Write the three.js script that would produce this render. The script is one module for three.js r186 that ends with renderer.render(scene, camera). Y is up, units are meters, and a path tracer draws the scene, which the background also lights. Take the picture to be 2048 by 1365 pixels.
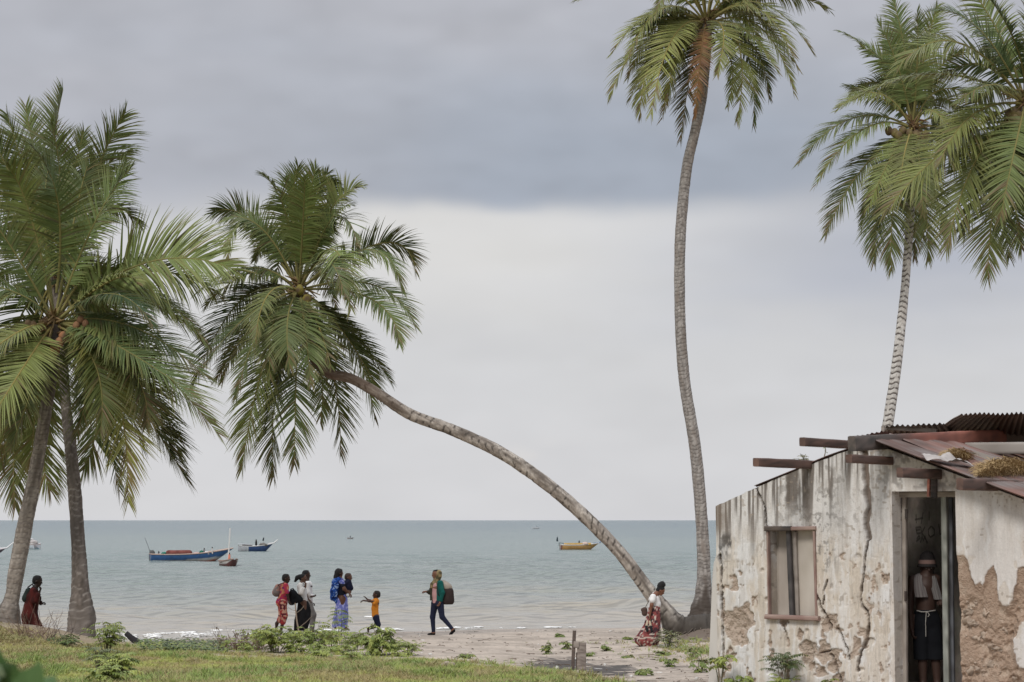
import * as THREE from 'three';

// ───────────────────────── camera, sky, sun, exposure ─────────────────────────
const F = 4000, EYE = 3.4, PITCH = Math.atan(358.5 / F);          // focal length in pixels of the 2048 px photograph
const scene = new THREE.Scene();
const camera = new THREE.PerspectiveCamera(2 * Math.atan(682.5 / F) * 180 / Math.PI, 1024 / 682, 0.1, 80000);
camera.position.set(0, EYE, 0);
camera.rotation.x = PITCH;
camera.focus = 51; camera.userData.fStop = 4.5;
scene.add(camera);
const EXPOSURE = 1.3, SUN = 1.45, ZENITH = 1.25;

const renderer = new THREE.WebGLRenderer({ antialias: true });
renderer.setSize(1024, 682);
renderer.toneMapping = THREE.LinearToneMapping;
renderer.toneMappingExposure = EXPOSURE;
renderer.shadowMap.enabled = true;

// ── small maths ──
const V = (x, y, z) => new THREE.Vector3(x, y, z);
const clamp = (x, a = 0, b = 1) => Math.min(b, Math.max(a, x));
const mix = (a, b, t) => a + (b - a) * t;
const ss = (a, b, x) => { const t = clamp((x - a) / (b - a)); return t * t * (3 - 2 * t); };
const mixc = (a, b, t) => [mix(a[0], b[0], t), mix(a[1], b[1], t), mix(a[2], b[2], t)];
const mulc = (a, k) => [a[0] * k, a[1] * k, a[2] * k];
function rng(seed) { let a = seed >>> 0; return () => { a = (a + 0x6D2B79F5) >>> 0; let t = Math.imul(a ^ (a >>> 15), 1 | a); t = (t + Math.imul(t ^ (t >>> 7), 61 | t)) ^ t; return ((t ^ (t >>> 14)) >>> 0) / 4294967296; }; }
function hash(i, j, k) { let h = Math.imul(i, 374761393) + Math.imul(j, 668265263) + Math.imul(k, 2147483647 ^ 69069) | 0; h = Math.imul(h ^ (h >>> 13), 1274126177); h ^= h >>> 16; return (h >>> 0) / 4294967296; }
function noise(x, y = 0, z = 0) {
  const i = Math.floor(x), j = Math.floor(y), k = Math.floor(z); let u = x - i, v = y - j, w = z - k;
  u = u * u * (3 - 2 * u); v = v * v * (3 - 2 * v); w = w * w * (3 - 2 * w);
  const a = mix(mix(hash(i, j, k), hash(i + 1, j, k), u), mix(hash(i, j + 1, k), hash(i + 1, j + 1, k), u), v);
  if (w === 0) return a;
  return mix(a, mix(mix(hash(i, j, k + 1), hash(i + 1, j, k + 1), u), mix(hash(i, j + 1, k + 1), hash(i + 1, j + 1, k + 1), u), v), w);
}
function fbm(x, y = 0, z = 0, o = 4) { let s = 0, a = 0.5, n = 0; for (let q = 0; q < o; q++) { s += a * noise(x, y, z); n += a; a *= 0.5; x = x * 2.03 + 17.1; y = y * 2.03 + 5.3; if (z) z = z * 2.03 + 9.7; } return s / n; }
const poly = (pts, x) => { if (x <= pts[0][0]) return pts[0][1]; for (let i = 1; i < pts.length; i++) if (x <= pts[i][0]) return mix(pts[i - 1][1], pts[i][1], (x - pts[i - 1][0]) / (pts[i][0] - pts[i - 1][0])); return pts[pts.length - 1][1]; };

// measuring: a place in the photograph and a distance give a point of the world, and back
const CP = Math.cos(PITCH), SP = Math.sin(PITCH);
function ray(px, py) { const x = (px - 1024) / F, y = (682.5 - py) / F; return V(x, y * CP + SP, y * SP - CP); }
function at(px, py, d) { const r = ray(px, py); return r.multiplyScalar(d / -r.z).add(V(0, EYE, 0)); }
function proj(p) { const y = p.y - EYE, cz = -(p.z * CP - y * SP) , cy = y * CP + p.z * SP; return [1024 + F * p.x / (y * SP - p.z * CP), 682.5 - F * (y * CP + p.z * SP) / (y * SP - p.z * CP)]; }

// ── sky: overcast, a slate deck over a paler band above the sea, brightening towards the zenith as overcast skies do ──
function skyColour(az, el) {
  const X = 1024 + F * az, Y = 1041 - F * el, nx = Math.sin(az), nz = Math.cos(az);
  const inFront = ss(3200, 1500, Math.abs(X - 1024));
  const n = fbm(nx * 5 + 3, el * 16, nz * 5 + 8, 5) - 0.5, n2 = fbm(nx * 14 + 30, el * 60, nz * 14 + 2, 4) - 0.5;
  const n3 = fbm(nx * 40 + 11, el * 120, nz * 40 + 7, 4) - 0.5;
  let c = mixc([0.500, 0.500, 0.513], [0.497, 0.500, 0.510], ss(1000, 700, Y));
  const bright = Math.exp(-(((X - 1010) / 620) ** 2)) * ss(700, 520, Y) * inFront + 0.4 * (1 - inFront) * ss(760, 560, Y);
  c = mixc(c, [0.545, 0.541, 0.535], clamp(bright + n * 0.5));
  c = mixc(c, [0.505, 0.505, 0.52], ss(420, 120, X) * ss(760, 520, Y) * inFront * 0.8);
  const patch = Math.exp(-(((X - 1850) / 480) ** 2) - ((Y - 520 - n2 * 90) / 150) ** 2) * inFront + ss(0.08, 0.3, n) * ss(900, 600, Y) * 0.6 * (1 - inFront);
  c = mixc(c, [0.345, 0.365, 0.418], clamp(patch * 0.95 + n2 * 0.25 * ss(900, 600, Y)));
  const edge = 412 + n2 * 26 + n3 * 30 + 26 * ss(620, 300, X) + (1 - inFront) * n * 200;
  const soft = 10 + 34 * noise(nx * 9 + 4, nz * 9) + 50 * ss(750, 350, X) + 45 * ss(1450, 1800, X);
  const deck = ss(edge + soft, edge - soft, Y);
  let dark = Math.exp(-(((X - 1290) / 760) ** 2) - ((Y - 340) / 230) ** 2) * inFront + 0.55 * (1 - inFront);
  dark = clamp(dark + n * 0.7 + n2 * 0.3);
  let d = mixc([0.355, 0.365, 0.402], [0.278, 0.308, 0.362], dark);
  d = mulc(d, 1 + 0.13 * n3);
  c = mixc(c, d, deck * 0.97);
  c = mulc(c, 1 + 0.07 * n3 + 0.10 * n2);
  const puff = Math.exp(-(((X - 1090) / 90) ** 2) - ((Y - 925) / 30) ** 2) * ss(-0.05, 0.15, n3);
  c = mixc(c, [0.585, 0.56, 0.54], puff * 0.6);
  const up = ss(0.24, 1.35, el);
  return mulc(mixc(c, [0.62, 0.64, 0.68], up * 0.6), 1 + up * ZENITH);
}
{
  const w = 2048, h = 1024, data = new Float32Array(w * h * 4);
  for (let j = 0; j < h; j++) for (let i = 0; i < w; i++) {
    const th = ((i + 0.5) / w - 0.5) * 2 * Math.PI, el = ((j + 0.5) / h - 0.5) * Math.PI;
    let az = th + Math.PI / 2; if (az > Math.PI) az -= 2 * Math.PI;
    const c = el > -0.03 ? skyColour(az, Math.max(el, 0)) : [0.5, 0.5, 0.52];
    data.set([c[0], c[1], c[2], 1], (j * w + i) * 4);
  }
  const t = new THREE.DataTexture(data, w, h, THREE.RGBAFormat, THREE.FloatType);
  t.mapping = THREE.EquirectangularReflectionMapping; t.magFilter = t.minFilter = THREE.LinearFilter; t.needsUpdate = true;
  scene.background = t; scene.environment = t;
}
const sun = new THREE.DirectionalLight(new THREE.Color(1, 0.96, 0.9), SUN);
sun.position.set(-32, 70, 30); sun.target.position.set(0, 0, -40);
sun.castShadow = true; sun.shadow.radius = 30; sun.shadow.mapSize.set(2048, 2048);
Object.assign(sun.shadow.camera, { left: -60, right: 60, top: 60, bottom: -60, near: 1, far: 260 });
scene.add(sun, sun.target);

// ───────────────────────── builders ─────────────────────────
const taken = {};
function numbered(n) { const k = taken[n] = (taken[n] ?? -1) + 1; return k ? `${n}_${String(k).padStart(3, '0')}` : n; }
function tag(o, label, category, group, kind) { if (label) o.userData.label = label; if (category) o.userData.category = category; if (group) o.userData.group = group; if (kind) o.userData.kind = kind; return o; }
function thing(name, label, category, pos = V(0, 0, 0), group) { const o = new THREE.Group(); o.name = numbered(name); o.position.copy(pos); scene.add(o); return tag(o, label, category, group); }
function mesh(name, geo, mat, parent = scene) {
  if (geo.build) geo = geo.build();
  const m = new THREE.Mesh(geo, mat); m.name = parent === scene ? numbered(name) : name; m.castShadow = m.receiveShadow = true;
  if (parent !== scene) { parent.updateWorldMatrix(true, false); const p = V(0, 0, 0).setFromMatrixPosition(parent.matrixWorld); if (!geo.userData.local) { m.position.copy(p).negate(); } }
  parent.add(m); return m;
}
class GB {                                                            // collects vertices with colours and uv
  constructor() { this.p = []; this.c = []; this.i = []; this.t = []; this.n = 0; }
  v(p, c = [1, 1, 1], u = 0, w = 0) { this.p.push(p.x, p.y, p.z); this.c.push(c[0], c[1], c[2]); this.t.push(u, w); return this.n++; }
  tri(a, b, c) { this.i.push(a, b, c); }
  quad(a, b, c, d) { this.i.push(a, b, c, a, c, d); }
  build() { const g = new THREE.BufferGeometry(); g.setAttribute('position', new THREE.Float32BufferAttribute(this.p, 3)); g.setAttribute('color', new THREE.Float32BufferAttribute(this.c, 3)); g.setAttribute('uv', new THREE.Float32BufferAttribute(this.t, 2)); g.setIndex(this.i); g.computeVertexNormals(); return g; }
  tube(pts, r0, r1, col, sides = 6, cap = true) {                     // a bar or twig through points
    const base = this.n, n = pts.length; let up = V(0.31, 0.2, 0.93);
    for (let k = 0; k < n; k++) {
      const T = pts[Math.min(k + 1, n - 1)].clone().sub(pts[Math.max(k - 1, 0)]).normalize();
      const A = up.clone().sub(T.clone().multiplyScalar(up.dot(T))).normalize(); const B = T.clone().cross(A); up = A;
      const r = mix(r0, r1, k / (n - 1)), c = typeof col === 'function' ? col(k / (n - 1)) : col;
      for (let s = 0; s < sides; s++) { const a = s / sides * 2 * Math.PI; this.v(pts[k].clone().addScaledVector(A, Math.cos(a) * r).addScaledVector(B, Math.sin(a) * r), c); }
    }
    for (let k = 0; k < n - 1; k++) for (let s = 0; s < sides; s++) { const s2 = (s + 1) % sides, a = base + k * sides; this.quad(a + s, a + s2, a + sides + s2, a + sides + s); }
    if (cap) for (const k of [0, n - 1]) { const c = this.v(pts[k], typeof col === 'function' ? col(k ? 1 : 0) : col); for (let s = 0; s < sides; s++) this.tri(c, base + k * sides + s, base + k * sides + (s + 1) % sides); }
    return this;
  }
  bar(a, b, w, h, colf, seg = 10, up = V(0, 1, 0), rough = 0) {        // a squared timber from a to b, its faces split so that wear shows
    const T = b.clone().sub(a).normalize(), S = T.clone().cross(up).normalize(), U = S.clone().cross(T).normalize();
    const loop = [], m = 4; const cor = [[-1, -1], [1, -1], [1, 1], [-1, 1]];
    for (let q = 0; q < 4; q++) for (let s = 0; s < m; s++) { const c0 = cor[q], c1 = cor[(q + 1) % 4], t = s / m; loop.push([mix(c0[0], c1[0], t), mix(c0[1], c1[1], t), q]); }
    const L = loop.length; const faces = [];
    for (let k = 0; k <= seg; k++) { const row = []; for (let s = 0; s < L; s++) { const [x, y] = loop[s]; const ch = Math.abs(x) > 0.99 && Math.abs(y) > 0.99 ? 0.93 : 1; const p = a.clone().lerp(b, k / seg).addScaledVector(S, x * w / 2 * ch).addScaledVector(U, y * h / 2 * ch); if (rough) p.addScaledVector(U, (noise(p.x * 9, p.y * 9, p.z * 9) - 0.5) * rough); row.push(this.v(p, colf(p, k / seg, y))); } faces.push(row); }
    for (let k = 0; k < seg; k++) for (let s = 0; s < L; s++) this.quad(faces[k][s], faces[k][(s + 1) % L], faces[k + 1][(s + 1) % L], faces[k + 1][s]);
    for (const k of [0, seg]) { const c = this.v(a.clone().lerp(b, k / seg), colf(a.clone().lerp(b, k / seg), k / seg, 0)); const r = faces[k].map((id) => this.v(V(this.p[id * 3], this.p[id * 3 + 1], this.p[id * 3 + 2]), this.c.slice(id * 3, id * 3 + 3))); for (let s = 0; s < L; s++) this.tri(c, r[s], r[(s + 1) % L]); }
    return this;
  }
  ball(c, rx, ry, rz, col, n = 8, rough = 0, seed = 0) {
    const base = this.n, m = n * 2;
    for (let j = 0; j <= n; j++) for (let i = 0; i < m; i++) { const a = j / n * Math.PI, b = i / m * 2 * Math.PI; const d = V(Math.sin(a) * Math.cos(b), Math.cos(a), Math.sin(a) * Math.sin(b)); const k = 1 + rough * (noise(d.x * 2.2 + seed, d.y * 2.2 + 7, d.z * 2.2 + seed * 3) - 0.5) * 2; const p = V(c.x + d.x * rx * k, c.y + d.y * ry * k, c.z + d.z * rz * k); this.v(p, typeof col === 'function' ? col(p, d) : col); }
    for (let j = 0; j < n; j++) for (let i = 0; i < m; i++) { const i2 = (i + 1) % m; this.quad(base + j * m + i, base + (j + 1) * m + i, base + (j + 1) * m + i2, base + j * m + i2); }
    return this;
  }
  leaf(base, dir, side, len, w, col, droop = 0.3, fold = 0.15) {       // a pointed blade with a midrib
    const d = dir.clone().normalize(), s = side.clone().addScaledVector(d, -side.dot(d)).normalize(), nrm = d.clone().cross(s);
    const pr = []; let p = base.clone(); const st = [0, 0.3, 0.65, 1], ww = [0.12, 1, 0.72, 0];
    for (let k = 0; k < 4; k++) {
      if (k) { d.y -= droop * (st[k] - st[k - 1]) * 2; d.normalize(); p = p.clone().addScaledVector(d, len * (st[k] - st[k - 1])); }
      const h = w / 2 * ww[k]; const c = col;
      pr.push(k === 3 ? [this.v(p, c)] : [this.v(p.clone().addScaledVector(s, h).addScaledVector(nrm, h * fold * 2), c), this.v(p, c), this.v(p.clone().addScaledVector(s, -h).addScaledVector(nrm, h * fold * 2), c)]);
    }
    for (let k = 0; k < 2; k++) { this.quad(pr[k][0], pr[k][1], pr[k + 1][1], pr[k + 1][0]); this.quad(pr[k][1], pr[k][2], pr[k + 1][2], pr[k + 1][1]); }
    this.tri(pr[2][0], pr[2][1], pr[3][0]); this.tri(pr[2][1], pr[2][2], pr[3][0]);
  }
}
const DS = THREE.DoubleSide;
const M = {
  matte: new THREE.MeshStandardMaterial({ vertexColors: true, roughness: 0.92, side: DS }),
  cloth: new THREE.MeshPhysicalMaterial({ vertexColors: true, roughness: 0.95, specularIntensity: 0.25, side: DS }),
  skin: new THREE.MeshPhysicalMaterial({ vertexColors: true, roughness: 0.55, specularIntensity: 0.6, side: DS }),
  wood: new THREE.MeshStandardMaterial({ vertexColors: true, roughness: 0.8, side: DS }),
  bark: new THREE.MeshStandardMaterial({ vertexColors: true, roughness: 0.95, side: DS }),
  metal: new THREE.MeshStandardMaterial({ vertexColors: true, roughness: 0.62, metalness: 0.1, side: DS }),
  paint: new THREE.MeshStandardMaterial({ vertexColors: true, roughness: 0.45, side: DS }),
  frond: new THREE.MeshPhysicalMaterial({ vertexColors: true, roughness: 0.5, specularIntensity: 0.7, side: DS, transmission: 0.22, thickness: 0, ior: 1.4 }),
  leaf: new THREE.MeshPhysicalMaterial({ vertexColors: true, roughness: 0.6, side: DS, transmission: 0.3, thickness: 0, ior: 1.4 }),
  grass: new THREE.MeshPhysicalMaterial({ color: 0xffffff, roughness: 0.8, side: DS, transmission: 0.3, thickness: 0, ior: 1.4 }),
};

// ───────────────────────── ground and sea ─────────────────────────
const shoreAt = (x) => poly([[-22, 52], [-10.3, 57], [-7, 59.9], [-4.9, 61.4], [-2.2, 62.1], [-0.4, 63.2], [4.4, 64], [16, 66]], x);
function groundY(x, D) {
  const q = shoreAt(x) - D;
  if (q < 0) return Math.max(-6, 0.06 * q);
  const a = 0.042 * Math.min(q, 10), e = Math.max(q - 10, 0);
  const left = 0.028 * e, right = 0.012 * Math.min(e, 14) + 0.045 * clamp(e - 14, 0, 16) + 0.01 * Math.max(e - 30, 0);
  let h = a + mix(left, right, ss(-2, 2, x));
  h += 0.52 * ss(-7.9, -11.2, x) * ss(36, 44.5, D) * ss(49.6, 46, D);
  h += 0.22 * ss(-4, -9, x) * ss(30, 38, D) * ss(47, 42, D);
  h += (fbm(x * 0.9 + 40, D * 0.9, 0, 3) - 0.5) * 0.10 * ss(1, 8, q) + (fbm(x * 4 + 10, D * 4, 0, 2) - 0.5) * 0.03 * ss(0, 3, q);
  h += 0.30 * Math.exp(-(((x - 4.85) / 0.75) ** 2) - ((D - 49.8) / 1.2) ** 2);
  return h;
}
function groundHit(px, py) { const r = ray(px, py); for (let D = 18; D < 75; D += 0.05) { const k = D / -r.z; if (EYE + r.y * k <= groundY(r.x * k, D)) return V(r.x * k, groundY(r.x * k, D), -D); } return at(px, py, 58).setY(groundY((px - 1024) / F * 58, 58)); }
const onGround = (x, D) => V(x, groundY(x, D), -D);
const GRASS_EDGE = [[-200, 1236], [0, 1246], [90, 1264], [150, 1284], [300, 1294], [450, 1304], [700, 1309], [830, 1316], [930, 1324], [1040, 1332], [1150, 1349], [1280, 1372], [1400, 1420], [2100, 1500]];
const grassiness = (x, y, D) => { const [px, py] = proj(V(x, y, -D)); return (py - poly(GRASS_EDGE, px)) / 12 + (fbm(x * 2.2, D * 2.2, 0, 3) - 0.5) * 2.4; };
{
  const xs = [-3000, -900, -300, -120, -60, -35, -24], ds = [-3000, -600, -150, -40, 0, 12, 18, 22];
  for (let x = -18; x <= 15; x += 0.14) xs.push(x); xs.push(20, 30, 55, 110, 300, 900, 3000);
  for (let d = 24; d <= 66; d += 0.14) ds.push(d); ds.push(72, 90, 130, 250);
  const g = new GB();
  for (const d of ds) for (const x of xs) g.v(V(x, groundY(clamp(x, -60, 60), clamp(d, -5, 300)), -d), [1, 1, 1], (x + 18) / 33, (d - 24) / 42);
  const n = xs.length; for (let j = 0; j < ds.length - 1; j++) for (let i = 0; i < n - 1; i++) g.quad(j * n + i, j * n + i + 1, (j + 1) * n + i + 1, (j + 1) * n + i);
  const S = 2048, data = new Uint8Array(S * S * 4);
  const srgb = (x) => { x = clamp(x); return 255 * (x < 0.0031308 ? 12.92 * x : 1.055 * x ** (1 / 2.4) - 0.055); };
  const lut = new Uint8Array(4097); for (let i = 0; i < 4097; i++) lut[i] = srgb(i / 4096);
  const r = rng(5), spots = []; for (let k = 0; k < 700; k++) spots.push([-9 + r() * 18, 26 + r() * 36, 0.015 + r() ** 3 * 0.09, 0.2 + r() * 0.5, r()]);
  const cell = new Map(); spots.forEach((s) => { for (let a = -1; a <= 1; a++) for (let b = -1; b <= 1; b++) { const k = (Math.floor(s[0]) + a) * 1000 + Math.floor(s[1]) + b; if (!cell.has(k)) cell.set(k, []); cell.get(k).push(s); } });
  for (let j = 0; j < S; j++) for (let i = 0; i < S; i++) {
    const x = -18 + 33 * (i + 0.5) / S, D = 24 + 42 * (j + 0.5) / S, y = groundY(x, D) * 1, q = shoreAt(x) - D;
    const [px, py] = proj(V(x, y, -D));
    const f1 = fbm(x * 1.3, D * 1.3, 0, 4), f2 = noise(x * 31, D * 18), f3 = noise(x * 9, D * 5.5);
    let c = mixc([0.475, 0.40, 0.33], [0.36, 0.30, 0.245], ss(0.35, 0.7, f1));
    c = mulc(c, 0.82 + 0.3 * f2 + 0.14 * (f3 - 0.5));
    c = mixc(c, [0.23, 0.195, 0.165], ss(1.5, -0.3, q + (f1 - 0.5) * 2) * 0.55);                                 // wet sand by the water
    c = mixc(c, [0.12, 0.095, 0.075], ss(0.60, 0.72, fbm(x * 3.2 + 9, D * 7, 0, 4)) * 0.65 * ss(44, 40, D) * ss(-1, 1.5, x));   // litter of husks
    const burnt = Math.max(1 - Math.hypot((px - 1120) / 85, (py - 1331) / 15), 1 - Math.hypot((px - 1215) / 75, (py - 1341) / 13)) + (fbm(x * 5, D * 5, 0, 4) - 0.5) * 1.5;
    c = mixc(c, [0.035, 0.03, 0.028], ss(0.0, 0.45, burnt) * 0.9);                                               // charred earth
    for (const s of cell.get(Math.floor(x) * 1000 + Math.floor(D)) ?? []) { const d = Math.hypot(x - s[0], (D - s[1]) * (0.5 + s[4])); if (d < s[2]) c = mixc(c, s[4] > 0.8 ? [0.55, 0.53, 0.5] : [0.09, 0.07, 0.05], s[3] + 0.2); }
    c = mixc(c, [0.11, 0.08, 0.058], ss(0.2, 0.55, Math.exp(-(((x - 4.9) / 1.0) ** 2) - ((D - 49.6) / 1.9) ** 2) + (f1 - 0.5) * 0.6) * 0.9);
    const gr = grassiness(x, y, D);
    c = mixc(c, mixc([0.20, 0.185, 0.07], [0.28, 0.22, 0.12], ss(0.35, 0.75, fbm(x * 2 + 4, D * 2, 0, 3))), ss(-0.4, 0.8, gr));
    const dry = ss(330, 120, px) * ss(1240, 1262, py) * ss(1345, 1290, py);
    c = mixc(c, [0.27, 0.205, 0.12], clamp(dry * 1.2 * (0.4 + f1)) * 0.8);
    const o = (j * S + i) * 4; data[o] = lut[clamp(c[0]) * 4096 | 0]; data[o + 1] = lut[clamp(c[1]) * 4096 | 0]; data[o + 2] = lut[clamp(c[2]) * 4096 | 0]; data[o + 3] = 255;
  }
  const t = new THREE.DataTexture(data, S, S); t.colorSpace = THREE.SRGBColorSpace; t.magFilter = t.minFilter = THREE.LinearFilter; t.needsUpdate = true;
  tag(mesh('ground', g.build(), new THREE.MeshStandardMaterial({ map: t, roughness: 0.95 })), 'pale littered beach sand rising to a grassy bank', 'ground', null, 'structure');
}
{
  // sea: real ripples near the shore, finer relief in the material farther out; silt by the beach, green blue beyond
  const ds = []; for (let d = 50; d < 130; d += 0.22) ds.push(d); for (let d = 130; d < 260; d += 0.5) ds.push(d); for (let d = 260; d < 40000; d *= 1.03) ds.push(d); ds.push(45000);
  const N = 300, g = new GB(), r = rng(9), waves = [];
  for (let k = 0; k < 26; k++) { const L = 0.5 * 1.17 ** k, a = (r() - 0.5) * 1.5 + 0.35; waves.push([Math.sin(a) * 2 * Math.PI / L, Math.cos(a) * 2 * Math.PI / L, r() * 6.28, Math.min(0.0085 * L, 0.03) * (0.6 + 0.6 * r())]); }
  for (const d of ds) for (let i = 0; i <= N; i++) {
    const x = (i / N - 0.5) * d * 0.72, q = d - shoreAt(x); let h = 0; const fade = ss(270, 120, d);
    if (fade > 0) { const sh = ss(0, 6, q) * 0.8 + 0.2; const gust = 0.4 + 1.2 * fbm(x * 0.05, d * 0.02 + 5, 0, 3); for (const w of waves) h += Math.sin(w[0] * x + w[1] * d + w[2]) * w[3] * sh * gust * fade; }
    for (const [c0, wd, am, ph] of [[7, 1.0, 0.13, 1], [15, 1.2, 0.12, 4], [24, 1.5, 0.10, 9]]) { const cc = c0 + (fbm(x * 0.12 + ph, ph, 0, 3) - 0.5) * 6; h += am * Math.exp(-(((q - cc) / wd) ** 2)) * ss(0.42, 0.62, noise(x * 0.16 + ph * 7, ph)) * 1.0; }
    const f = (fbm(x * 0.03 + 4, d * 0.012, 0, 4) - 0.5), ld = Math.log(Math.max(q, 0.5)) + f * 0.9;
    let c = mixc([0.36, 0.325, 0.275], [0.265, 0.275, 0.25], ss(1.8, 4.0, ld));
    c = mixc(c, [0.165, 0.212, 0.20], ss(3.3, 5.2, ld));
    c = mixc(c, [0.115, 0.165, 0.18], ss(5.0, 7.2, ld));
    const silt = ss(0.6, 0.75, fbm(x * 0.08 + 1, q * 0.35 + 3, 0, 3)) * ss(60, 10, q); c = mixc(c, [0.36, 0.31, 0.23], silt * 0.5);
    g.v(V(x, h, -d), c, x / 14, d / 14);
  }
  for (let j = 0; j < ds.length - 1; j++) for (let i = 0; i < N; i++) { const a = j * (N + 1) + i; g.quad(a, a + 1, a + N + 2, a + N + 1); }
  const S = 512, data = new Uint8Array(S * S * 4), ws = [];
  for (let k = 0; k < 60; k++) { const fx = Math.round((r() - 0.5) * 26), fy = Math.round(3 + r() * 34); ws.push([fx, fy, r() * 6.28, 1 / (1.5 + 0.12 * Math.hypot(fx, fy))]); }
  for (let j = 0; j < S; j++) for (let i = 0; i < S; i++) { let h = 0; for (const w of ws) h += w[3] * Math.sin((w[0] * i + w[1] * j) / S * 6.28318 + w[2]); const b = clamp(128 + h * 26, 0, 255); data.set([b, b, b, 255], (j * S + i) * 4); }
  const t = new THREE.DataTexture(data, S, S); t.wrapS = t.wrapT = THREE.RepeatWrapping; t.magFilter = t.minFilter = THREE.LinearFilter; t.needsUpdate = true;
  tag(mesh('sea', g.build(), new THREE.MeshPhysicalMaterial({ vertexColors: true, roughness: 0.22, ior: 1.33, bumpMap: t, bumpScale: 0.22 })), 'grey green sea with small ripples, silty near the beach', 'sea', null, 'structure');
  // broken white water along the beach
  const fo = new GB(), rf = rng(77);
  for (const [px0, px1, q0, wd] of [[215, 440, 1.6, 0.9], [300, 520, 3.2, 0.35], [430, 700, 0.7, 0.3], [640, 960, 0.5, 0.34], [860, 1010, 1.0, 0.22], [1000, 1150, 0.25, 0.2], [320, 420, 9, 0.2], [730, 760, 9, 0.2], [1100, 1150, 7.5, 0.2]]) {
    for (let k = 0; k < (px1 - px0) * 2.2; k++) {
      const u = rf(), px = mix(px0, px1, u), D0 = 60, x0 = (px - 1024) / F * D0, D = shoreAt(x0) + q0 + (fbm(px * 0.02, q0 * 9, 0, 3) - 0.5) * 1.6 + (rf() + rf() - 1) * wd, x = (px - 1024) / F * D;
      if (noise(px * 0.045 + q0 * 5, 2) < (px1 < 530 ? 0.30 : 0.55)) continue;
      const s = (0.02 + rf() * 0.05) * 0.7 * Math.sin(Math.PI * clamp(u, 0.04, 0.96)) ** 0.5; fo.ball(V(x, 0.02 + rf() * 0.08 * wd, -D), s * 2.6, s * 0.5, s * 1.8, [0.82, 0.81, 0.79], 3, 0.5, k);
    }
  }
  tag(mesh('foam', fo.build(), M.matte), 'broken white foam where small waves meet the beach', 'foam', null, 'stuff');
}

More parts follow.
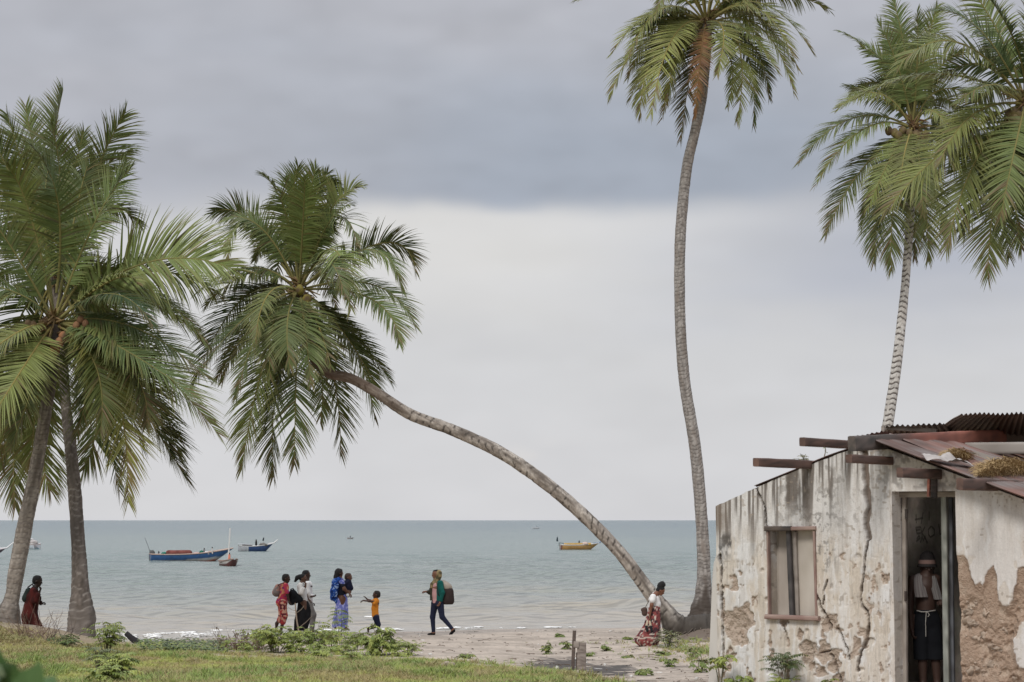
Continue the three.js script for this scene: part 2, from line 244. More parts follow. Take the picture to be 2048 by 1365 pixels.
// ───────────────────────── palms ─────────────────────────
function frondGeo(p0, p1, p2, o, seed) {
  p2 = p1.clone().lerp(p2, 0.98); const r = rng(seed * 7919 + 13), ctrl = p1.clone().multiplyScalar(2).addScaledVector(p0, -0.5).addScaledVector(p2, -0.5);
  const P = (t) => p0.clone().multiplyScalar((1 - t) * (1 - t)).addScaledVector(ctrl, 2 * t * (1 - t)).addScaledVector(p2, t * t);
  const Tn = (t) => ctrl.clone().sub(p0).multiplyScalar(2 * (1 - t)).addScaledVector(p2.clone().sub(ctrl), 2 * t).normalize();
  let len = 0; for (let k = 0; k < 20; k++) len += P((k + 1) / 20).distanceTo(P(k / 20));
  const out = p1.clone().sub(p0); out.y = 0; out.normalize(); out.z += (p2.z >= p0.z - 0.05 ? 1 : -1) * (o.face ?? 0.9); out.normalize();
  const leaf = new GB(), rach = new GB(), n = Math.round((o.n ?? 24) * 1.15 * len), L0 = 1.12 * (o.L ?? 0.95) * clamp(len / 4.3, 0.6, 1.15), gone = o.gone ?? 0.07, torn = 0.95 - 0.22 * r(), bendy = 0.65 + 0.8 * r();
  const tone = o.tone ?? 1, yel = o.yel ?? 0.2, dead = o.dead ?? 0;
  const green = [[0.058, 0.108, 0.042], [0.118, 0.172, 0.050], [0.27, 0.262, 0.072]];
  const base = mulc(mixc(mixc(green[0], green[1], r()), green[2], yel), tone);
  const pts = []; for (let k = 0; k <= 16; k++) pts.push(P(k / 16));
  rach.tube(pts, 0.034, 0.006, (t) => mixc(mulc(mixc([0.16, 0.15, 0.05], [0.25, 0.20, 0.06], o.rc ?? yel), 1), [0.2, 0.11, 0.05], dead), 5);
  const up = V(0, 1, 0), roll = (o.roll ?? 0) + (r() - 0.5) * 0.3, clump = r() * 50, t0 = o.t0 ?? 0.14;
  for (let k = 0; k < n; k++) for (const side of [-1, 1]) {
    if (r() < gone || noise(k * 0.34 + clump * 3, side * 5 + 20) > torn) continue;
    const t = t0 + (1 - t0) * (k + r() * 0.7) / n, T = Tn(t), B = P(t);
    let N = up.clone().addScaledVector(out, 0.8); N.addScaledVector(T, -N.dot(T)); if (N.length() < 0.15) N = V(0, 0, 1).addScaledVector(T, -T.z); N.normalize();
    N.applyAxisAngle(T, roll);
    const S = T.clone().cross(N).normalize();
    const u = (t - t0) / (1 - t0), prof = mix(0.55, 1, ss(0, 0.28, u)) * mix(1, 0.36, ss(0.6, 1, u));
    const fwd = mix(0.45, 1.25, u * u) + (r() - 0.5) * 0.16 + (noise(k * 0.23 + clump, side * 9) - 0.5) * 0.3;
    const d = S.clone().multiplyScalar(side * Math.cos(fwd)).addScaledVector(T, Math.sin(fwd)).addScaledVector(N, (o.vee ?? 0.18) + (r() - 0.5) * 0.22).normalize();
    const L = L0 * prof * (0.84 + 0.3 * r()), w0 = (o.w ?? 0.0205) * (0.8 + 0.4 * r()) * mix(1, 0.6, u), droop = 0.85 * bendy * (o.droop ?? 0.9) * (0.7 + 0.6 * r()) * mix(1, 0.5, ss(0.0, -0.7, T.y)) * mix(1, 0.6, ss(0.4, 0.8, T.y));
    const tw = (r() - 0.5) * 0.45;
    let lc = mulc(base, 0.78 + 0.4 * r()); if (r() < 0.12 + yel * 0.2) lc = mixc(lc, mulc([0.15, 0.14, 0.04], tone), 0.6);
    const hang = ss(-0.2, -0.9, T.y) * ss(0.6, 1, u); if (r() < hang * 0.42) lc = mixc(lc, mixc([0.24, 0.15, 0.075], [0.13, 0.085, 0.055], r()), 0.75);
    lc = mixc(lc, mixc(o.deadCol ?? [0.21, 0.13, 0.065], mulc(o.deadCol ?? [0.085, 0.06, 0.045], o.deadCol ? 0.5 : 1), r()), clamp(dead * (0.6 + 0.7 * r()) + (r() < 0.05 ? 0.6 : 0)));
    const tipc = mixc(lc, dead > 0.3 ? [0.12, 0.08, 0.05] : r() < 0.16 ? [0.23, 0.15, 0.07] : [0.23, 0.235, 0.08], 0.35 + 0.5 * r() * (0.5 + yel));
    let p = B.clone(), dd = d.clone(); const seg = 4; let prev = null;
    for (let s = 0; s <= seg; s++) {
      const f = s / seg; if (s) { dd.y -= droop * (0.2 + f) / seg * 1.15; dd.x += (o.wind ?? 0.0) / seg; dd.normalize(); p = p.clone().addScaledVector(dd, L / seg); }
      const W = T.clone().addScaledVector(dd, -T.dot(dd)).normalize().applyAxisAngle(dd, tw + f * 0.5 * tw), w = w0 * [0.75, 1, 0.85, 0.5, 0.05][s];
      const c = mixc(lc, tipc, f * f);
      const a = leaf.v(p.clone().addScaledVector(W, w), c), b = leaf.v(p.clone().addScaledVector(W, -w), c);
      if (prev) leaf.quad(prev[0], prev[1], b, a); prev = [a, b];
    }
  }
  return [leaf.build(), rach.build()];
}
function trunkGeo(pts, o) {                                             // pts: [px, py, depth, width in px]
  const w = pts.map(([x, y, d]) => at(x, y, d)), rad = pts.map(([, , d, wd]) => wd * d / F / 2);
  if (o.root) { w.unshift(o.root); rad.unshift(o.rootR); }
  const curve = new THREE.CatmullRomCurve3(w, false, 'centripetal'), len = curve.getLength(), n = Math.round(len / 0.024), sides = 30, g = new GB();
  const cum = [0]; for (let i = 1; i < w.length; i++) cum.push(cum[i - 1] + w[i].distanceTo(w[i - 1]));
  let A = null; const r = rng(o.seed), lean = o.seed * 3.1;
  for (let k = 0; k <= n; k++) {
    const u = k / n, p = curve.getPointAt(u), T = curve.getTangentAt(u); A = (A ?? V(0.1, 0.05, 1)).clone().addScaledVector(T, -(A ?? V(0.1, 0.05, 1)).dot(T)).normalize(); const B = T.clone().cross(A);
    const s = u * len, tt = u * cum[cum.length - 1]; let seg = 0; while (seg < cum.length - 2 && cum[seg + 1] < tt) seg++;
    const rr = mix(rad[seg], rad[seg + 1], ss(0, 1, clamp((tt - cum[seg]) / (cum[seg + 1] - cum[seg]))));
    for (let q = 0; q < sides; q++) {
      const a = q / sides * 2 * Math.PI, ca = Math.cos(a), sa = Math.sin(a);
      const wob = (noise(ca * 1.3 + lean, sa * 1.3, s * 0.7) - 0.5) * 1.1, ph = s / o.ring + wob, id = Math.floor(ph), fr = ph - id;
      const scar = fr < o.scar ? ss(0, 0.05, fr) * ss(o.scar, o.scar * 0.6, fr) : 0, part = ss(o.pt ?? 0.25, (o.pt ?? 0.25) + 0.2, noise(ca * 1.6 + id * 5.3, sa * 1.6 + 3, id * 1.7));
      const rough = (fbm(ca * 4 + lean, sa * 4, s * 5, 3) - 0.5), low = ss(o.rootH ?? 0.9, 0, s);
      const R = rr * (1 + 0.018 * (fr - 0.5) * (1 - low) - 0.035 * scar * part + rough * (0.13 + 0.30 * low) + (hash(id, 3, 1) - 0.5) * 0.03);
      let c = mixc(o.c1, o.c2, clamp(0.5 + rough * 2.6 + (hash(id, o.seed, 5) - 0.5) * 0.5));
      c = mulc(c, 0.62 + 0.76 * noise(ca * rr * 46 + lean, sa * rr * 46, s * 30)); const blot = fbm(ca * 1.7 + 20 + lean, sa * 1.7, s * 1.6, 4); c = mixc(c, o.c3, ss(0.53, 0.68, blot) * 0.75);
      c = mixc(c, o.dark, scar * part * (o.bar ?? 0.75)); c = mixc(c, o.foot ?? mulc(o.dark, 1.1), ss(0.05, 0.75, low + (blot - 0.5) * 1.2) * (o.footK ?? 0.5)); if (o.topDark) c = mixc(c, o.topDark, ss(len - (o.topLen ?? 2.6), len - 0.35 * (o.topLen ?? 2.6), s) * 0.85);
      g.v(p.clone().addScaledVector(A, ca * R).addScaledVector(B, sa * R), c);
    }
  }
  for (let k = 0; k < n; k++) for (let q = 0; q < sides; q++) { const q2 = (q + 1) % sides; g.quad(k * sides + q, k * sides + q2, (k + 1) * sides + q2, (k + 1) * sides + q); }
  return g.build();
}
// fronds: [mid x, mid y, tip x, tip y, mid depth towards the camera, tip depth towards the camera, {…}]
function palm(label, D, crown, trunk, topts, fronds, opts) {
  if (topts.slim) trunk = trunk.map(([x, y, d, w]) => [x, y, d, w * topts.slim]);
  const C = at(crown[0], crown[1], D), root = topts.root ?? at(trunk[0][0], trunk[0][1], trunk[0][2]);
  const t = thing('palm_tree', label, 'palm tree', root, 'coconut palms along the beach');
  mesh('trunk', trunkGeo(trunk, topts), M.bark, t);
  const r = rng(opts.seed);
  fronds.forEach((f, i) => {
    const [mx, my, tx, ty, md = 0, td = 0, o = {}] = f; const p1 = at(mx, my, D - md), p2 = at(tx, ty, D - td);
    const off = p1.clone().sub(C).normalize().multiplyScalar(0.16); const p0 = (o.s ? at(o.s[0], o.s[1], D) : C).clone().add(off);
    const [lg, rg] = frondGeo(p0, p1, p2, { ...opts.leaf, tone: (opts.leaf?.tone ?? 1) * (0.68 + 0.7 * r()), ...o }, opts.seed * 100 + i);
    const fm = mesh('frond', lg, M.frond, t); if (o.dead > 0.5) fm.userData.label = 'dry brown hanging frond';
    const rm = new THREE.Mesh(rg, M.matte); rm.name = 'rachis'; rm.castShadow = rm.receiveShadow = true; fm.add(rm);
  });
  for (const [x, y, dz, s, col] of opts.nuts ?? []) { const p = at(x, y, D - dz), k = s ?? 0.11; mesh('coconut', new GB().ball(p, k, k * 1.22, k, (q, d) => mixc(col ?? [0.16, 0.13, 0.04], [0.10, 0.065, 0.03], ss(0.3, 0.7, noise(q.x * 9, q.y * 9, q.z * 9))), 8, 0.1, x), M.wood, t); }
  const fb = new GB(); for (let k = 0; k < (opts.fibres ?? 34); k++) { const a = r() * 6.28, d = V(Math.cos(a) * (0.35 + r() * 0.5), 0.9 * r() - 0.25, Math.sin(a) * (0.35 + r() * 0.5)); const p = C.clone().addScaledVector(d, 0.2).add(V(0, (r() - 0.6) * 0.5, 0)); fb.tube([p.clone().addScaledVector(d, -0.2), p, p.clone().addScaledVector(d, 0.32 + r() * 0.25).add(V(0, -r() * 0.25, 0))], 0.05, 0.012, mixc([0.16, 0.09, 0.045], [0.24, 0.17, 0.07], r()), 5); }
  mesh('leaf_base', fb.build(), M.wood, t);
  return t;
}
// extra fronds around a crown, mostly behind it, so that the crown has a far side
function ringOf(n, seed, D, crown, len, o = {}) {
  const r = rng(seed), s = F / D, list = [];
  for (let k = 0; k < n; k++) {
    const az = r() * 6.28, el = mix(o.e0 ?? -0.9, o.e1 ?? 1.3, r()), L = len * (0.75 + 0.35 * r()), dx = Math.cos(az), dz = -Math.abs(Math.sin(az)) * (o.back ?? 1);
    const h = Math.cos(el), v = Math.sin(el), fall = mix(0.35, 0.75, ss(1.2, -0.4, el));
    list.push([crown[0] + dx * h * L * 0.5 * s, crown[1] - v * L * 0.5 * s, crown[0] + dx * (h * 0.8 + 0.12) * L * s, crown[1] - (v - fall) * L * s * 0.85, dz * h * L * 0.5, dz * h * L * 0.9, { yel: r() * 0.35, tone: 0.85, ...o.f }]);
  }
  return list;
}
const Y = (yel, more = {}) => ({ yel, ...more });
// the palm bent over the beach
{
  const D = 50, cr = [598, 578];
  palm('palm with a long curved trunk leaning far out over the beach', D, cr,
    [[1352, 1252, 50, 54], [1334, 1228, 50, 40], [1316, 1206, 50, 33], [1290, 1172, 50, 30], [1240, 1106, 50, 28], [1170, 1034, 50, 28], [1090, 966, 50, 28], [1000, 905, 50, 27], [900, 859, 50, 25], [820, 829, 50, 25], [750, 784, 50, 23], [700, 757, 50, 22], [655, 746, 50, 22], [632, 722, 50, 24], [612, 672, 50, 27], [602, 620, 50, 30], [598, 585, 50, 30]],
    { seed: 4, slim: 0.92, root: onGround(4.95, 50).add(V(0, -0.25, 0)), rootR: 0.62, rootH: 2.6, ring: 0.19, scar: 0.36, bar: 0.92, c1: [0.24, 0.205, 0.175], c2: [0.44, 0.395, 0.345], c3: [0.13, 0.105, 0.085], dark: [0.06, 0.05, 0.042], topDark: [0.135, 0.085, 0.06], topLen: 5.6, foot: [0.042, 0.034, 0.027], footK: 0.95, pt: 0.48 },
    [[586, 424, 596, 328, -0.5, -0.2], [616, 415, 632, 333, 0.6, 1.0], [570, 424, 524, 346, 0.4, 1.2], [645, 430, 672, 358, -0.4, 0.3], [606, 440, 610, 350, 0.9, 1.6], [590, 450, 566, 352, -0.9, -0.8], [622, 430, 655, 345, -1, -1],
      [659, 424, 722, 374, 0.2, 0.3, Y(0.4, { vee: 0.5 })], [672, 440, 716, 492, 0.6, 1.2], [655, 450, 700, 410, 0.5, 1.0],
      [500, 440, 420, 428, -0.3, -0.2], [492, 452, 455, 522, 0.5, 0.9, Y(0.3)], [520, 455, 446, 440, 0.4, 0.6],
      [495, 536, 388, 590, 0.2, 0.1, Y(0.1, { droop: 1.5, tone: 0.75 })], [505, 545, 405, 618, -0.8, -1.2, Y(0.1, { droop: 1.6, tone: 0.7 })],
      [486, 640, 404, 742, 0.2, 0.2, Y(0.15)], [500, 660, 430, 764, -0.4, -0.6, Y(0.25)], [520, 660, 470, 800, 0.6, 0.9],
      [536, 590, 510, 690, 1.3, 2.0, Y(0.35, { rc: 0.95, roll: 0.3 })], [548, 640, 540, 760, 1.2, 1.7, Y(0.3)],
      [526, 735, 482, 945, 0.5, 0.5, Y(0.3)], [552, 770, 547, 960, 0.2, 0.0, Y(0.1, { tone: 0.8, dead: 0.15 })], [592, 748, 588, 935, 0.7, 0.8, Y(0.1, { tone: 0.75 })], [566, 720, 520, 880, 0.1, 0, Y(0.2)],
      [662, 730, 682, 918, -0.5, -0.6, Y(0.3, { dead: 0.1 })], [640, 720, 640, 850, -0.5, -0.8], [700, 662, 786, 770, -0.5, -0.7, Y(0.1, { tone: 0.8 })], [705, 690, 750, 842, -0.7, -0.9], [690, 670, 765, 800, -0.5, -0.8],
      [752, 572, 832, 655, 0.2, 0.3, Y(0.15, { tone: 1.2, droop: 1.2 })], [745, 600, 800, 690, 0.9, 1.4, Y(0.15, { tone: 1.2, droop: 1.2 })], [768, 486, 832, 545, -0.2, -0.2], [740, 500, 806, 585, 0.5, 0.7, Y(0.1, { tone: 1.15, droop: 1.3 })],
      [668, 500, 702, 625, 1.4, 2.2, Y(0.2)], [650, 520, 690, 590, 1.6, 2.4, Y(0.2)], [634, 645, 662, 735, 1.1, 1.7, Y(0.25, { rc: 0.9 })], [610, 660, 622, 770, 1.4, 2.0], [575, 640, 580, 740, 1.7, 2.3, Y(0.25)],
      ...ringOf(5, 31, D, cr, 3.3, { e0: -1.1, e1: 1.1 })],
    { seed: 11, leaf: { L: 0.9, droop: 0.95 }, nuts: [[600, 580, 0.45, 0.11, [0.2, 0.17, 0.03]], [614, 600, 0.45, 0.12, [0.22, 0.18, 0.03]], [604, 606, 0.4], [588, 598, 0.3]] });
}
// two palms at the left edge: the front one with coconuts, the dark banded one behind
{
  const D = 47, cr = [112, 545];
  palm('palm with a dark trunk ringed by pale bands, flared foot on the bank', D, cr,
    [[162, 1262, 45, 58], [163, 1240, 45, 55], [162, 1212, 45, 46], [160, 1180, 45, 36], [159, 1150, 45, 32], [156, 1090, 45.2, 28], [150, 1000, 45.6, 27], [141, 900, 46, 24], [132, 820, 46.4, 21], [124, 720, 46.8, 21], [116, 620, 47, 22], [112, 555, 47, 24]],
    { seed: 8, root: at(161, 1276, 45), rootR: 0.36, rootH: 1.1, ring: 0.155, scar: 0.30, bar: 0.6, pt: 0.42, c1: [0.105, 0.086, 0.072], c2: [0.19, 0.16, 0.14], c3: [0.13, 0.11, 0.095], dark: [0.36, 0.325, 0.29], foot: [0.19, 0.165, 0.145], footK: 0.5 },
    [[60, 380, 12, 225, 0.2, 0.4], [100, 360, 126, 176, 0, 0, Y(0.2, { vee: 0.5 })], [78, 365, 50, 210, -0.5, -0.6], [30, 370, -30, 250, 0.4, 0.8], [120, 370, 100, 240, 0.5, 1.1], [140, 380, 168, 262, 0.3, 0.4], [190, 345, 252, 222, 0, 0.2, { roll: 0.5 }], [170, 380, 262, 300, -0.4, -0.4, { roll: 0.6 }], [150, 400, 205, 330, -0.6, -0.9], [30, 420, -60, 330, 0.2, 0.4], [10, 480, -90, 470, 0, 0], [200, 430, 255, 320, 0.1, 0.5, Y(0.1, { tone: 1.15 })],
      [300, 600, 410, 690, -0.4, -0.4], [240, 560, 352, 640, -0.4, -0.6], [262, 780, 376, 965, -0.3, -0.3, Y(0.05, { tone: 0.7, droop: 0.7 })], [290, 800, 340, 900, -0.5, -0.5, Y(0.1, { tone: 0.7 })], [190, 780, 165, 945, 0.3, 0.3, Y(0.25)], [40, 800, 30, 1020, -0.6, -0.8, Y(0.4)], [80, 820, 100, 985, -0.4, -0.5, Y(0.3)], [0, 800, -40, 1000, -0.6, -0.6, Y(0.4)], [-40, 640, -120, 800, 0, 0],
      ...ringOf(8, 77, D, cr, 3.8, { e0: -1.0, e1: 1.2 })],
    { seed: 23, leaf: { L: 0.98, droop: 0.85, n: 24 }, nuts: [] });
}
{
  const D = 44, cr = [108, 645];
  palm('leaning grey palm at the left edge with orange brown coconuts', D, cr,
    [[14, 1248, 44, 54], [17, 1226, 44, 42], [22, 1200, 44, 31], [26, 1184, 44, 29], [31, 1150, 44, 32], [44, 1080, 44, 32], [52, 1035, 44, 30], [60, 1000, 44, 29], [78, 900, 44, 26], [91, 820, 44, 25], [100, 760, 44, 25], [106, 690, 44, 28], [108, 650, 44, 30]],
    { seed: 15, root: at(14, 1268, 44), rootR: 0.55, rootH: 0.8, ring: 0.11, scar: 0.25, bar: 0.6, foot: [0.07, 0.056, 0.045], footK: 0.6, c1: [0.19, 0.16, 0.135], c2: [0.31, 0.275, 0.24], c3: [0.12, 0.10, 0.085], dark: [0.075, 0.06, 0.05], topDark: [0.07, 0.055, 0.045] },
    [[114, 400, 56, 286, 0.9, 2.0, Y(0.12, { L: 1.0, vee: 0.1, droop: 0.35, n: 30, s: [112, 600] })], [192, 440, 262, 335, 0.5, 0.9, Y(0.2, { droop: 0.5, roll: -0.5 })], [150, 430, 175, 330, -0.5, -0.6], [60, 430, 12, 330, 0.3, 0.8, Y(0.3)], [25, 500, -50, 400, 0.6, 1.0, Y(0.1, { droop: 0.5 })], [40, 590, -70, 560, 0.7, 0.9, Y(0.1, { tone: 0.7 })], [90, 450, 95, 340, -0.6, -1],
      [292, 526, 474, 540, 0.3, 0.5, Y(0.25, { roll: 0.5, droop: 0.8, L: 1.2, gone: 0.02, n: 29, w: 0.024 })], [280, 545, 440, 590, -0.3, -0.4, Y(0.2, { droop: 1.5, L: 1.1 })], [262, 575, 410, 682, 0.0, 0.1, Y(0.2, { droop: 1.6 })], [225, 560, 275, 570, 0.6, 1.2, Y(0.4, { vee: 0.6 })],
      [222, 588, 308, 655, 1.0, 1.4, Y(0.0, { tone: 0.75, L: 0.9 })], [266, 655, 420, 760, 0.3, 0.4, Y(0.1, { tone: 0.8 })], [262, 694, 440, 872, 0.7, 0.9, Y(0.3, { L: 1.05, droop: 0.7 })], [230, 690, 400, 800, 1.0, 1.4, Y(0.15)],
      [222, 745, 256, 1012, 0.6, 0.7, Y(0.85, { droop: 0.6, L: 0.95 })], [258, 735, 292, 855, 0.9, 1.1, Y(0.2, { dead: 0.25, tone: 0.8 })], [190, 730, 200, 870, 0.9, 1.3, Y(0.3)], [170, 740, 150, 880, 0.2, 0.2, Y(0.1, { tone: 0.7 })],
      [40, 745, -60, 905, 1.2, 1.8, Y(0.4, { rc: 0.9, droop: 0.5, L: 1.1, n: 28 })], [70, 760, 20, 900, 0.9, 1.3, Y(0.35, { droop: 0.6 })], [30, 668, -60, 740, 0.9, 1.2, Y(0.5, { rc: 0.9 })], [-10, 700, -100, 830, 0.4, 0.6, Y(0.3)], [40, 780, -20, 960, -0.3, -0.5, Y(0.45)], [75, 790, 60, 960, -0.5, -0.8, Y(0.3)],
      ...ringOf(6, 51, D, cr, 3.6, { e0: -0.8, e1: 0.9 })],
    { seed: 37, fibres: 70, leaf: { L: 0.98, droop: 0.85, n: 25 }, nuts: [[94, 690, 0.5, 0.10, [0.3, 0.13, 0.05]], [108, 700, 0.6, 0.12, [0.27, 0.12, 0.045]], [118, 686, 0.55, 0.10, [0.25, 0.12, 0.05]], [100, 708, 0.45, 0.11, [0.16, 0.08, 0.035]], [126, 674, 0.4, 0.1, [0.28, 0.12, 0.05]], [160, 640, 0.4, 0.08, [0.2, 0.1, 0.05]], [170, 648, 0.4, 0.08, [0.2, 0.1, 0.05]], [152, 652, 0.5, 0.08, [0.22, 0.11, 0.05]], [56, 648, 0.5, 0.08, [0.17, 0.1, 0.05]], [66, 650, 0.5, 0.08, [0.2, 0.11, 0.05]]] });
}
// the tall palm
{
  const D = 55, cr = [1413, 42];
  palm('tallest palm, slender grey trunk bowed gently left beside the ruin', D, cr,
    [[1406, 1240, 55, 58], [1406, 1215, 55, 46], [1407, 1188, 55, 33], [1408, 1140, 55, 27], [1404, 1050, 55, 24], [1391, 900, 55, 24], [1369, 760, 55, 23], [1361, 650, 55, 22], [1360, 500, 55, 22], [1364, 430, 55, 22], [1375, 330, 55, 21], [1391, 260, 55, 20], [1403, 200, 55, 21], [1411, 100, 55, 24], [1413, 45, 55, 24]],
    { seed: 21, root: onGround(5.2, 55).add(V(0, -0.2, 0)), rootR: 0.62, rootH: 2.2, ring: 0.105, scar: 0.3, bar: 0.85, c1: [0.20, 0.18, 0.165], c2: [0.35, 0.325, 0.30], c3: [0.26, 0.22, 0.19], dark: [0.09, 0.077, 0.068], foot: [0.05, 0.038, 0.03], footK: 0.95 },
    [[1345, 78, 1301, 235, 1.3, 1.7, Y(0.6, { rc: 1, droop: 0.7 })], [1447, 62, 1434, 150, 1.5, 2.0, Y(0.5, { rc: 1, droop: 0.6, tone: 1.15 })], [1402, 110, 1390, 238, 1.2, 1.1, Y(0.4, { dead: 0.9, rc: 1, droop: 0.5, L: 0.5, deadCol: [0.36, 0.17, 0.08] })], [1386, 120, 1360, 288, 0.3, 0.1, Y(0.1, { tone: 0.6, dead: 0.3 })],
      [1302, 30, 1222, 110, 0.4, 0.6, Y(0.45)], [1320, 20, 1250, 130, 0.7, 1.0, Y(0.5)], [1310, 40, 1268, 80, -0.3, -0.4, Y(0.05, { tone: 0.6 })], [1282, 92, 1220, 198, 0.4, 0.5, Y(0.5)], [1311, 110, 1280, 236, 0.7, 0.7, Y(0.55)], [1332, 110, 1296, 180, 0.1, 0.0, Y(0.1, { tone: 0.6 })], [1355, 110, 1335, 210, 0.6, 0.6],
      [1528, 8, 1628, 108, 0.2, 0.2, Y(0.4)], [1520, 20, 1598, 142, 0.6, 0.9, Y(0.55, { tone: 1.2 })], [1524, 58, 1590, 190, 0.3, 0.3, Y(0.45)], [1479, 96, 1474, 248, 0.9, 0.9, Y(0.5)], [1493, 102, 1507, 255, 0.3, 0.2, Y(0.1, { tone: 0.65 })], [1505, 90, 1540, 200, -0.2, -0.3, Y(0.1, { tone: 0.7 })], [1462, 120, 1455, 215, 0.4, 0.4, Y(0.3)], [1490, 60, 1560, 150, 0.8, 1.1, Y(0.35)],
      [1290, -40, 1150, 2, 0.2, 0.3, Y(0.4)], [1330, -70, 1220, -60, 0.2, 0], [1380, -110, 1340, -210, 0.3, 0.3], [1440, -110, 1470, -220, 0, 0], [1500, -60, 1610, -50, 0.2, 0.2], [1520, -20, 1660, 20, -0.4, -0.5], [1400, -80, 1390, -60, 1.5, 2.6], [1450, -40, 1500, 20, 1.3, 2.2, Y(0.4)], [1360, -40, 1310, 30, 1.3, 2.0, Y(0.45)],
      ...ringOf(12, 91, D, cr, 2.6, { e0: -0.45, e1: 1.2, f: { yel: 0.45, tone: 1.0 } })],
    { seed: 41, leaf: { L: 0.8, droop: 0.95, n: 24, yel: 0.5, tone: 1.12, gone: 0.1 }, nuts: [[1400, 80, 0.4], [1424, 84, 0.4], [1412, 92, 0.45]] });
}
// the pale palm behind the ruin, and the one at the right edge
{
  const D = 55, cr = [1826, 252];
  palm('palm with a whitish trunk marked by dark bars behind the ruin', D, cr,
    [[1735, 1180, 55, 34], [1748, 1040, 55, 28], [1762, 930, 55, 24], [1776, 850, 55, 22], [1791, 750, 55, 21], [1803, 650, 55, 19], [1811, 570, 55, 17], [1817, 490, 55, 17], [1822, 400, 55, 18], [1826, 320, 55, 20], [1826, 260, 55, 22]],
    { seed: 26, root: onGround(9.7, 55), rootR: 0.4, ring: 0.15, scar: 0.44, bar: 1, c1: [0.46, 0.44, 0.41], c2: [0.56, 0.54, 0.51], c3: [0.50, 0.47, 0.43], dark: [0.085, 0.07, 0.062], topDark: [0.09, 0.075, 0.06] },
    [[1702, 238, 1596, 328, 0.2, 0.3, Y(0.2)], [1722, 262, 1630, 372, 0.5, 0.6, Y(0.25)], [1722, 342, 1650, 474, 0.3, 0.3, Y(0.15, { tone: 0.75, dead: 0.1 })], [1768, 385, 1748, 530, 0.5, 0.5, Y(0.1, { tone: 0.7 })], [1790, 390, 1783, 545, 0.8, 0.8, Y(0.3)], [1850, 390, 1857, 525, 0.4, 0.3, Y(0.3)], [1832, 380, 1830, 520, -0.5, -0.6], [1762, 350, 1722, 460, -0.3, -0.4], [1870, 380, 1890, 480, 0.3, 0.4, Y(0.3)],
      [1778, 135, 1680, 62, 0.2, 0.4, Y(0.1, { roll: 0.4 })], [1812, 110, 1784, -10, -0.2, -0.3], [1795, 130, 1755, 40, 0.5, 1.0], [1850, 110, 1876, 10, 0.1, 0.2], [1835, 120, 1835, 20, 0.6, 1.2], [1790, 150, 1720, 90, -0.6, -0.9], [1810, 140, 1790, 40, -0.8, -1.2],
      [1752, 186, 1668, 224, 0.5, 0.7, Y(0.45, { tone: 1.15 })], [1770, 200, 1690, 170, -0.4, -0.6], [1810, 305, 1799, 378, 1.3, 1.8, Y(0.45, { rc: 0.9 })], [1866, 222, 1914, 280, 0.7, 1.2, Y(0.45, { tone: 1.1 })], [1880, 180, 1960, 200, -0.2, -0.3], [1890, 300, 1950, 400, -0.3, -0.4], [1868, 150, 1930, 100, -0.3, -0.3], [1780, 320, 1735, 420, 1.0, 1.3, Y(0.3)], [1840, 330, 1846, 430, 1.2, 1.6, Y(0.25)],
      ...ringOf(9, 131, D, cr, 3.2, { e0: -1.0, e1: 1.1 })],
    { seed: 53, leaf: { L: 0.85, droop: 1.0, n: 26 }, nuts: [[1778, 262, 0.4], [1790, 266, 0.45], [1798, 272, 0.5], [1820, 268, 0.5], [1834, 270, 0.55, 0.12, [0.19, 0.15, 0.06]], [1842, 278, 0.45], [1852, 270, 0.4], [1806, 262, 0.4]] });
}
{
  const D = 43, cr = [2052, 205];
  palm('palm at the right edge reaching over the ruin with long arching fronds', D, cr,
    [[2120, 1240, 43, 55], [2112, 1000, 43, 44], [2095, 700, 43, 38], [2075, 430, 43, 34], [2060, 280, 43, 34], [2052, 215, 43, 34]],
    { seed: 33, root: onGround(11.8, 43), rootR: 0.5, ring: 0.12, scar: 0.25, bar: 0.6, c1: [0.2, 0.17, 0.15], c2: [0.33, 0.29, 0.26], c3: [0.14, 0.12, 0.1], dark: [0.07, 0.06, 0.05] },
    [[1876, 148, 1704, 202, 0.3, 0.4, Y(0.35, { droop: 1.2, roll: 0.2 })], [1912, 84, 1790, 140, 0.7, 1.0, Y(0.4, { droop: 1.2 })], [2035, 95, 1975, -10, 0.9, 1.8, Y(0.0, { tone: 0.7, L: 1.1, droop: 0.5, n: 28 })], [1960, 60, 1870, 20, 0.5, 0.8, Y(0.1, { tone: 0.8 })], [2060, 80, 2060, -60, 0, 0], [2000, 70, 1930, -40, -0.3, -0.4],
      [1905, 288, 1762, 432, 0.7, 0.9, Y(0.5, { droop: 0.9, L: 1.0 })], [1952, 322, 1892, 508, 0.8, 1.0, Y(0.4, { droop: 0.8 })], [1946, 230, 1878, 330, 0.9, 1.3, Y(0.45)], [1996, 370, 1976, 560, 0.7, 0.8, Y(0.35, { droop: 0.7 })], [2032, 370, 2044, 500, 0.8, 1.0, Y(0.1, { tone: 0.75 })], [2075, 350, 2110, 520, 0.5, 0.5], [1975, 330, 1925, 480, 0.2, 0.2, Y(0.2, { tone: 0.8 })], [2010, 330, 2020, 520, 0.3, 0.2, Y(0.1, { tone: 0.65 })], [2140, 170, 2250, 260, 0, 0], [2130, 260, 2200, 420, 0, 0], [2030, 300, 2000, 440, 1.3, 1.7, Y(0.25)], [1985, 170, 1910, 210, 0.9, 1.3, Y(0.3)],
      ...ringOf(8, 171, D, cr, 3.4, { e0: -1.0, e1: 1.1 })],
    { seed: 67, leaf: { L: 0.95, droop: 0.95, n: 25 }, nuts: [[2018, 234, 0.4], [2028, 240, 0.45, 0.12, [0.2, 0.15, 0.06]], [2036, 232, 0.4], [2042, 244, 0.5], [2026, 226, 0.4]] });
}
